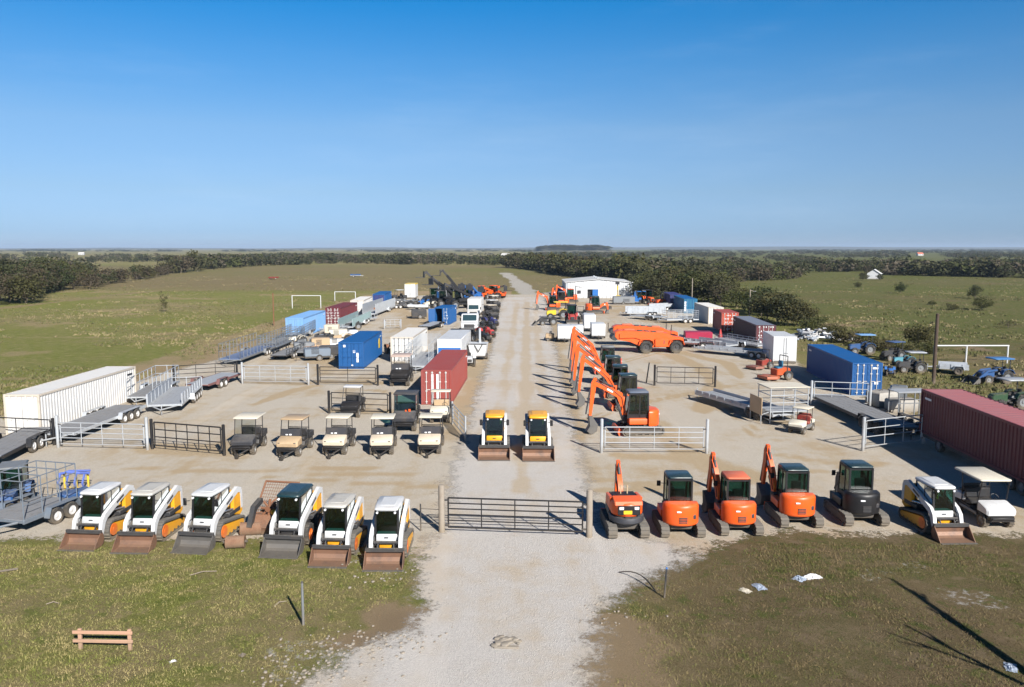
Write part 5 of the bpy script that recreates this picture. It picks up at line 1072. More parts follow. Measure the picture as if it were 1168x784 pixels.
box_body('white box body with a yellow roof band standing alone at the far left', (467.5, 324), (471.5, 322.5), 3.4, 2.4, 3.1, 5.5, WHITE, lift=0.3, roofm=LEMON)
box_body('white box trailer with a blue lower panel behind the brick-red container', (512.5, 387), (525, 376), 2.7, 2.35, 2.25, 9.0, WHITE, lift=0.45, lower=BLUE, wheels=(2.6, 3.5), door=False, name='box_trailer', cat='trailer')

def box_truck(label, x, y, rz=0.0, L=6.0, box=True, col=WHITE, s=1.0, name='box_truck'):
    p = P(x, y); t = thing(name, label, 'truck', (p.x, p.y + 1.0, 0), rz); t.scale = (s, s, s)
    m = MB(); m.prism([(-1.0, 0.55), (-1.05, 1.15), (-0.2, 1.35), (0.15, 2.15), (1.0, 2.2), (1.0, 0.55)], -1.0, 1.0, 0.08); cb = m.obj('cab', col, t)
    m = MB(); m.add([(-0.85, -0.19, 1.40), (0.85, -0.19, 1.40), (0.82, 0.10, 2.08), (-0.82, 0.10, 2.08)], [(0, 1, 2, 3)]); m.obj('windshield', TEALROOF, cb, False)
    m = MB(); m.box(-0.6, 0.6, -1.07, -1.02, 0.65, 1.05, 0.01); m.obj('grille', DARK, cb)
    for sx in (-1, 1):
        m = MB(); m.box(sx*0.66, sx*0.92, -1.08, -1.0, 0.75, 0.95, 0.02); m.obj('headlight', LAMPM, cb)
        m = MB(); m.box(sx*1.05, sx*1.2, 0.02, 0.1, 1.35, 1.75, 0.02); m.obj('mirror', BLACK, cb)
        wheel(t, sx*0.88, -0.35, 0.42, 0.26, GREY, lugs=False, n=14); wheel(t, sx*0.88, L - 0.9, 0.42, 0.3, GREY, lugs=False, n=14)
    m = MB(); m.box(-0.5, 0.5, 0.8, L + 0.9, 0.45, 0.68); m.box(-1.0, 1.0, -1.15, -1.06, 0.4, 0.6, 0.03); m.obj('chassis', DARK, t)
    if box: m = MB(); m.box(-1.15, 1.15, 1.1, L + 1.0, 0.72, 3.05, 0.06); m.obj('cargo_box', col, t); 
    else: m = MB(); m.box(-1.05, 1.05, 1.1, L + 0.6, 0.70, 0.85, 0.01); m.box(-1.05, 1.05, 1.1, 1.2, 0.85, 1.9, 0.01); m.obj('flat_bed', GREY, t)
    return t
box_truck('white box truck facing the camera, behind the white conventional truck', 540, 363, R(-2), L=6.5, col=CWHITE)
box_truck('white flatbed truck with a rounded cab beside the dark row of mowers', 535.5, 380, R(-2), L=3.5, box=False, col=WHITE, s=1.15)

# ---------------------------------------------------------------- white building
def building():
    p = P(683, 341); t = thing('metal_warehouse', 'low white metal warehouse with a shallow gabled roof and a blue door', 'building', (p.x, p.y, 0), R(-1.0))
    hw, dp, ev, rg = 7.45, 17.5, 3.65, 4.35
    m = MB()
    def corr(x0, y0, x1, y1, top):
        Lw = math.hypot(x1-x0, y1-y0); k = int(Lw/0.9); dx, dy = (x1-x0)/Lw, (y1-y0)/Lw; nx, ny = dy, -dx; pts = []
        for i in range(k):
            for f, o in ((0, 0), (0.1, 0.10), (0.22, 0.10), (0.32, 0)): q = (i + f)/k*Lw; pts.append((x0 + dx*q + nx*o, y0 + dy*q + ny*o))
        pts.append((x1, y1)); n = len(pts); m.add([(x, y, 0) for x, y in pts] + [(x, y, top(x)) for x, y in pts], [(i, i+1, n+i+1, n+i) for i in range(n-1)])
    gab = lambda x: ev + (rg-ev)*(1 - abs(x)/hw)
    d0, d1, dh = -2.6, -0.25, 2.15
    corr(-hw, 0, d0, 0, gab); corr(d1, 0, hw, 0, gab); corr(hw, 0, hw, dp, lambda x: ev); corr(hw, dp, -hw, dp, gab); corr(-hw, dp, -hw, 0, lambda x: ev)
    m.add([(d0, 0, dh), (d1, 0, dh), (d1, 0, gab(d1)), (d0, 0, gab(d0))], [(0, 1, 2, 3)])
    m.obj('wall', WHITE, t, False)
    m = MB(); 
    for sx in (-1, 1): m.add([(0, -0.3, rg + 0.06), (sx*(hw + 0.3), -0.3, ev + 0.03), (sx*(hw + 0.3), dp + 0.3, ev + 0.03), (0, dp + 0.3, rg + 0.06)], [(0, 1, 2, 3)]); m.add([(0, -0.3, rg + 0.16), (sx*(hw + 0.3), -0.3, ev + 0.13), (sx*(hw + 0.3), dp + 0.3, ev + 0.13), (0, dp + 0.3, rg + 0.16)], [(0, 1, 2, 3)])
    for sx in (-1, 1):
        m.add([(0, -0.3, rg + 0.06), (sx*(hw+0.3), -0.3, ev + 0.03), (sx*(hw+0.3), -0.3, ev + 0.13), (0, -0.3, rg + 0.16)], [(0, 1, 2, 3)]); m.add([(sx*(hw+0.3), -0.3, ev+0.03), (sx*(hw+0.3), dp+0.3, ev+0.03), (sx*(hw+0.3), dp+0.3, ev+0.13), (sx*(hw+0.3), -0.3, ev+0.13)], [(0, 1, 2, 3)])
    rf = m.obj('roof', CWHITE, t, False)
    m = MB(); m.box(-0.04, 0.04, -0.06, -0.002, 0.05, rg - 0.05); 
    for sx in (-1, 1): m.box(sx*hw - 0.06, sx*hw + 0.06, -0.07, 0.06, 0, ev)
    m.obj('trim', GALV, t)
    m = MB(); m.box(-1.45, -0.2, -0.14, -0.075, 0.03, 2.1, 0.01); dr = m.obj('sliding_door', BLUE, t)
    m = MB(); m.box(d0, d1, 0.6, 0.65, 0, 2.15); m.obj('doorway_shade', BLACK, t)  # flat black panel stands in for the shade inside the opening
    m = MB(); m.box(-hw - 0.1, hw + 0.1, -0.6, -0.11, -0.05, 0.14); m.obj('footing', CONC, t)
    for sx in (-1, 1):
        m = MB(); m.cyl((sx*(hw - 0.3), -0.2, 0.15), (sx*(hw - 0.3), -0.2, ev - 0.05), 0.06); m.obj('downpipe', GALV, t)
    m = MB(); m.box(4.6, 5.6, -0.15, -0.102, 0.02, 2.1, 0.01); m.obj('side_door', GREY, t)
    m = MB(); m.box(-4.9, -4.1, -0.16, -0.102, 1.2, 1.9, 0.01); m.obj('window', DARK, t)
    for y in (4.0, 9.0, 14.0): m = MB(); m.cyl((0, y, rg + 0.1), (0, y, rg + 0.45), 0.22, n=10); m.obj('roof_vent', GALV, t)
building()

# ---------------------------------------------------------------- gates
gate('long black pipe gate with two pale timber posts across the driveway', P(504, 607), P(672, 613), mat=BLACK, post=WOOD, ph=1.95, pr=0.13, n=6, verts=3, h=1.45, gap=0.14, z0=0.22)
gate('silver pipe gate with two tall steel posts in front of the nearest orange excavator', P(686, 517), P(806, 517.5), mat=GALV, ph=1.95, n=5, verts=3, h=1.5)
gate('black pipe gate standing free beside the leaning black post, right of the excavator row', P(746.5, 440), P(815.5, 441.7), mat=BLACK, ph=1.75, n=4, verts=3, h=1.6)
gate('white pipe gate close to the wheeled maroon container', P(984, 514.7), P(1053, 506), mat=GALV, ph=1.95, n=4, verts=2, h=1.75)
gate('white pipe gate in front of the long blue container on the right', P(925, 462), P(992, 464.6), mat=GALV, ph=1.8, n=4, verts=2, h=1.75)
gate('silver pipe gate in front of the ramped flatbed at the left', P(66.5, 511), P(168.5, 513.6), mat=GALV, ph=1.9, n=5, verts=3, h=1.5)
gate('black grid gate left of the black utility cart', P(174, 512.5), P(256, 520), mat=BLACK, ph=1.75, n=4, verts=5, h=1.6, rr=0.032)
gate('black rail gate at the left edge in front of the white container', P(-22, 503), P(62, 508), mat=BLACK, ph=1.6, n=3, verts=1, h=1.5)
gate('black rail gate by the low flatbed with the red side, beyond the left trailers', P(198.6, 436), P(270.5, 431.5), mat=BLACK, ph=1.5, n=4, verts=2, h=1.4)
gate('silver pipe gate in front of the railed trailer with the blue deck', P(276.6, 438), P(352, 439.3), mat=GALV, ph=1.85, n=5, verts=3, h=1.6)
gate('black pipe gate in front of the bright blue container', P(362.8, 439.3), P(431, 440), mat=BLACK, ph=1.75, n=5, verts=1, h=1.55)
gate('black corral panel behind the middle carts of the cart row', P(375.5, 471.8), P(445.3, 474), mat=BLACK, ph=1.6, n=4, verts=1, h=1.5)
gate('silver gate swung open at the right end of the cart row', P(516, 484), P(531, 503), mat=GALV, ph=1.5, n=5, verts=1, h=1.4, pr=0.06)
gate('small grey gate with one black post in the open middle of the left yard', P(438.5, 375.5), P(457.3, 375), mat=GALV, ph=1.35, n=4, verts=2, h=1.3)
# wire fence stub beside the main gate
t = thing('wire_fence', 'short three-strand wire fence from the main gate post to the loader', 'fence', (P(480, 606).x, P(480, 606).y, 0), 0)
a = P(504, 607) - P(480, 606)
for z in (0.35, 0.65, 0.95): bars('wire', [((0, 0, z), (a.x - 0.12, a.y, z))], 0.012, DARK, t)
m = MB(); m.cyl((0, 0, 0), (0, 0, 1.15), 0.03); m.obj('stake', DARK, t)

def post(name, label, x, y, h, r, mat, cat='post', lean=(0, 0), group=None, cap=None):
    p = P(x, y); t = thing(name, label, cat, (p.x, p.y, 0), 0, group); m = MB(); m.cyl((0, 0, -0.1), (lean[0], lean[1], h), r, r*0.85, n=10); o = m.obj('shaft', mat, t)
    if cap: m = MB(); m.cyl((lean[0], lean[1], h), (lean[0], lean[1], h + 0.06), r*1.1, r*0.4, n=10); m.obj('cap', cap, t)
    return t
post('metal_post', 'thin grey steel post standing in the grass at the front left', 346, 713, 1.35, 0.045, GREY, cap=DARK)
post('fence_stake', 'thin dark stake at the right edge of the driveway mouth', 757.5, 682, 1.0, 0.035, DARK, lean=(0.06, 0), cap=BLUE)
post('marker_post', 'leaning black post beside the free-standing black gate', 737, 437, 1.75, 0.06, BLACK, lean=(0.25, 0.1))
post('marker_post', 'short brown post left of the large orange telehandlers', 693.6, 380, 1.4, 0.07, WOODD)
post('marker_post', 'short dark post behind the right end of the orange telehandlers', 765.8, 379, 1.0, 0.07, WOODD)
post('utility_pole', 'tall bare dark timber pole by the goal on the right', 1064.5, 438.3, 6.0, 0.16, WOODD, 'pole')
post('utility_pole', 'thin rust-brown pole at the edge of the left field', 312.5, 371.8, 4.9, 0.09, RUST, 'pole', cap=DARK)
post('utility_pole', 'grey pole rising behind the teal-blue container', 789, 350, 5.6, 0.10, WOOD, 'pole')
def lamp_pole(label, x, y, h, arm, mat):
    t = post('lamp_pole', label, x, y, h, 0.09, mat, 'lamp post'); m = MB(); m.path([(0, 0, h - 0.1), (arm, 0, h - 0.3)], 0.05); m.obj('arm', mat, t); m = MB(); m.box(arm - 0.1, arm + 0.35, -0.12, 0.12, h - 0.38, h - 0.25, 0.03); m.obj('lamp_head', GREY, t)
lamp_pole('timber pole with a short lamp arm in front of the bushes on the right', 854.7, 363.5, 4.75, 0.6, WOOD)
lamp_pole('dark pole with a bent arm in front of the white warehouse', 656.6, 348, 3.9, 0.9, DARK)
def goal(label, posts, bar0, bar1, y, h):
    a, b = P(bar0, y), P(bar1, y); c = (a + b)/2; t = thing('football_goal', label, 'goal', (c.x, c.y, 0), 0); m = MB()
    m.cyl((a.x - c.x, 0, h), (b.x - c.x, 0, h), 0.07); m.obj('crossbar', WHITE, t)
    for q in posts: x = P(q, y).x - c.x; m = MB(); m.cyl((x, 0, 0), (x, 0, h), 0.08); m.obj('post', WHITE, t)
goal('white football goal frame in the right field beside the dark timber pole', (1064.7, 1101.5, 1148.5), 1064.7, 1149.5, 414.5, 1.78)
goal('white football goal frame nearest the sky-blue container in the left field', (333.5, 366), 333.2, 366, 352, 2.45)
goal('smaller white goal frame farther back in the left field', (382, 405.5), 382, 405.7, 343.5, 2.0)
def rail_fence():
    a, b = P(92, 740.5), P(149, 741); c = (a+b)/2; L = (b-a).length; t = thing('rail_fence', 'short section of pinkish wooden rail fence standing in the front left grass', 'fence', (c.x, c.y, 0), R(-2))
    for sx in (-1, 1): m = MB(); m.box(sx*L/2 - 0.05, sx*L/2 + 0.05, -0.04, 0.04, -0.1, 0.62, 0.01); m.obj('post', WOODP, t)
    for z in (0.28, 0.54): m = MB(); m.box(-L/2 - 0.18, L/2 + 0.12, -0.09, -0.042, z - 0.05, z + 0.05, 0.01); m.obj('rail', WOODP, t)
rail_fence()
# ---------------------------------------------------------------- excavator row facing the driveway
EG = 'orange excavators lined up with booms towards the driveway'
def ex_row(x, y, zt, label, **k):
    p = P(x, y, zt); return excavator(label, (p.x, p.y, 0), R(-90) + k.pop('drz', 0), group=EG, **k)
ex_row(731, 449, 2.5, 'nearest orange excavator of the boom row, bluish cab roof and low boom', pose='low', s=1.08, roof=SLATE, drz=R(4))
ex_row(719.5, 427.5, 2.5, 'second orange excavator of the boom row, just behind the nearest one', pose='high', s=1.02, jit=(0.03, -0.35), drz=R(3))
ex_row(710.5, 416.5, 2.5, 'middle orange excavator of the boom row', pose='high', s=1.0, jit=(0.06, -0.15), drz=R(-4))
ex_row(702, 407, 2.5, 'fourth orange excavator of the boom row, just in front of the farthest one', pose='high', s=1.02, jit=(0.0, 0.1), drz=R(2))
ex_row(696, 395.5, 2.5, 'farthest orange excavator of the boom row, with a pale cab roof and reddish body', pose='high', s=1.02, roof=GREY, body=paint('red_orange_paint', (0.62, 0.06, 0.03), 0.4, 0.25), boommat=ORANGE)
# ---------------------------------------------------------------- big orange telehandlers
def hauler(label, loc, rz):
    t = thing('orange_telehandler', label, 'telehandler', loc, rz, 'orange telehandlers')
    m = MB(); m.prism([(-0.95, 0.75), (-2.2, 1.30), (-3.45, 1.5), (-3.8, 1.85), (-3.75, 2.3), (-3.3, 2.5), (-0.2, 2.4), (2.2, 2.15), (2.7, 1.85), (3.8, 1.7), (3.88, 1.2), (3.75, 0.75), (0.4, 0.62)], -0.85, 0.85, 0.06); hu = m.obj('hull', ORANGE, t)
    m = MB()
    for i in range(3): m = MB(); m.box(0.1 + i*0.02, 0.75, -1.2 + i*0.75, -0.75 + i*0.75, 2.40 - i*0.05, 2.52 - i*0.05, 0.03); m.obj('top_vent', DARK, hu)
    m = MB(); m.box(-0.6, -0.1, -2.6, -1.4, 2.42, 2.60, 0.05); m.obj('deck_box', FADED, hu); m = MB(); m.box(-0.5, 0.2, 0.9, 1.8, 2.2, 2.36, 0.04); m.obj('deck_box', FADED, hu)
    for sx in (-1, 1):
        for y in (-0.35, 3.0):
            wheel(t, sx*0.98, y, 0.70, 0.42, DARK, n=20)
            m = MB(); m.band([(y - 0.85, 0.95), (y - 0.7, 1.42), (y - 0.3, 1.58), (y + 0.3, 1.58), (y + 0.7, 1.42), (y + 0.85, 0.95)], 0.06, sx*0.98 - 0.24, sx*0.98 + 0.24); m.obj('fender', ORANGE, t)
        m = MB(); m.box(sx*0.86, sx*1.08, 0.62, 2.1, 0.72, 1.62, 0.05); cp = m.obj('side_compartment', ORANGE, t); m = MB(); m.box(sx*1.075, sx*1.095, 1.55, 1.66, 1.05, 1.45, 0.01); m.obj('handle', DARK, cp)
        m = MB(); m.band([(-3.3, 1.95), (-1.6, 1.95), (-0.9, 1.7)], [0.5, 0.42, 0.3], sx*0.86, sx*1.0); m.obj('side_cowl', ORANGE, t)
    m = MB(); m.cyl((-0.8, -3.78, 1.75), (0.8, -3.78, 1.75), 0.34, n=14); m.obj('nose_roller', DARK, t)
    m = MB(); m.cyl((0.5, 2.5, 1.9), (0.5, 2.5, 2.75), 0.05); m.obj('exhaust', DARK, t)
    return t
p = P(745, 402); hauler('large orange telehandler with its boom lowered along the top, nearer of the pair', (15.0, 87.6, 0), R(-87))
p = P(728, 391); hauler('large orange telehandler half hidden behind the nearer one', (15.6, 93.5, 0), R(-89))
# ---------------------------------------------------------------- trailers, left
T = lambda x, y: P(x, y)
trailer('grey plank flatbed sloping behind the silver gate at the left', T(150, 472), T(64, 506), w=2.2, deck=DECK, wy=0.22, axles=3, r=0.36, rails=(1, 0, 1), rail=None, rim=RIMW)
trailer('silver solid-sided trailer with four wheels a side at the left', T(212, 451), T(190, 470), w=2.3, L=7.5, axles=4, sides=LDECK, rh=0.75, r=0.36, rail='hoop', rails=(1, 0, 1), wy=0.12)
trailer('silver hooped rail trailer between the white container and the solid-sided trailer', T(192, 443), T(160, 462), w=1.9, L=7.0, axles=2, rail='two', rh=1.3, rails=(1, 1, 1), frame=GALV, deck=DECK)
trailer('low flatbed with a dull red side at the edge of the left field', T(228, 446), T(262, 434), w=2.0, L=6.0, axles=2, deck=LDECK, frame=paint('dull_red_steel', (0.17, 0.075, 0.075), 0.6, 0.5), rim=RIMW)
trailer('black flatbed with white wheels at the left edge, behind the black rail gate', T(44, 501), T(-14, 531), w=2.1, L=7.0, deck=DECK, frame=BLACK, axles=2, wy=0.0, r=0.40, fender=True)
trailer('tall railed trailer with a blue deck, left of the bright blue container', T(304, 401), T(262, 417), w=2.2, deck=BDECK, frame=GREY, rail='two', rh=1.5, rails=(1, 1, 0, 1), axles=2, wy=0.2)
trailer('railed silver trailer beyond the blue-decked one', T(338, 388), T(305, 401), w=2.2, deck=DECK, frame=STEELB, rail='four', rh=1.1, rails=(1, 1, 1, 1), axles=3)
trailer('small railed trailer in front of the sky-blue container', T(352, 380), T(331, 391), w=2.0, deck=LDECK, frame=GREY, rail='four', rh=1.2, rails=(1, 1, 1, 1), axles=2)
trailer('teal-grey sided trailer in front of the maroon container', T(416, 367), T(394, 378), w=2.0, deck=LDECK, sides=paint('teal_grey_panel', (0.26, 0.36, 0.37), 0.5, 0.3), rh=1.1, axles=3)
trailer('slatted silver trailer in front of the white container of the left row', T(444, 353), T(421, 362), w=2.2, deck=LDECK, sides=GALV, rh=1.6, axles=2)
trailer('low trailer loaded with pinkish boards near the bright blue container', T(372, 396), T(352, 403), w=1.8, deck=WOODP, axles=1, L=5)
trailer('small flat trailer beside the maroon container', T(376, 386), T(362, 393), w=1.8, deck=LDECK, axles=2, L=5, frame=DARK)
trailer('dark flat trailer standing in for the shadow under the open container door', T(503, 371), T(482, 378), w=2.0, deck=LDECK, frame=BLACK, axles=2, L=7)  # trailer shape stands in for the shadow below the blue container
trailer('low dark trailer left of the black towed machine in the middle of the left yard', T(447, 352), T(470, 351.5), w=1.8, L=5.5, deck=DECK, frame=DARK, axles=2)
trailer('flat silver trailer at the foot of the white box with the yellow roof', T(452, 346), T(470, 346), w=1.8, L=5, deck=LDECK, frame=GREY, axles=2)
# galvanised cage trailer
def cage(label, x0, y0, x1, y1, w=2.2, h=1.9, fr=GALV, dk=LDECK):
    a, b = T(x0, y0), T(x1, y1); t = trailer(label, a, b, w=w, deck=dk, frame=fr, axles=2, name='cage_trailer'); L = (b-a).length; m = MB(); hw, hl, z = w/2 - 0.04, L/2 - 0.05, 0.62
    n = max(2, int(L/0.9))
    for i in range(n + 1):
        y = -hl + 2*hl*i/n; m.path([(-hw, y, z), (-hw, y, z + h), (hw, y, z + h), (hw, y, z)], 0.025)
    for zz in (0.6, 1.2, h):
        for sx in (-1, 1): m.cyl((sx*hw, -hl, z + zz), (sx*hw, hl, z + zz), 0.022)
    for i in range(1, 4): m.cyl((-hw + 2*hw*i/4, hl, z), (-hw + 2*hw*i/4, hl, z + h), 0.02)
    m.obj('cage', fr, t); return t
cage('tall galvanised cage trailer between the cream-white and brick-red containers', 492, 408, 476, 425, h=1.9)
cage('grey cage trailer with hoops at the left edge of the front row', 68, 583, 4, 609, w=2.1, h=1.6, fr=STEELB, dk=DECK)
# ---------------------------------------------------------------- trailers, right
trailer('silver wedge-shaped long trailer in the open right yard', T(893, 483), T(803, 456), w=1.7, deck=LDECK, axles=2, wy=0.30, r=0.34, rim=DARK, sides=LDECK, rh=0.22)
trailer('wide grey plank flatbed beside the long blue container', T(940, 459), T(1030, 499), w=2.4, deck=DECK, frame=DARK, axles=3, wy=-0.36, r=0.42, rim=DARK)
trailer('low silver trailer in front of the white truck box', T(884, 410), T(800, 402), w=1.9, deck=LDECK, axles=2, wy=0.3, sides=LDECK, rh=0.18)
trailer('long silver trailer behind the right end of the orange telehandlers', T(835, 400), T(768, 391), w=2.0, deck=LDECK, axles=2, sides=LDECK, rh=0.35, wy=-0.2)
trailer('silver trailer with a dull red frame near the red cones', T(822, 398), T(782, 396), w=1.8, deck=LDECK, frame=_mats['dull_red_steel'], axles=2, sides=LDECK, rh=0.2)
trailer('silver trailer in front of the dark maroon container', T(872, 400), T(822, 391), w=1.9, deck=LDECK, axles=2, rail='two', rh=0.5, rails=(1, 1, 0))
trailer('stack of galvanised railed decks in front of the white container on the right', T(794, 368), T(758, 368.5), w=2.2, deck=LDECK, axles=2, rail='four', rh=1.3, rails=(1, 1, 1, 1))
trailer('long pale-sided trailer in front of the white warehouse', T(758, 360.5), T(714, 360.5), w=2.2, deck=LDECK, sides=LDECK, rh=1.0, axles=2)
trailer('flat silver trailer just in front of the long pale-sided one', T(757, 366), T(724, 363.5), w=2.2, deck=LDECK, axles=2, rim=DARK)
trailer('pale trailer left of the navy container', T(766, 354), T(744, 355), w=2.0, deck=LDECK, sides=LDECK, rh=0.7, axles=2)
# silver rack with a tan roof and the small red-seated cart
def rack():
    p = P(892, 480); t = thing('scaffold_rack', 'silver pipe rack with a small tan roof at the end of the wedge-shaped trailer', 'rack', (p.x, p.y, 0), R(8)); m = MB(); w, d, h = 1.3, 0.9, 2.35
    for x in (-w, w):
        for y in (-d, d): m.cyl((x, y, 0), (x, y, h), 0.035)
        for z in (0.25, 0.8, 1.4, 1.9, h): m.cyl((x, -d, z), (x, d, z), 0.028)
    for y in (-d, d):
        for z in (0.25, 0.8, 1.4, 1.9, h): m.cyl((-w, y, z), (w, y, z), 0.028)
    for x in (-0.4, 0.4): m.cyl((x, -d, 0.25), (x, -d, h), 0.025)
    m.obj('pipe_frame', GALV, t); m = MB(); m.box(-w - 0.1, w + 0.1, -d - 0.1, d + 0.1, h + 0.035, h + 0.09, 0.02); m.obj('roof', CREAM, t)
    m = MB(); m.box(-w + 0.05, w - 0.05, -d + 0.05, d - 0.05, 0.80, 0.84); m.obj('shelf', LDECK, t); m = MB(); m.box(-w - 0.62, -w - 0.56, -d, d, 0.6, 1.75, 0.02); m.obj('side_panel', TAN2, t); m = MB()
    for y in (-d + .1, d - .1): m.cyl((-w - 0.59, y, 0), (-w - 0.59, y, 0.65), 0.03); m.cyl((-w - 0.59, y, 0.62), (-w, y, 0.8), 0.025)
    m.obj('bracket', GALV, t)
rack()
p = P(920, 496); utv('small silver-framed cart with red seats and a rounded tan roof beside the pipe rack', (p.x, p.y + 0.9, 0), R(-40), hood=CREAM, body=GREY, roof=CREAM, seat=WRED, wind='none', hitch=False, s=0.78, name='small_cart', rl=(-0.5, 0.9), golf=True)
# ---------------------------------------------------------------- mowers, bins, cones on the right
def mower(label, x, y, rz, col, s=1.0, tealseat=False):
    p = P(x, y); t = thing('riding_mower', label, 'mower', (p.x, p.y, 0), rz); t.scale = (s, s, s)
    m = MB(); m.prism([(-0.3, 0.35), (-0.3, 0.8), (0.6, 0.95), (0.9, 0.8), (0.9, 0.35)], -0.42, 0.42, 0.06); m.obj('engine_hood', col, t)
    m = MB(); m.plan([(-0.85, -0.6), (-0.6, -1.3), (0.6, -1.3), (0.85, -0.6), (0.6, -0.2), (-0.6, -0.2)], 0.12, 0.34, 0.05); m.obj('mower_deck', col, t)
    m = MB(); m.box(-0.25, 0.25, -0.15, 0.3, 0.8, 0.95, 0.05); m.box(-0.24, 0.24, 0.25, 0.36, 0.9, 1.4, 0.05); m.obj('seat', TEAL if tealseat else SEATM, t)
    m = MB(); m.path([(-0.45, 0.55, 0.7), (-0.45, 0.55, 1.75), (0.45, 0.55, 1.75), (0.45, 0.55, 0.7)], 0.035); m.obj('roll_bar', DARK, t)
    for sx in (-1, 1): wheel(t, sx*0.58, 0.55, 0.36, 0.26, GREY, lugs=False, n=14); wheel(t, sx*0.48, -1.05, 0.2, 0.16, GREY, lugs=False, n=12)
mower('orange riding mower with a teal seat beside the long blue container', 886, 433, R(-70), paint('weathered_orange_paint', (0.50, 0.075, 0.015), 0.5, 0.5), 1.2, True)
mower('red riding mower in the shade of the white truck box', 868, 421, R(-60), WRED, 1.05)
p = P(797, 393); towed_box('crimson open bin left of the red-orange container', (p.x, p.y + 0.6, 0), R(85), col=CRIMSON, w=1.9, L=3.2, h=1.0, z=0.5, name='crimson_bin', cat='bin', vents=False)
def cone(label, x, y):
    p = P(x, y); t = thing('traffic_cone', label, 'cone', (p.x, p.y, 0)); m = MB(); m.cyl((0, 0, 0.04), (0, 0, 1.5), 0.38, 0.06, n=14); m.obj('cone', RED, t); m = MB(); m.box(-0.45, 0.45, -0.45, 0.45, 0, 0.05, 0.01); m.obj('base', BLACK, t)
cone('tall red cone in front of the crimson bin', 802, 393); cone('tall red cone below the red-orange container', 821.5, 389)
# ---------------------------------------------------------------- white towed boxes
WG = 'white towed boxes by the driveway'
def wb(x, y, label, **k): p = P(x, y); towed_box(label, (p.x, p.y + 0.9, 0), k.pop('rz', R(-2)), group=WG, **k)
wb(644, 390.5, 'white towed box with a bluish side, nearest the driveway', w=1.7, h=1.6, L=2.6); wb(658.5, 386, 'white towed box in the middle of the low white boxes', w=1.6, h=1.2, L=2.2)
wb(672.5, 378, 'tallest white towed box, at the back of the white boxes', w=1.6, h=1.9, L=3.2); wb(682.5, 387, 'white towed box with two doors, right end of the white boxes', w=1.75, h=1.55, L=2.8)
p = P(627, 389); towed_box('small tan engine set on the driveway edge by the white boxes', (p.x, p.y, 0), R(80), col=TAN2, w=0.7, L=1.0, h=0.6, z=0.35, r=0.22, name='engine_set', cat='engine')
# ---------------------------------------------------------------- back right machines
BG = 'machines parked at the back right of the driveway'
def exb(x, y, label, **k): p = P(x, y); excavator(label, (p.x, p.y, 0), k.pop('rz', R(-90)), group=BG, **k)
exb(632, 354, 'orange excavator with its boom curled, first at the back right of the driveway', pose='low', s=1.1, body=ORANGE)
exb(642, 349, 'orange excavator with an upright boom left of the warehouse', pose='tuck', s=1.15, roof=SLATE); exb(652, 345, 'orange excavator closest to the left corner of the warehouse', pose='low', s=1.15, roof=ORANGE)
exb(676, 358, 'orange excavator with a dark teal cab in front of the warehouse door', pose='down', s=1.25, rz=R(100))
p = P(637, 364.5); tractor('yellow loader with a teal seat at the back right of the driveway', (p.x, p.y + .5, 0), R(-90), body=LEMON, s=1.25, group=BG, loader=False, name='yellow_loader', cat='loader', canopy=LEMON)
p = P(652, 369); tractor('red and black loader with a dark cab beside the yellow loader', (p.x, p.y, 0), R(0), body=RED, s=1.2, group=BG, cabin=BLACK, loader=True, name='red_loader', cat='loader')
p = P(664, 367); tractor('grey and white tractor right of the red loader', (p.x, p.y, 0), R(10), body=GREY, s=1.05, group=BG, name='grey_tractor')
p = P(626, 371); tractor('dark machine with a low front bucket at the driveway edge', (p.x, p.y, 0), R(-85), body=DARK, s=0.95, group=BG, loader=True, name='dark_loader', cat='loader', rops=False)
p = P(640, 338.5); telehandler('blue lift machine at the left corner of the warehouse', (p.x, p.y, 0), R(-90), body=BLUE, ang=5, s=1.1, group=BG, name='blue_lift', L=2.6)
def pallets(label, x, y, n=4, w=2.4):
    p = P(x, y); t = thing('pallet_stack', label, 'pallets', (p.x, p.y, 0), R(3)); 
    for i in range(n): m = MB(); z = i*0.15; m.box(-w/2, w/2, -0.6, 0.6, z + 0.10, z + 0.13); [m.box(-w/2, w/2, yy - 0.05, yy + 0.05, z, z + 0.098) for yy in (-0.5, 0, 0.5)]; m.obj('pallet', DARK, t)
pallets('low stack of dark pallets in front of the warehouse', 690, 353)
p = P(712, 347.5); towed_box('long grey tank box by the right corner of the warehouse', (p.x, p.y + 1, 0), R(88), col=GREY, w=2.2, L=4.4, h=1.3, z=0.3, name='grey_tank', cat='tank')
p = P(706, 345); telehandler('yellow mast lift standing behind the grey tank', (p.x, p.y + 3.5, 0), R(-10), body=LEMON, ang=72, s=0.8, name='mast_lift', L=3.0, low=True, forks=False)
p = P(726, 347); telehandler('blue telehandler right of the warehouse', (p.x, p.y + 1, 0), R(170), body=BLUE, ang=12, s=1.15, L=2.6, group=BG)
p = P(739, 347); tractor('orange and black tractor behind the pale trailers', (p.x, p.y, 0), R(20), body=ORANGE, s=1.25, cabin=BLACK, group=BG)
p = P(751, 348.5); mower('low orange mower left of the navy container', 751, 349, R(-80), ORANGE, 1.5)
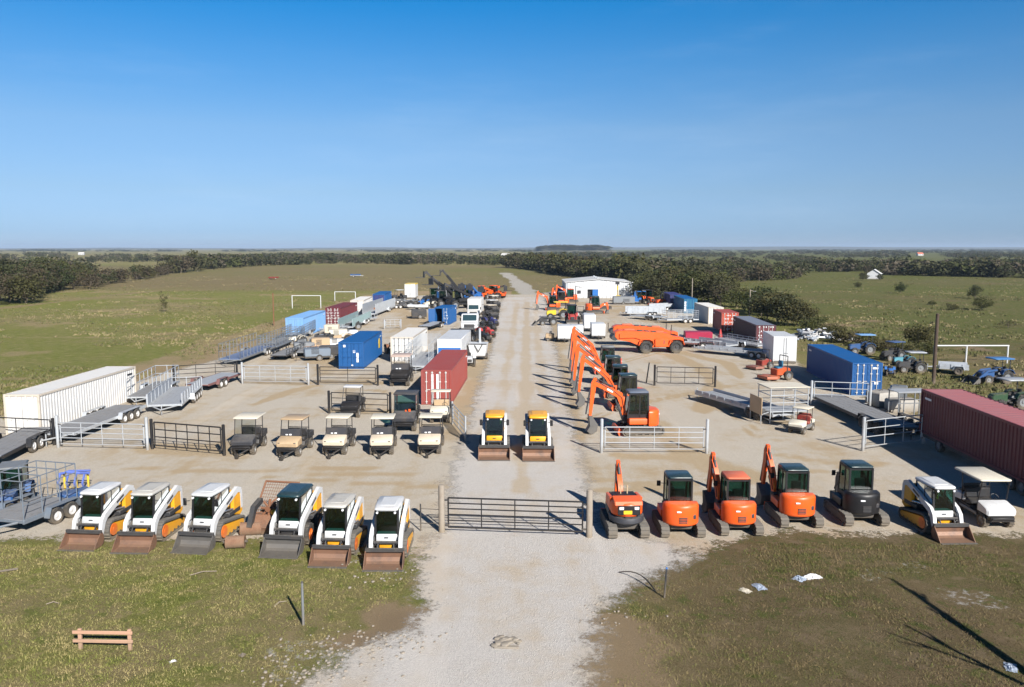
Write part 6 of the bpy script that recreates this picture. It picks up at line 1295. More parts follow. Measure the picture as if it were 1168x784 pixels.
# ---------------------------------------------------------------- back left machines
KG = 'black telehandlers with raised booms at the back left'
for i, (x, y, a, lab) in enumerate(((498, 348, 46, 'black telehandler with the raised boom nearest the white and yellow box'), (508, 350, 33, 'second black telehandler from the white and yellow box, boom raised'), (515, 348, 50, 'third black telehandler from the white and yellow box, boom raised'), (526, 352, 24, 'black telehandler beside the blue machines, boom raised least'))):
    p = P(x, y); telehandler(lab, (p.x, p.y, 0), R((-74, -52, -88, -60)[i]), body=BLACK, ang=a, s=1.5, L=3.3, group=KG)
LG = 'blue machines at the back left'
for x, y, lab, rz, cr in ((520, 346, 'blue telehandler with a dark boom, left of the three blue machines', -20, BLUE), (530, 345, 'blue telehandler with a white cab roof, middle of the three blue machines', -15, WHITE), (539, 346, 'blue telehandler closest to the orange machines', -15, BLUE)):
    p = P(x, y); telehandler(lab, (p.x, p.y + 2, 0), R(rz), body=BLUE, ang=22, s=1.4, L=2.8, group=LG, cabroof=cr)
for x, y, lab, rz in ((553, 342, 'orange telehandler at the far left end of the driveway, the left of two', -20), (564, 341, 'orange telehandler at the far left end of the driveway, the right of two', 60)):
    p = P(x, y); telehandler(lab, (p.x, p.y + 1.5, 0), R(rz), body=ORANGE, ang=12, s=1.35, L=2.6, group='orange telehandlers at the far end of the left row', cabroof=ORANGE)
for x, y, lab, hc in ((563, 351, 'dark utility cart with a pale roof, farthest beside the driveway', CREAM), (561, 357.5, 'dark utility cart with a white roof, second from the far end beside the driveway', WHITE), (559.5, 364.5, 'dark utility cart with a wood-coloured bed beside the white box truck', TAN)):
    p = P(x, y); utv(lab, (p.x, p.y, 0), R(30), hood=DARK, body=BLACK, roof=hc, wind='none', hitch=False, s=1.2, group='carts at the far left of the driveway', rl=(-0.7, 1.2), bed=WOOD if hc == TAN else DARK)
for x, y, lab, c in ((559, 372, 'black tractor with blue hood in the dark row beside the driveway, farthest of its row', NAVY), (556, 378, 'black tractor next in front of the blue-hooded one beside the driveway', BLACK), (554, 385, 'black tractor with a red hood beside the white flatbed truck', RED), (549, 391, 'black tractor just behind the white hopper', BLACK)):
    p = P(x, y); tractor(lab, (p.x, p.y, 0), R(40), body=c, s=0.95, group='small tractors beside the driveway', rops=(c != RED))
def hopper():
    p = P(545.5, 411); t = thing('hopper_trailer', 'white tapered hopper on wheels with a mast, beside the brick-red container', 'trailer', (p.x, p.y + 0.8, 0), R(-4)); m = MB()
    m.add([(-0.75, -0.8, 0.45), (0.75, -0.8, 0.45), (0.75, 0.8, 0.45), (-0.75, 0.8, 0.45), (-0.95, -1.0, 1.7), (0.95, -1.0, 1.7), (0.95, 1.0, 1.7), (-0.95, 1.0, 1.7)], [(0, 1, 2, 3), (0, 1, 5, 4), (1, 2, 6, 5), (2, 3, 7, 6), (3, 0, 4, 7), (4, 5, 6, 7)]); m.obj('hopper', WHITE, t, False)
    m = MB(); m.cyl((0.1, 0.4, 1.6), (0.1, 0.4, 3.2), 0.12, n=10); m.obj('mast', GALV, t); m = MB(); m.box(-0.8, 0.8, -0.9, 0.9, 0.32, 0.44, 0.02); m.cyl((-0.95, -1.04, 1.7), (0.95, -1.04, 1.7), 0.04); m.obj('frame', DARK, t); m = MB(); m.path([(-0.3, -1.06, 1.6), (0.1, -1.0, 0.9), (0.5, -1.06, 1.65)], 0.035); m.obj('hose', BLACK, t)
    for sx in (-1, 1): wheel(t, sx*0.85, 0.1, 0.33, 0.2, GREY, lugs=False, n=14)
hopper()
p = P(535.5, 417); tractor('small white tractor wedged beside the brick-red container', (p.x, p.y, 0), R(5), body=WHITE, s=0.8, rops=False)
# middle left clutter
CG = 'towed machines near the bright blue container'
def tb(x, y, label, rz=80, **k): p = P(x, y); towed_box(label, (p.x, p.y, 0), R(rz), group=CG, **k)
tb(362, 411, 'grey hooded towed compressor left of the bright blue container', col=paint('blue_grey_hood', (0.16, 0.2, 0.25), 0.5, 0.3), w=1.4, L=2.6, h=0.8, r=0.34, name='compressor', cat='compressor', rz=-70)
tb(377, 409, 'dark towed generator touching the shade of the bright blue container', col=DARK, w=1.4, L=2.2, h=0.9, r=0.34, rz=-80)
tb(366, 400, 'tan towed engine behind the grey compressor', col=TAN2, w=1.3, L=2.0, h=1.0, r=0.3, rz=-75)
tb(382, 398, 'white and black towed pump behind the dark generator', col=CWHITE, w=1.2, L=2.0, h=0.7, r=0.32, rz=-60)
tb(386, 388, 'pale towed generator in front of the maroon container', col=CREAM, w=1.5, L=2.2, h=0.9, r=0.3, rz=-80)
tb(397, 385, 'low white towed pump near the teal-grey trailer', col=WHITE, w=1.3, L=2.4, h=0.5, r=0.3, rz=-70)
tb(379, 383.5, 'beige cabinet trailer below the maroon container', col=TAN, w=1.6, L=1.8, h=1.1, r=0.3, rz=-85)
tb(478, 363.5, 'black towed machine alone in the middle of the left yard', col=DARK, w=1.7, L=2.4, h=1.1, r=0.4, rz=-80, z=0.4)
tb(347, 401, 'rusty-grey towed frame machine right of the railed trailers', col=GREY, w=1.2, L=2.2, h=0.6, r=0.3, rz=-70)
p = P(455, 343); utv('small white-roofed cart at the far end of the left yard', (p.x, p.y, 0), R(-60), hood=DARK, body=BLACK, roof=WHITE, wind='none', hitch=False, s=1.2)
p = P(464, 351); tractor('dark small tractor among the low trailers at the far left', (p.x, p.y, 0), R(-70), body=DARK, s=1.0, rops=False)
def boat(label, x, y, rz):
    p = P(x, y); t = thing('boat', label, 'boat', (p.x, p.y, 0), rz); m = MB(); m.plan([(-0.7, 1.8), (0.7, 1.8), (0.8, 0.2), (0.5, -1.4), (0, -2.1), (-0.5, -1.4), (-0.8, 0.2)], 0.5, 1.0, 0.12); m.obj('hull', WHITE, t); m = MB(); m.box(-0.4, 0.4, -0.2, 0.9, 1.0, 1.06); m.obj('cockpit', DARK, t); m = MB(); m.box(-0.5, 0.5, -1.6, 1.6, 0.35, 0.49); m.obj('cradle', DARK, t)
    for sx in (-1, 1): wheel(t, sx*0.7, 0.4, 0.3, 0.2, GREY, lugs=False, n=12)
boat('small white boat on a low cradle in front of the black towed machine', 476.5, 353.5, R(75))
for x, y, lab, c in ((484, 350, 'blue and white small tractor left of the black telehandlers', BLUE), (490, 352, 'tan and white small tractor in front of the black telehandlers', CREAM), (488, 345, 'dark small tractor behind the blue and white one', DARK)):
    p = P(x, y); tractor(lab, (p.x, p.y, 0), R(-30), body=c, s=1.05, rops=False)
p = P(466, 395); tractor('rust-coloured engine stand beside the bright blue container', (P(448, 404).x, P(448, 404).y, 0), R(30), body=RUST, s=0.8, rops=False, name='engine_stand', cat='engine')
for x, y, lab, c, rz in ((340, 393, 'pale small tractor right of the railed trailers', CREAM, -60), (352, 396, 'grey small tractor behind the low board-loaded trailer', GREY, -75), (371, 391, 'dark small tractor amid the towed machines near the sky-blue container', DARK, -50), (392, 391, 'tan small tractor between the pale generator and the bright blue container', TAN2, -80), (404, 376, 'dark small tractor in front of the teal-grey trailer', DARK, -70), (432, 357, 'rust-brown small tractor by the slatted trailer', RUST, -80), (443, 347.5, 'dark small tractor below the far blue container', DARK, -60), (473, 347, 'grey small tractor right of the white boat', GREY, -20), (500, 366, 'dark small tractor beside the swung-open blue door', DARK, 20)):
    p = P(x, y); tractor(lab, (p.x, p.y, 0), R(rz), body=c, s=0.8, rops=False, group='small machines crowded in the left yard')
for x0, y0, x1, y1, lab, fr in ((318, 412, 338, 403, 'empty dark car trailer right of the blue-decked railed trailer', DARK), (344, 408, 356, 402, 'short grey trailer left of the grey compressor', GREY), (388, 380, 372, 379.5, 'short pale trailer below the maroon container doors', GALV), (405, 370, 425, 366, 'galvanised flat trailer in the gap before the slatted trailer', GALV)):
    trailer(lab, P(x0, y0), P(x1, y1), w=1.7, deck=DECK, frame=fr, axles=2, rail='hoop', rh=0.5, rails=(1, 1, 0))
# front left corner clutter
p = P(6, 590); tractor('dark blue tractor with a glazed cab cut off by the left edge', (p.x - 0.2, p.y + 0.9, 0), R(20), body=WBLUE, s=0.85, cabin=GREY)
p = P(84, 583); towed_box('small blue towed sprayer with a white wheel beside the leftmost loader', (p.x - 0.2, p.y + 0.6, 0), R(-35), col=WBLUE, w=0.7, L=1.3, h=0.4, z=0.35, r=0.28, name='blue_sprayer', cat='sprayer', vents=False)
def implement():
    p = P(74, 566); t = thing('blue_implement', 'blue folded plough frame on yellow stands behind the left cage trailer', 'implement', (p.x, p.y + 0.8, 0), R(-5)); m = MB()
    m.path([(-0.7, 0, 0.8), (-0.3, 0, 0.92), (0.3, 0.1, 0.85), (0.8, 0, 0.9)], 0.065, 8); m.path([(-0.5, 0.4, 0.85), (0.6, 0.4, 0.9)], 0.05); [m.band([(-0.05, 0.85), (-0.25, 0.45), (-0.12, 0.15)], 0.07, x - 0.03, x + 0.03) for x in (-0.6, -0.2, 0.2, 0.6)]; m.obj('frame', paint('faded_violet_blue', (0.10, 0.16, 0.50), 0.5, 0.3), t); m = MB()
    for x in (-0.6, 0.0, 0.6): m.cyl((x, 0.2, 0.0), (x, 0.2, 0.9), 0.05)
    m.cyl((-0.6, 0.2, 0.1), (0.6, 0.2, 0.1), 0.04); m.obj('stand', LEMON, t)
implement()
# ---------------------------------------------------------------- right field machines
FGp = 'blue machines in the right field'
def ft(x, y, label, rz=-80, **k): p = P(x, y); return tractor(label, (p.x, p.y, 0), R(rz), group=FGp, **k)
ft(1135, 437, 'blue tractor with a bright blue canopy standing alone right of the tall timber pole', body=WBLUE, canopy=paint('bright_blue_canopy', (0.03, 0.17, 0.42), 0.5, 0.3), s=0.95, rz=-85, loader=True)
ft(983, 404, 'blue tractor with a pale blue canopy behind the long blue container', body=WBLUE, canopy=SKYB, s=0.95, rz=-90)
ft(1018, 411, 'dark tractor under a blue canopy, by the round bush', body=DARK, canopy=WBLUE, s=0.85, rz=-70); ft(1031, 417, 'teal and grey tractor beside the flat grey canopy', body=paint('teal_tractor_paint', (0.08, 0.28, 0.36), 0.5, 0.3), canopy=None, s=0.7, rz=-90)
ft(1040, 425, 'dark tractor with a pale grey canopy left of the timber pole', body=DARK, canopy=LDECK, s=0.85, rz=-95); ft(1015, 428, 'small blue quad behind the long blue container doors', body=BLUE, s=0.55, rz=-20, rops=False)
trailer('low white and grey pipe trailer behind the timber pole', T(1104, 427), T(1070, 425), w=1.8, deck=LDECK, axles=1, sides=LDECK, rh=0.35, rim=DARK)
p = P(1150, 466); tractor('green tractor with a white canopy behind the wheeled maroon container', (p.x, p.y, 0), R(-85), body=WGREEN, canopy=LDECK, s=0.95, group=FGp)
def block(label, x, y, w, d, h, rz, mat=CONC, name='concrete_block', cat='block', group=None):
    p = P(x, y); t = thing(name, label, cat, (p.x, p.y, 0), rz, group); m = MB(); m.plan([(-w/2, -d/2), (w/2*0.9, -d/2), (w/2, d/2*0.6), (w*0.3, d/2), (-w/2*0.9, d/2*0.8)], 0, h, 0.12); m.obj('body', mat, t); m = MB(); m.path([(-0.12, 0, h - 0.02), (-0.1, 0, h + 0.1), (0.1, 0, h + 0.1), (0.12, 0, h - 0.02)], 0.015); m.obj('lifting_eye', DARK, t)
block('pale concrete lump behind the white gate, nearest the blue container', 1004, 463, 1.9, 1.5, 1.1, 0.4); block('dark-sided concrete lump between the two pale ones behind the white gate', 1024, 460, 1.5, 1.2, 1.3, 1.1, GREY); block('pale concrete lump nearest the wheeled maroon container', 1027, 469, 2.1, 1.2, 0.9, 0.1)
def table_rack(): 
    p = P(1036, 478); t = thing('pipe_rack', 'grey pipe rack standing in the grass left of the wheeled maroon container', 'rack', (p.x, p.y, 0), R(5)); m = MB()
    for x in (-1.1, 0, 1.1):
        for y in (-0.6, 0.6): m.cyl((x, y, 0), (x, y, 1.9), 0.04)
    for y in (-0.6, 0.6):
        for z in (1.2, 1.9): m.cyl((-1.2, y, z), (1.2, y, z), 0.035)
    m.obj('frame', GREY, t); m = MB(); m.box(-1.2, 1.2, -0.65, 0.65, 1.935, 1.98, 0.01); m.obj('top', LDECK, t)
table_rack()
# rubble heap beyond the blue container
def scrap():
    mats = [CWHITE, CONC, GREY, SKYB]
    for k, mat in enumerate(mats):
        pass
    mb = MB()
    for i in range(170):
        x, y = random.gauss(0, 1), random.gauss(0, 1); c = P(926, 386) + Vector((x*2.3 + (1.2 if i % 3 == 0 else 0), y*1.3)); h = max(0.1, 1.5*math.exp(-(x*x + y*y)/1.4)); L = random.uniform(0.2, 1.3)
        mb.M = Matrix.Translation((c.x, c.y, random.random()*h)) @ Matrix.Rotation(random.random()*6.28, 4, 'Z') @ Matrix.Rotation(random.uniform(-.7, .7), 4, 'X'); mb.box(-L/2, L/2, -0.12, 0.12, -0.04, random.uniform(0.04, 0.25), 0.02)
    m, nt, b, out = new_mat('mixed_scrap'); geo = N(nt, 'ShaderNodeNewGeometry'); c = nt.nodes.new('ShaderNodeValToRGB'); e = c.color_ramp.elements; e[0].color = (0.05, 0.05, 0.055, 1); e[1].color = (0.75, 0.75, 0.75, 1); e.new(0.35).color = (0.25, 0.32, 0.42, 1); e.new(0.55).color = (0.32, 0.29, 0.26, 1); e.new(0.75).color = (0.62, 0.62, 0.62, 1)
    nt.links.new(geo.outputs['Random Per Island'], c.inputs[0]); nt.links.new(c.outputs[0], b.inputs['Base Color']); b.inputs['Roughness'].default_value = 0.6
    tag(mb.obj('scrap_rubble', m), 'heap of grey and white scrap beyond the long blue container', 'scrap heap', kind='stuff')
scrap()
# ---------------------------------------------------------------- small things in the foreground
def slab():
    p = P(578, 734); t = thing('broken_concrete', 'crumbled rectangle of broken concrete lying on the driveway', 'concrete slab', (p.x, p.y, 0), R(-2)); m = MB()
    random.seed(5)
    for i in range(26):
        x, y = random.uniform(-0.38, 0.38), random.uniform(-0.3, 0.3); r = random.uniform(0.06, 0.15); m.M = Matrix.Translation((x, y, 0.02)) @ Matrix.Rotation(random.random()*6, 4, 'Z'); m.plan([(r*random.uniform(.7, 1.1)*math.cos(a), r*random.uniform(.7, 1.1)*math.sin(a)) for a in np.linspace(0, 5.3, 6)], 0, random.uniform(0.03, 0.09), 0.015)
    m.M = Matrix.Identity(4); m.box(-0.36, 0.36, -0.36, -0.2, 0.012, 0.06, 0.015); m.obj('rubble_pile', CONC, t)
slab()
def crumple(name, label, x, y, w, d, h, mat, seed):
    p = P(x, y); rr = random.Random(seed); n = 11; vs = []
    for i in range(n):
        for j in range(n):
            u, v = i/(n-1) - .5, j/(n-1) - .5; f = max(0, 1 - (u*u + v*v)*3.2); vs.append((u*w*(1 + rr.uniform(-.18, .18)), v*d*(1 + rr.uniform(-.18, .18)), 0.012 + f*h*rr.uniform(0.2, 1)))
    m = MB(); m.add(vs, [(i*n + j, (i+1)*n + j, (i+1)*n + j + 1, i*n + j + 1) for i in range(n-1) for j in range(n-1)]); o = m.obj(name, mat, None, False); o.location = (p.x, p.y, 0); o.rotation_euler[2] = rr.random()*3; o.modifiers.new('thick', 'SOLIDIFY').thickness = 0.004; tag(o, label, 'litter')
crumple('plastic_sheet', 'crumpled white plastic sheet, the brightest litter on the right-hand grass', 926, 659, 0.62, 0.36, 0.16, PAPER, 1); crumple('plastic_sheet', 'bluish crumpled plastic touching the brightest white sheet', 912, 661, 0.40, 0.40, 0.14, PAPERB, 2)
crumple('plastic_sheet', 'flat grey-blue plastic scrap on the grass left of the white litter', 866, 670, 0.55, 0.35, 0.08, PAPERB, 3); crumple('plastic_sheet', 'dull tan plastic scrap beside the flat grey-blue one', 850, 674, 0.4, 0.3, 0.06, CREAM, 4); crumple('plastic_sheet', 'small bluish scrap at the lower right edge of the grass', 1153, 762, 0.5, 0.3, 0.08, PAPERB, 6)
crumple('litter_scrap', 'small white scrap in the grass right of the wooden rail fence', 197, 755, 0.17, 0.12, 0.05, PAPER, 8); crumple('litter_scrap', 'small dark scrap in the grass left of the driveway', 277, 748, 0.18, 0.16, 0.08, DARK, 9)
m = MB(); q = P(6, 653); m.cyl((-0.3, -0.1, 0.05), (0.35, 0.18, 0.06), 0.04); o = m.obj('iron_bar', DARK); o.location = (q.x, q.y, 0); tag(o, 'short dark bar lying in the grass at the left edge', 'bar')
m = MB(); a, b = P(706, 654), P(747, 676); pts = [(a.x + (b.x - a.x)*t + 0.15*math.sin(t*3), a.y + (b.y - a.y)*t, 0.04 + 0.3*math.sin(math.pi*t)*(1-t*0.5)) for t in np.linspace(0, 1, 9)]; m.path(pts, 0.022); tag(m.obj('bent_wire', DARK), 'bent dark cable arching over the gravel at the right of the driveway', 'cable')
for x, y, L, r, lab in ((232, 655, 0.9, 0.4, 'bleached stick lying in the middle of the left grass'), (60, 690, 0.4, 0.1, 'thin twig in the grass above the wooden rail fence'), (320, 690, 0.5, 0.9, 'small twig in the grass near the grey post')):
    m = MB(); m.path([(-L/2, 0, 0.03), (0, 0.08, 0.07), (L/2, 0.02, 0.03)], 0.016); o = m.obj('stick', WOOD); q = P(x, y); o.location = (q.x, q.y, 0); o.rotation_euler[2] = r; tag(o, lab, 'stick')
# things far out in the fields
p = P(312, 319); trailer('red flat wagon with a pale load far out in the left field', P(303, 319.5), P(321, 318), w=1.8, L=4.5, deck=WRED, frame=WRED, axles=1, sides=WRED, rh=0.3)
p = P(406, 316); trailer('pair of blue and white tanks on a wagon far out in the left field', P(399, 316), P(412, 316), w=1.6, L=4.0, deck=LDECK, axles=1, sides=WBLUE, rh=0.5)
def house(label, x, y, w, d, h, rz, roofc):
    p = P(x, y); t = thing('farmhouse', label, 'house', (p.x, p.y, -1.0), rz); m = MB(); m.box(-w/2, w/2, -d/2, d/2, 0, h); m.prism([(-d/2, h + .001), (0, h + d*0.32), (d/2, h + .001)], -w/2, w/2); m.obj('wall', WHITE, t, False); m = MB()
    for sy in (-1, 1): m.add([(-w/2 - .3, sy*(d/2 + .4), h - .2), (w/2 + .3, sy*(d/2 + .4), h - .2), (w/2 + .3, 0, h + d*.32 + .12), (-w/2 - .3, 0, h + d*.32 + .12)], [(0, 1, 2, 3)])
    m.obj('roof', roofc, t, False)
    for i in range(3): m = MB(); xx = -w/2 + w*(i + .5)/3; m.box(xx - .5, xx + .5, -d/2 - .03, -d/2 - .005, 1.0, 2.3); m.obj('window', BLACK, t)
house('white farmhouse with a pale roof beyond the right field', 997, 318, 5.5, 4.5, 3.0, R(60), CWHITE); house('small white house half hidden in the woods beyond the end of the driveway', 578, 294.5, 12, 8, 4, R(-30), CWHITE)
house('long pale barn far off beyond the left woods', 93, 290.5, 9, 6, 3.0, R(10), CWHITE)
house('orange-roofed building on the distant right', 1049, 291.2, 9, 6, 3.2, R(5), FADED)
# ---------------------------------------------------------------- trees
def leaf_mat(name, a, b_, c):
    m, nt, b, out = new_mat(name); oi = N(nt, 'ShaderNodeObjectInfo'); geo = N(nt, 'ShaderNodeNewGeometry')
    r = geo.outputs['Random Per Island']
    k = mixc(nt, r, a, b_); k = mixc(nt, math_n(nt, 'MULTIPLY', oi.outputs['Random'], 0.75), k, c)
    nt.links.new(k, b.inputs['Base Color']); b.inputs['Roughness'].default_value = 0.75; b.inputs['Specular IOR Level'].default_value = 0.2
    t = N(nt, 'ShaderNodeBsdfTranslucent'); nt.links.new(k, t.inputs[0]); mx = N(nt, 'ShaderNodeMixShader'); mx.inputs[0].default_value = 0.25
    nt.links.new(b.outputs[0], mx.inputs[1]); nt.links.new(t.outputs[0], mx.inputs[2]); nt.links.new(mx.outputs[0], out.inputs[0]); return m
LEAF1 = leaf_mat('dark_foliage', (0.026, 0.038, 0.015), (0.065, 0.08, 0.030), (0.085, 0.078, 0.042))
LEAF2 = leaf_mat('olive_foliage', (0.045, 0.056, 0.018), (0.10, 0.105, 0.036), (0.085, 0.07, 0.032))
LEAF3 = leaf_mat('brown_foliage', (0.060, 0.050, 0.030), (0.12, 0.095, 0.058), (0.075, 0.062, 0.045))
BARK = paint('bark', (0.13, 0.105, 0.08), 0.9, 0.5, (0.07, 0.055, 0.04), 0.0, 3.0)
def crown_pts(h, w, base, nc, nq, ls, rng, flat=1.0):
    """leaf clumps: quads (4 verts each) spread through an uneven crown"""
    cs = []
    while len(cs) < nc:
        u = rng.uniform(-1, 1, 3); r = np.linalg.norm(u)
        if r > 1 or r < 0.35: continue
        if u[2] < -0.75: continue
        cs.append(u)
    cs = np.array(cs); lump = 0.72 + 0.5*rng.random(nc)
    c = np.stack([cs[:, 0]*w/2*lump, cs[:, 1]*w/2*lump, base + (h-base)*(0.5 + 0.5*cs[:, 2]*lump*flat)], 1); c[:, 2] = np.minimum(c[:, 2], h)
    cr = (0.13 + 0.12*rng.random(nc))*w
    n = nc*nq; idx = np.repeat(np.arange(nc), nq); off = rng.normal(0, 1, (n, 3))*np.array([1, 1, 0.75]); off /= np.maximum(np.linalg.norm(off, axis=1, keepdims=True), 1e-6); off *= rng.uniform(0.3, 1.0, (n, 1))**0.5
    P_ = c[idx] + off*cr[idx, None]; P_[:, 2] = np.maximum(P_[:, 2], 0.1)
    nrm = off + rng.normal(0, 0.55, (n, 3)) + np.array([0, 0, 0.4]); nrm /= np.linalg.norm(nrm, axis=1, keepdims=True)
    t = np.cross(nrm, rng.normal(0, 1, (n, 3))); t /= np.linalg.norm(t, axis=1, keepdims=True); b = np.cross(nrm, t); s = ls*rng.uniform(0.5, 1.2, (n, 1))
    V = np.stack([P_ - t*s, P_ + b*s*0.55, P_ + t*s, P_ - b*s*0.55], 1).reshape(-1, 3); return V, c
def trunk_mb(h, base, w, centers, rng, r=0.16):
    mb = MB(); top = base + (h-base)*0.45; lx, ly = rng.normal(0, 0.12, 2)*w*0.3
    mb.cyl((0, 0, -0.2), (lx*0.5, ly*0.5, base*0.7 + 0.3), r, r*0.75, n=7); mb.cyl((lx*0.5, ly*0.5, base*0.7 + 0.3), (lx, ly, top), r*0.75, r*0.35, n=7)
    for c in centers[:9]: mb.cyl((lx*0.7, ly*0.7, base*0.8 + 0.3), tuple(c), r*0.35, r*0.08, n=5)
    return mb
TREES = {}
def tree_kind(key, mat, h, w, base, nc, nq, ls, seed, flat=1.0, r=0.16):
    rng = np.random.default_rng(seed); V, c = crown_pts(h, w, base, nc, nq, ls, rng, flat); Q = np.arange(len(V)).reshape(-1, 4)
    crown = np_mesh('crown', V, Q, mat); trunk = trunk_mb(h, base, w, c, rng, r).obj('trunk', BARK); md, td = crown.data, trunk.data
    bpy.data.objects.remove(crown); bpy.data.objects.remove(trunk); TREES[key] = (md, td, h)
for i in range(3):
    tree_kind(('dark', i), LEAF1, 8, 7.2, 1.0, 46, 46, 0.30, 20 + i); tree_kind(('olive', i), LEAF2, 7, 7.5, 0.8, 44, 44, 0.30, 30 + i); tree_kind(('brown', i), LEAF3, 7, 6.5, 1.2, 30, 24, 0.22, 40 + i)
    tree_kind(('bush', i), LEAF2, 3, 4.2, 0.1, 34, 40, 0.20, 50 + i, 1.0, 0.07)
    tree_kind(('fdark', i), LEAF1, 8, 8.2, 0.6, 26, 16, 0.60, 60 + i); tree_kind(('folive', i), LEAF2, 7, 8, 0.6, 26, 16, 0.60, 70 + i); tree_kind(('fbrown', i), LEAF3, 7, 7.5, 0.8, 22, 14, 0.55, 80 + i)
tree_kind(('sapling', 0), LEAF2, 5, 2.4, 0.4, 20, 24, 0.16, 91, 1.0, 0.06)
JOINED = {}
def joined(key):
    """crown and trunk of a far tree as one mesh"""
    if key not in JOINED:
        md, td, h = TREES[key]; import bmesh
        bm = bmesh.new(); bm.from_mesh(md); n = len(bm.faces); bm.from_mesh(td); bm.faces.ensure_lookup_table()
        for f in bm.faces[n:]: f.material_index = 1
        me = bpy.data.meshes.new('tree'); bm.to_mesh(me); bm.free(); me.materials.append(md.materials[0]); me.materials.append(BARK); JOINED[key] = me
    return JOINED[key], TREES[key][2]
NTREE = [0]
def put_tree(name, label, key, x, y, h, group=None, parts=True, wide=1.0, z=0.0, rr=random.Random(3)):
    rz = rr.random()*6.28; NTREE[0] += 1
    if parts:
        md, td, h0 = TREES[key]; t = thing(name, label, 'bush' if 'bush' in name else 'tree', (x, y, z), rz, group); s = h/h0; t.scale = (s*wide, s*wide, s)
        for nm, d in (('crown', md), ('trunk', td)): o = bpy.data.objects.new(nm, d); COL.objects.link(o); o.parent = t
    else:
        me, h0 = joined(key); o = bpy.data.objects.new(name, me); COL.objects.link(o); o.location = (x, y, z); s = h/h0; o.scale = (s*wide, s*wide, s); o.rotation_euler[2] = rz; tag(o, label, 'tree', group)
rt = random.Random(21)
def zg(x, y):
    far = float(sstep(260, 900, np.hypot(x, y))); return float(far*(fbm(np.array([x]), np.array([y]), 420, 5, 3)[0] - 0.55)*5.0 - far*1.0)
# single trees and bushes
for (x, y, hp, key, nm, lab, wd) in ((1047, 401, 33, ('olive', 1), 'round_tree', 'round olive tree standing alone left of the dark timber pole', 0.95), (1027, 335, 13, ('dark', 0), 'lone_tree', 'small dark tree standing alone in the middle of the right field', 1.0), (1112, 341, 15, ('dark', 1), 'lone_tree', 'dark tree above the leaning olive one in the right field', 1.1),
        (1121, 354, 15, ('olive', 2), 'lone_tree', 'leaning olive tree below the dark one in the right field', 1.3), (1087, 354, 8, ('bush', 0), 'low_bush', 'low grey-green bush in the right field left of the leaning tree', 1.0), (1063, 348, 5, ('bush', 1), 'low_bush', 'tiny bush in the right field, left of the low grey-green one', 1.2),
        (1150, 374, 9, ('brown', 1), 'brush_bush', 'brownish brush pile at the right edge of the field', 2.2), (187, 356, 24, ('sapling', 0), 'young_tree', 'thin young tree standing alone in the left field', 0.9), (978, 328, 6, ('bush', 2), 'low_bush', 'small round bush near the white farmhouse', 1.0)):
    p = P(x, y); sc = (y - 283)/H_CAM; put_tree(nm, lab, key, p.x, p.y, hp/sc, wide=wd)
# bushes along the ditch to the right of the containers
for i, (x, y, hp) in enumerate(((926, 377, 17), (938, 384, 15), (950, 386, 16), (962, 391, 17), (975, 393, 18), (990, 396, 16), (1003, 400, 15), (1016, 402, 13), (1032, 405, 14), (1058, 404, 13))):
    p = P(x, y); put_tree('ditch_bush', 'low brown-green bush in the ditch line behind the scrap heap and the pale blue tractor', (('bush', 0), ('brown', 1), ('bush', 2))[i % 3], p.x, p.y, hp/((y-283)/H_CAM), group='bushes along the ditch on the right', wide=1.2)
# big trees behind the right containers
near = [(728, 340, 24), (738, 342, 28), (750, 344, 33), (763, 344, 33), (777, 344, 34), (790, 344, 36), (803, 346, 38), (816, 348, 34), (822, 349, 27), (742, 336, 28), (758, 337, 31), (774, 338, 33), (792, 339, 36), (808, 341, 37), (822, 345, 33), (733, 332, 22), (750, 331, 24), (770, 332, 25), (790, 333, 26)]
for i, (x, y, hp) in enumerate(near):
    p = P(x, y); put_tree('thicket_tree', 'dense dark tree in the thicket between the warehouse and the lamp-arm pole', (('dark', i % 3), ('olive', i % 3), ('brown', i % 3))[(0, 1, 0, 2, 1)[i % 5]], p.x, p.y, hp/((y-283)/H_CAM)*0.98, group='thicket behind the right containers', wide=1.25)
for i, (x, y, hp) in enumerate(((840, 351, 22), (868, 361, 32), (864, 357, 30), (874, 366, 36), (886, 369, 38), (897, 371, 36), (908, 372, 30), (917, 372, 22), (846, 346, 17), (868, 352, 24), (888, 358, 26), (904, 363, 24))):
    p = P(x, y); put_tree('hedge_tree', 'broad olive-dark tree in the clump right of the lamp-arm pole', (('olive', i % 3), ('dark', i % 3))[i % 2], p.x, p.y, hp/((y-283)/H_CAM)*0.98, group='clump of trees right of the lamp-arm pole', wide=1.25)
for (x, y, hp) in ((985, 320, 9), (1003, 320, 7)):
    p = P(x, y); put_tree('house_bush', 'dark bush in front of the white farmhouse', ('dark', 1), p.x, p.y, hp/((y-283)/H_CAM), group='bushes at the farmhouse', wide=1.3)
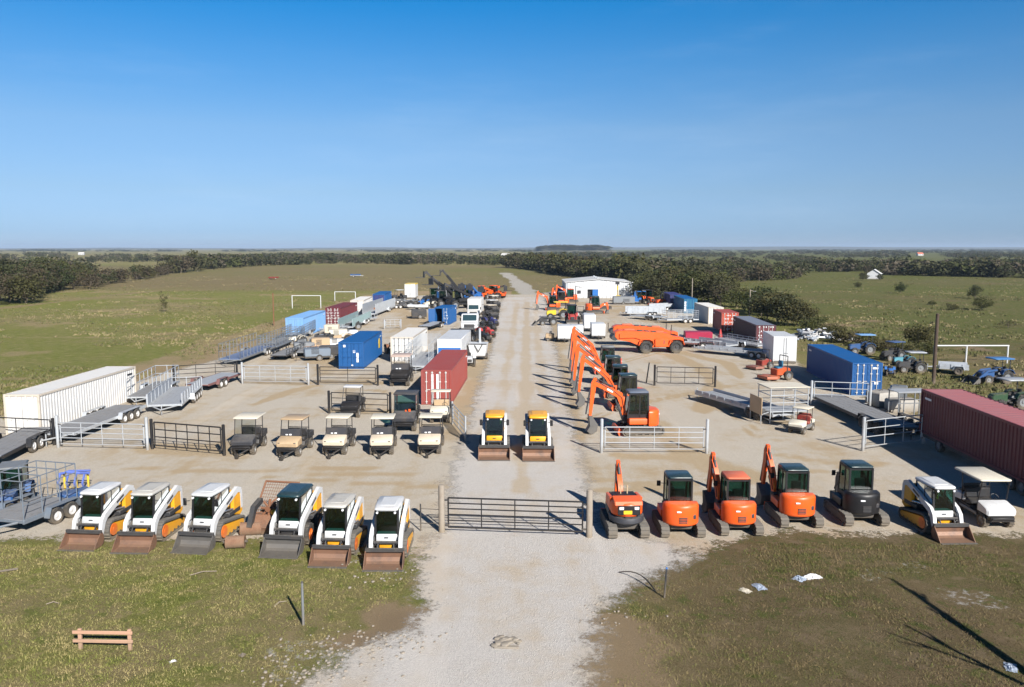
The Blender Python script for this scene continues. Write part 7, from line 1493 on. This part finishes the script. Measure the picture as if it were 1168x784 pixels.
# woods at the left of the field: base line pixel, depth behind it, height in metres
def strip(line, name, lab, grp, keys, hr, step, rows, rowd, parts, rng=rt):
    for k in range(len(line)-1):
        (x0, y0), (x1, y1) = line[k], line[k+1]; a, b = P(x0, y0), P(x1, y1); L = (b-a).length; n = max(1, int(L/step))
        for i in range(n):
            for r in range(rows):
                q = a + (b-a)*((i + rng.random())/n); d = q.normalized()*(r*rowd + rng.uniform(-.4, .4)*rowd); w = q + d; h = rng.uniform(*hr)*(1 + 0.12*r)
                put_tree(name, lab, keys[rng.randrange(len(keys))], w.x, w.y, h, group=grp, parts=parts, wide=rng.uniform(0.95, 1.3), z=zg(w.x, w.y))
D3 = [('dark', 0), ('brown', 1), ('brown', 0), ('dark', 2), ('olive', 0), ('brown', 2), ('olive', 2)]; F3 = [('fdark', 0), ('folive', 1), ('fbrown', 0), ('fdark', 2), ('folive', 0), ('fbrown', 1)]
strip([(-60, 357), (0, 352), (30, 347)], 'woodland_tree', 'tall dark tree at the near corner of the woods on the far left', 'near corner of the left woods', D3, (4.8, 6.6), 6.5, 4, 9, True)
strip([(30, 345), (45, 337), (65, 331.5), (95, 331)], 'woodland_tree', 'dark tree along the edge of the left woods before they narrow', 'edge of the left woods', D3, (5.0, 7.2), 7.5, 4, 11, False)
strip([(95, 331), (128, 324), (165, 318.5), (196, 312)], 'hedgerow_tree', 'low scrubby tree in the narrowing strip of the left woods', 'narrow strip of the left woods', [('folive', 0), ('fbrown', 1), ('fdark', 0), ('fbrown', 2)], (3.2, 4.8), 9, 2, 10, False)
strip([(190, 312), (228, 309.5)], 'grove_tree', 'taller dark tree in the grove where the left hedgerow meets the far tree line', 'grove on the left tree line', F3, (7.0, 9.0), 7, 2, 12, False)
strip([(575, 304), (600, 306), (625, 309), (640, 313), (662, 316), (700, 320), (728, 328)], 'wood_edge_tree', 'tree at the edge of the woods behind the white warehouse', 'woods behind the warehouse', [('fdark', 0), ('folive', 1), ('fbrown', 0), ('fdark', 1), ('folive', 2)], (6.0, 8.5), 8, 2, 11, False)
strip([(835, 322), (868, 320), (900, 319)], 'hedgerow_tree', 'bushy tree in the row along the near side of the right field', 'tree row at the start of the right field', F3, (4.5, 6.2), 7, 1, 8, False)
strip([(918, 310.5), (985, 312), (1060, 314), (1168, 317), (1200, 318)], 'far_edge_tree', 'tree in the line along the far side of the right field', 'tree line beyond the right field', F3, (4.0, 6.0), 14, 1, 12, False)
print('individual trees', NTREE[0])
# everything farther off reads as one mass of woods
def far_woods():
    rng = np.random.default_rng(5); pts = []
    def band(poly, n, thr, hr, seed):
        """trees whose feet fall inside a patch of country given by photo pixels, thinned to leave clearings"""
        x0, x1 = min(p[0] for p in poly), max(p[0] for p in poly); y0, y1 = min(p[1] for p in poly), max(p[1] for p in poly)
        x, y = rng.uniform(x0, x1, n), rng.uniform(y0, y1, n); f = fbm(x, y*9, 46, seed, 4); k = in_poly(x, y, poly) & (f > thr); x, y, f = x[k], y[k], f[k]
        u = 392.0 - y; t = H_CAM/(F_PX*math.sin(PITCH) - u*math.cos(PITCH)); Y = t*(F_PX*math.cos(PITCH) + u*math.sin(PITCH)); X = t*(x - 584.0)
        pts.append(np.stack([X, Y, np.minimum(7.2, rng.uniform(*hr, len(X))*(0.75 + 0.6*(f - thr)/max(0.05, 1 - thr)*1.5))], 1))
    band([(-340, 344), (0, 338), (50, 326), (92, 318), (112, 309), (70, 301), (-340, 299)], 900, 0.30, (4.2, 6.2), 31)
    band([(-340, 298), (236, 297.5), (236, 292), (-340, 291)], 900, 0.47, (4.0, 6.5), 32); band([(-340, 290.5), (600, 290), (600, 287), (-340, 287)], 700, 0.52, (4.0, 6.0), 33)
    band([(228, 308), (300, 302.5), (420, 301), (590, 302), (590, 296), (228, 296)], 850, 0.24, (4.0, 6.8), 34); band([(228, 296), (620, 296), (620, 291), (228, 291)], 700, 0.42, (4.0, 6.5), 35)
    band([(585, 304), (640, 314), (735, 325), (770, 320), (760, 303), (640, 300), (585, 296)], 900, 0.30, (4.0, 7.0), 36); band([(590, 292.5), (760, 292.5), (760, 288), (590, 288)], 420, 0.38, (4, 6.5), 37)
    band([(735, 330), (836, 322), (836, 306), (750, 300)], 420, 0.40, (4.0, 6.0), 38); band([(838, 321), (906, 319), (918, 309), (850, 305)], 200, 0.36, (3.5, 5.5), 39); band([(760, 300), (930, 302), (930, 294), (760, 293)], 420, 0.50, (4.0, 6.0), 40)
    band([(928, 310), (1004, 309), (1000, 296), (940, 296)], 240, 0.42, (4.0, 6.5), 41); band([(1010, 314), (1170, 317), (1500, 318), (1500, 300), (1010, 302)], 1100, 0.40, (4.0, 6.5), 42)
    band([(760, 292.5), (1500, 295), (1500, 287.5), (760, 287)], 1500, 0.47, (4.0, 6.0), 43)
    band([(-340, 287), (1500, 287), (1500, 284.3), (-340, 284.3)], 1500, 0.44, (4.0, 6.0), 44)
    dh = 2560.0; xh = rng.uniform(612, 694, 260); zt = np.interp(xh, [610, 622, 640, 660, 680, 694], [283.3, 281, 280.6, 281.4, 280.6, 282.6]); hp_ = np.stack([(xh - 584)/F_PX*dh, dh + rng.uniform(-60, 30, 260), rng.uniform(5, 8, 260)], 1); zh = (283 - zt)*dh/F_PX + H_CAM - 4.0
    P2 = np.concatenate(pts); X, Y, H = P2[:, 0], P2[:, 1], P2[:, 2]; far = sstep(260, 900, np.hypot(X, Y)); Z = far*(fbm(X, Y, 420, 5, 3) - 0.55)*5.0 - far*1.0 - 0.2
    X, Y, H, Z = np.append(X, hp_[:, 0]), np.append(Y, hp_[:, 1]), np.append(H, hp_[:, 2]), np.append(Z, zh); n = len(X)
    Vs = []; kinds = [crown_pts(8, 9.5, 0.2, 15, 9, 0.95, np.random.default_rng(100 + i))[0] for i in range(7)]
    for i in range(n):
        a = rng.uniform(0, 6.28); s = H[i]/8; K = kinds[i % 7]; c, s_ = math.cos(a), math.sin(a); w = s*rng.uniform(0.9, 1.7)*(4.0 if Y[i] > 2800 else 1.6 if Y[i] > 1200 else 1)
        Vs.append(np.stack([(K[:, 0]*c - K[:, 1]*s_)*w + X[i], (K[:, 0]*s_ + K[:, 1]*c)*w + Y[i], K[:, 2]*s + Z[i]], 1))
    V = np.concatenate(Vs); m = leaf_mat('far_foliage', (0.030, 0.040, 0.017), (0.095, 0.09, 0.043), (0.05, 0.05, 0.025))
    nt = m.node_tree; bs = nt.nodes['Principled BSDF']; old = bs.inputs['Base Color'].links[0].from_socket; geo = N(nt, 'ShaderNodeNewGeometry').outputs['Position']
    c = mixc(nt, ramp(nt, noise_n(nt, geo, 0.07, 2), 0.50, 0.62), old, (0.125, 0.105, 0.075)); c = mixc(nt, ramp(nt, noise_n(nt, geo, 0.05, 2), 0.54, 0.64), c, (0.085, 0.095, 0.032)); nt.links.new(c, bs.inputs['Base Color'])
    o = np_mesh('distant_woods', V, np.arange(len(V)).reshape(-1, 4), m); tag(o, 'broken belts of distant woods reaching to the horizon', 'woods', kind='stuff'); print('far trees', n)
far_woods()
def hills():
    def ridge(name, lab, pts, d, wdt, mat):
        vs, fs = [], []; n = 80
        for i in range(n):
            t = i/(n-1); px = pts[0][0] + (pts[-1][0]-pts[0][0])*t
            hy = np.interp(px, [q[0] for q in pts], [q[1] for q in pts]); h = max(0.0, (283 - hy)*d/F_PX + H_CAM) + noise.noise((px*0.05, d*0.01, 0))*d*0.0006
            x = (px - 584)/F_PX*d; vs += [(x, d - wdt, -6), (x, d - wdt*0.3, h*0.7), (x, d, h), (x, d + wdt, -6)]
        for i in range(n-1):
            for j in range(3): o = i*4 + j; fs.append((o, o+4, o+5, o+1))
        m = MB(); m.add(vs, fs); tag(m.obj(name, mat), lab, 'hill', kind='structure')
    hm = paint('wooded_hill', (0.035, 0.045, 0.022), 0.9, 0.6, (0.07, 0.07, 0.035), 0.0, 0.02)
    ridge('hill', 'low wooded rise on the horizon beyond the warehouse', [(604, 286), (612, 283.5), (622, 281.2), (640, 280.8), (660, 281.6), (680, 280.8), (692, 282.6), (700, 286)], 2600, 140, hm)
    ridge('distant_ridge', 'faint long ridge along the horizon', [(-500, 284.2), (-200, 283.5), (0, 283.6), (150, 282.6), (300, 283.6), (420, 282.2), (540, 283.2), (640, 282.4), (800, 281.9), (900, 281.3), (1000, 282.2), (1168, 282.3), (1400, 282.8), (1700, 284)], 7500, 900, hm)
hills()
# bare tree out of frame at the right whose leaning branches throw the shadow on the grass
def bare_tree():
    t = thing('bare_tree', 'leafless leaning tree that throws a branching shadow on the right-hand grass', 'tree', (14.6, 15.6, 0)); m = MB(); rr = random.Random(4)
    def br(p, d, L, r, dep):
        q = p + d*L; m.cyl(p, q, r, r*0.75, n=6)
        if dep == 0: return
        for _ in range(1 if dep >= 2 else 2): dd = (d + Vector((rr.uniform(-.6, .6), rr.uniform(-.5, .5), rr.uniform(-.1, .4)))).normalized(); br(p + d*L*rr.uniform(.6, 1), dd, L*0.62, r*0.5, dep-1)
        br(q, (d + Vector((rr.uniform(-.1, .1), 0, .02))).normalized(), L*0.7, r*0.7, dep-1)
    br(Vector((0, 0, 0)), Vector((0.50, 0.10, 0.86)).normalized(), 3.2, 0.22, 3); m.obj('trunk', BARK, t)
bare_tree()
# ---------------------------------------------------------------- light, air, sky
SUN_AZ, SUN_EL = R(152.5), R(31)
d = Vector((-math.sin(SUN_AZ)*math.cos(SUN_EL), -math.cos(SUN_AZ)*math.cos(SUN_EL), -math.sin(SUN_EL)))
sd = bpy.data.lights.new('sun', 'SUN'); sd.energy = 5.0; sd.angle = R(0.5); sd.color = (1.0, 0.95, 0.88); so = bpy.data.objects.new('sun', sd); COL.objects.link(so); so.rotation_euler = d.to_track_quat('-Z', 'Y').to_euler(); so.location = (40, -60, 80)
W = bpy.data.worlds.new('World'); SC.world = W; W.use_nodes = True; nt = W.node_tree; nt.nodes.clear()
sky = nt.nodes.new('ShaderNodeTexSky'); sky.sky_type = 'NISHITA'; sky.sun_disc = False; sky.sun_elevation = SUN_EL; sky.sun_rotation = SUN_AZ; sky.altitude = 100; sky.air_density = 1.0; sky.dust_density = 0.3; sky.ozone_density = 3.0
hs = nt.nodes.new('ShaderNodeHueSaturation'); hs.inputs['Saturation'].default_value = 1.15
bg = nt.nodes.new('ShaderNodeBackground'); bg.inputs[1].default_value = 0.10; wo = nt.nodes.new('ShaderNodeOutputWorld')
tc = nt.nodes.new('ShaderNodeTexCoord'); sx_ = nt.nodes.new('ShaderNodeSeparateXYZ'); nt.links.new(tc.outputs['Generated'], sx_.inputs[0])
mpc = N(nt, 'ShaderNodeMapping'); mpc.inputs['Scale'].default_value = (1, 1, 6); nt.links.new(tc.outputs['Generated'], mpc.inputs[0])
cr = nt.nodes.new('ShaderNodeValToRGB'); e = cr.color_ramp.elements
for pos, c in ((0.0, (.31, .45, .86)), (0.02, (.285, .42, .79)), (0.067, (.375, .45, .64)), (0.14, (.47, .545, .655)), (0.215, (.29, .56, .72)), (0.29, (.055, .54, .77)), (0.42, (.04, .22, .36)), (0.8, (.02, .12, .22))):
    q = e[0] if pos == 0.0 else e[-1] if pos == 0.8 else e.new(pos); q.position = pos; q.color = (*c, 1)
nt.links.new(sx_.outputs['Z'], cr.inputs[0])
nt.links.new(sky.outputs[0], hs.inputs['Color']); nt.links.new(mixc(nt, math_n(nt, 'MULTIPLY', ramp(nt, noise_n(nt, mpc.outputs[0], 2.2, 7, 0.62), 0.48, 0.85), 0.10), mixc(nt, 1.0, hs.outputs[0], cr.outputs[0], 'MULTIPLY'), (6.0, 6.6, 7.2)), bg.inputs[0]); nt.links.new(bg.outputs[0], wo.inputs[0])
HAZE_D = 0.000095
if HAZE_D:
    m = MB(); m.box(-16000, 16000, -4000, 15500, -12, 60); hz = bpy.data.materials.new('air'); hz.use_nodes = True; n2 = hz.node_tree; n2.nodes.clear(); ov = n2.nodes.new('ShaderNodeOutputMaterial'); pv = n2.nodes.new('ShaderNodeVolumePrincipled'); pv.inputs['Color'].default_value = (0.60, 0.76, 0.98, 1); pv.inputs['Density'].default_value = HAZE_D; n2.links.new(pv.outputs[0], ov.inputs['Volume']); tag(m.obj('haze', hz, None, False), 'thin bluish air over the whole plain', 'haze', kind='stuff')
SC.render.engine = 'CYCLES'; SC.cycles.use_denoising = True; SC.cycles.max_bounces = 6; SC.cycles.diffuse_bounces = 1; SC.cycles.glossy_bounces = 2; SC.cycles.transparent_max_bounces = 12; SC.cycles.volume_bounces = 0; SC.cycles.use_adaptive_sampling = True; SC.cycles.adaptive_threshold = 0.02
SC.view_settings.view_transform = 'Standard'; SC.view_settings.look = 'None'; SC.view_settings.exposure = 0.7; SC.view_settings.gamma = 1.0; SC.view_settings.use_curve_mapping = False
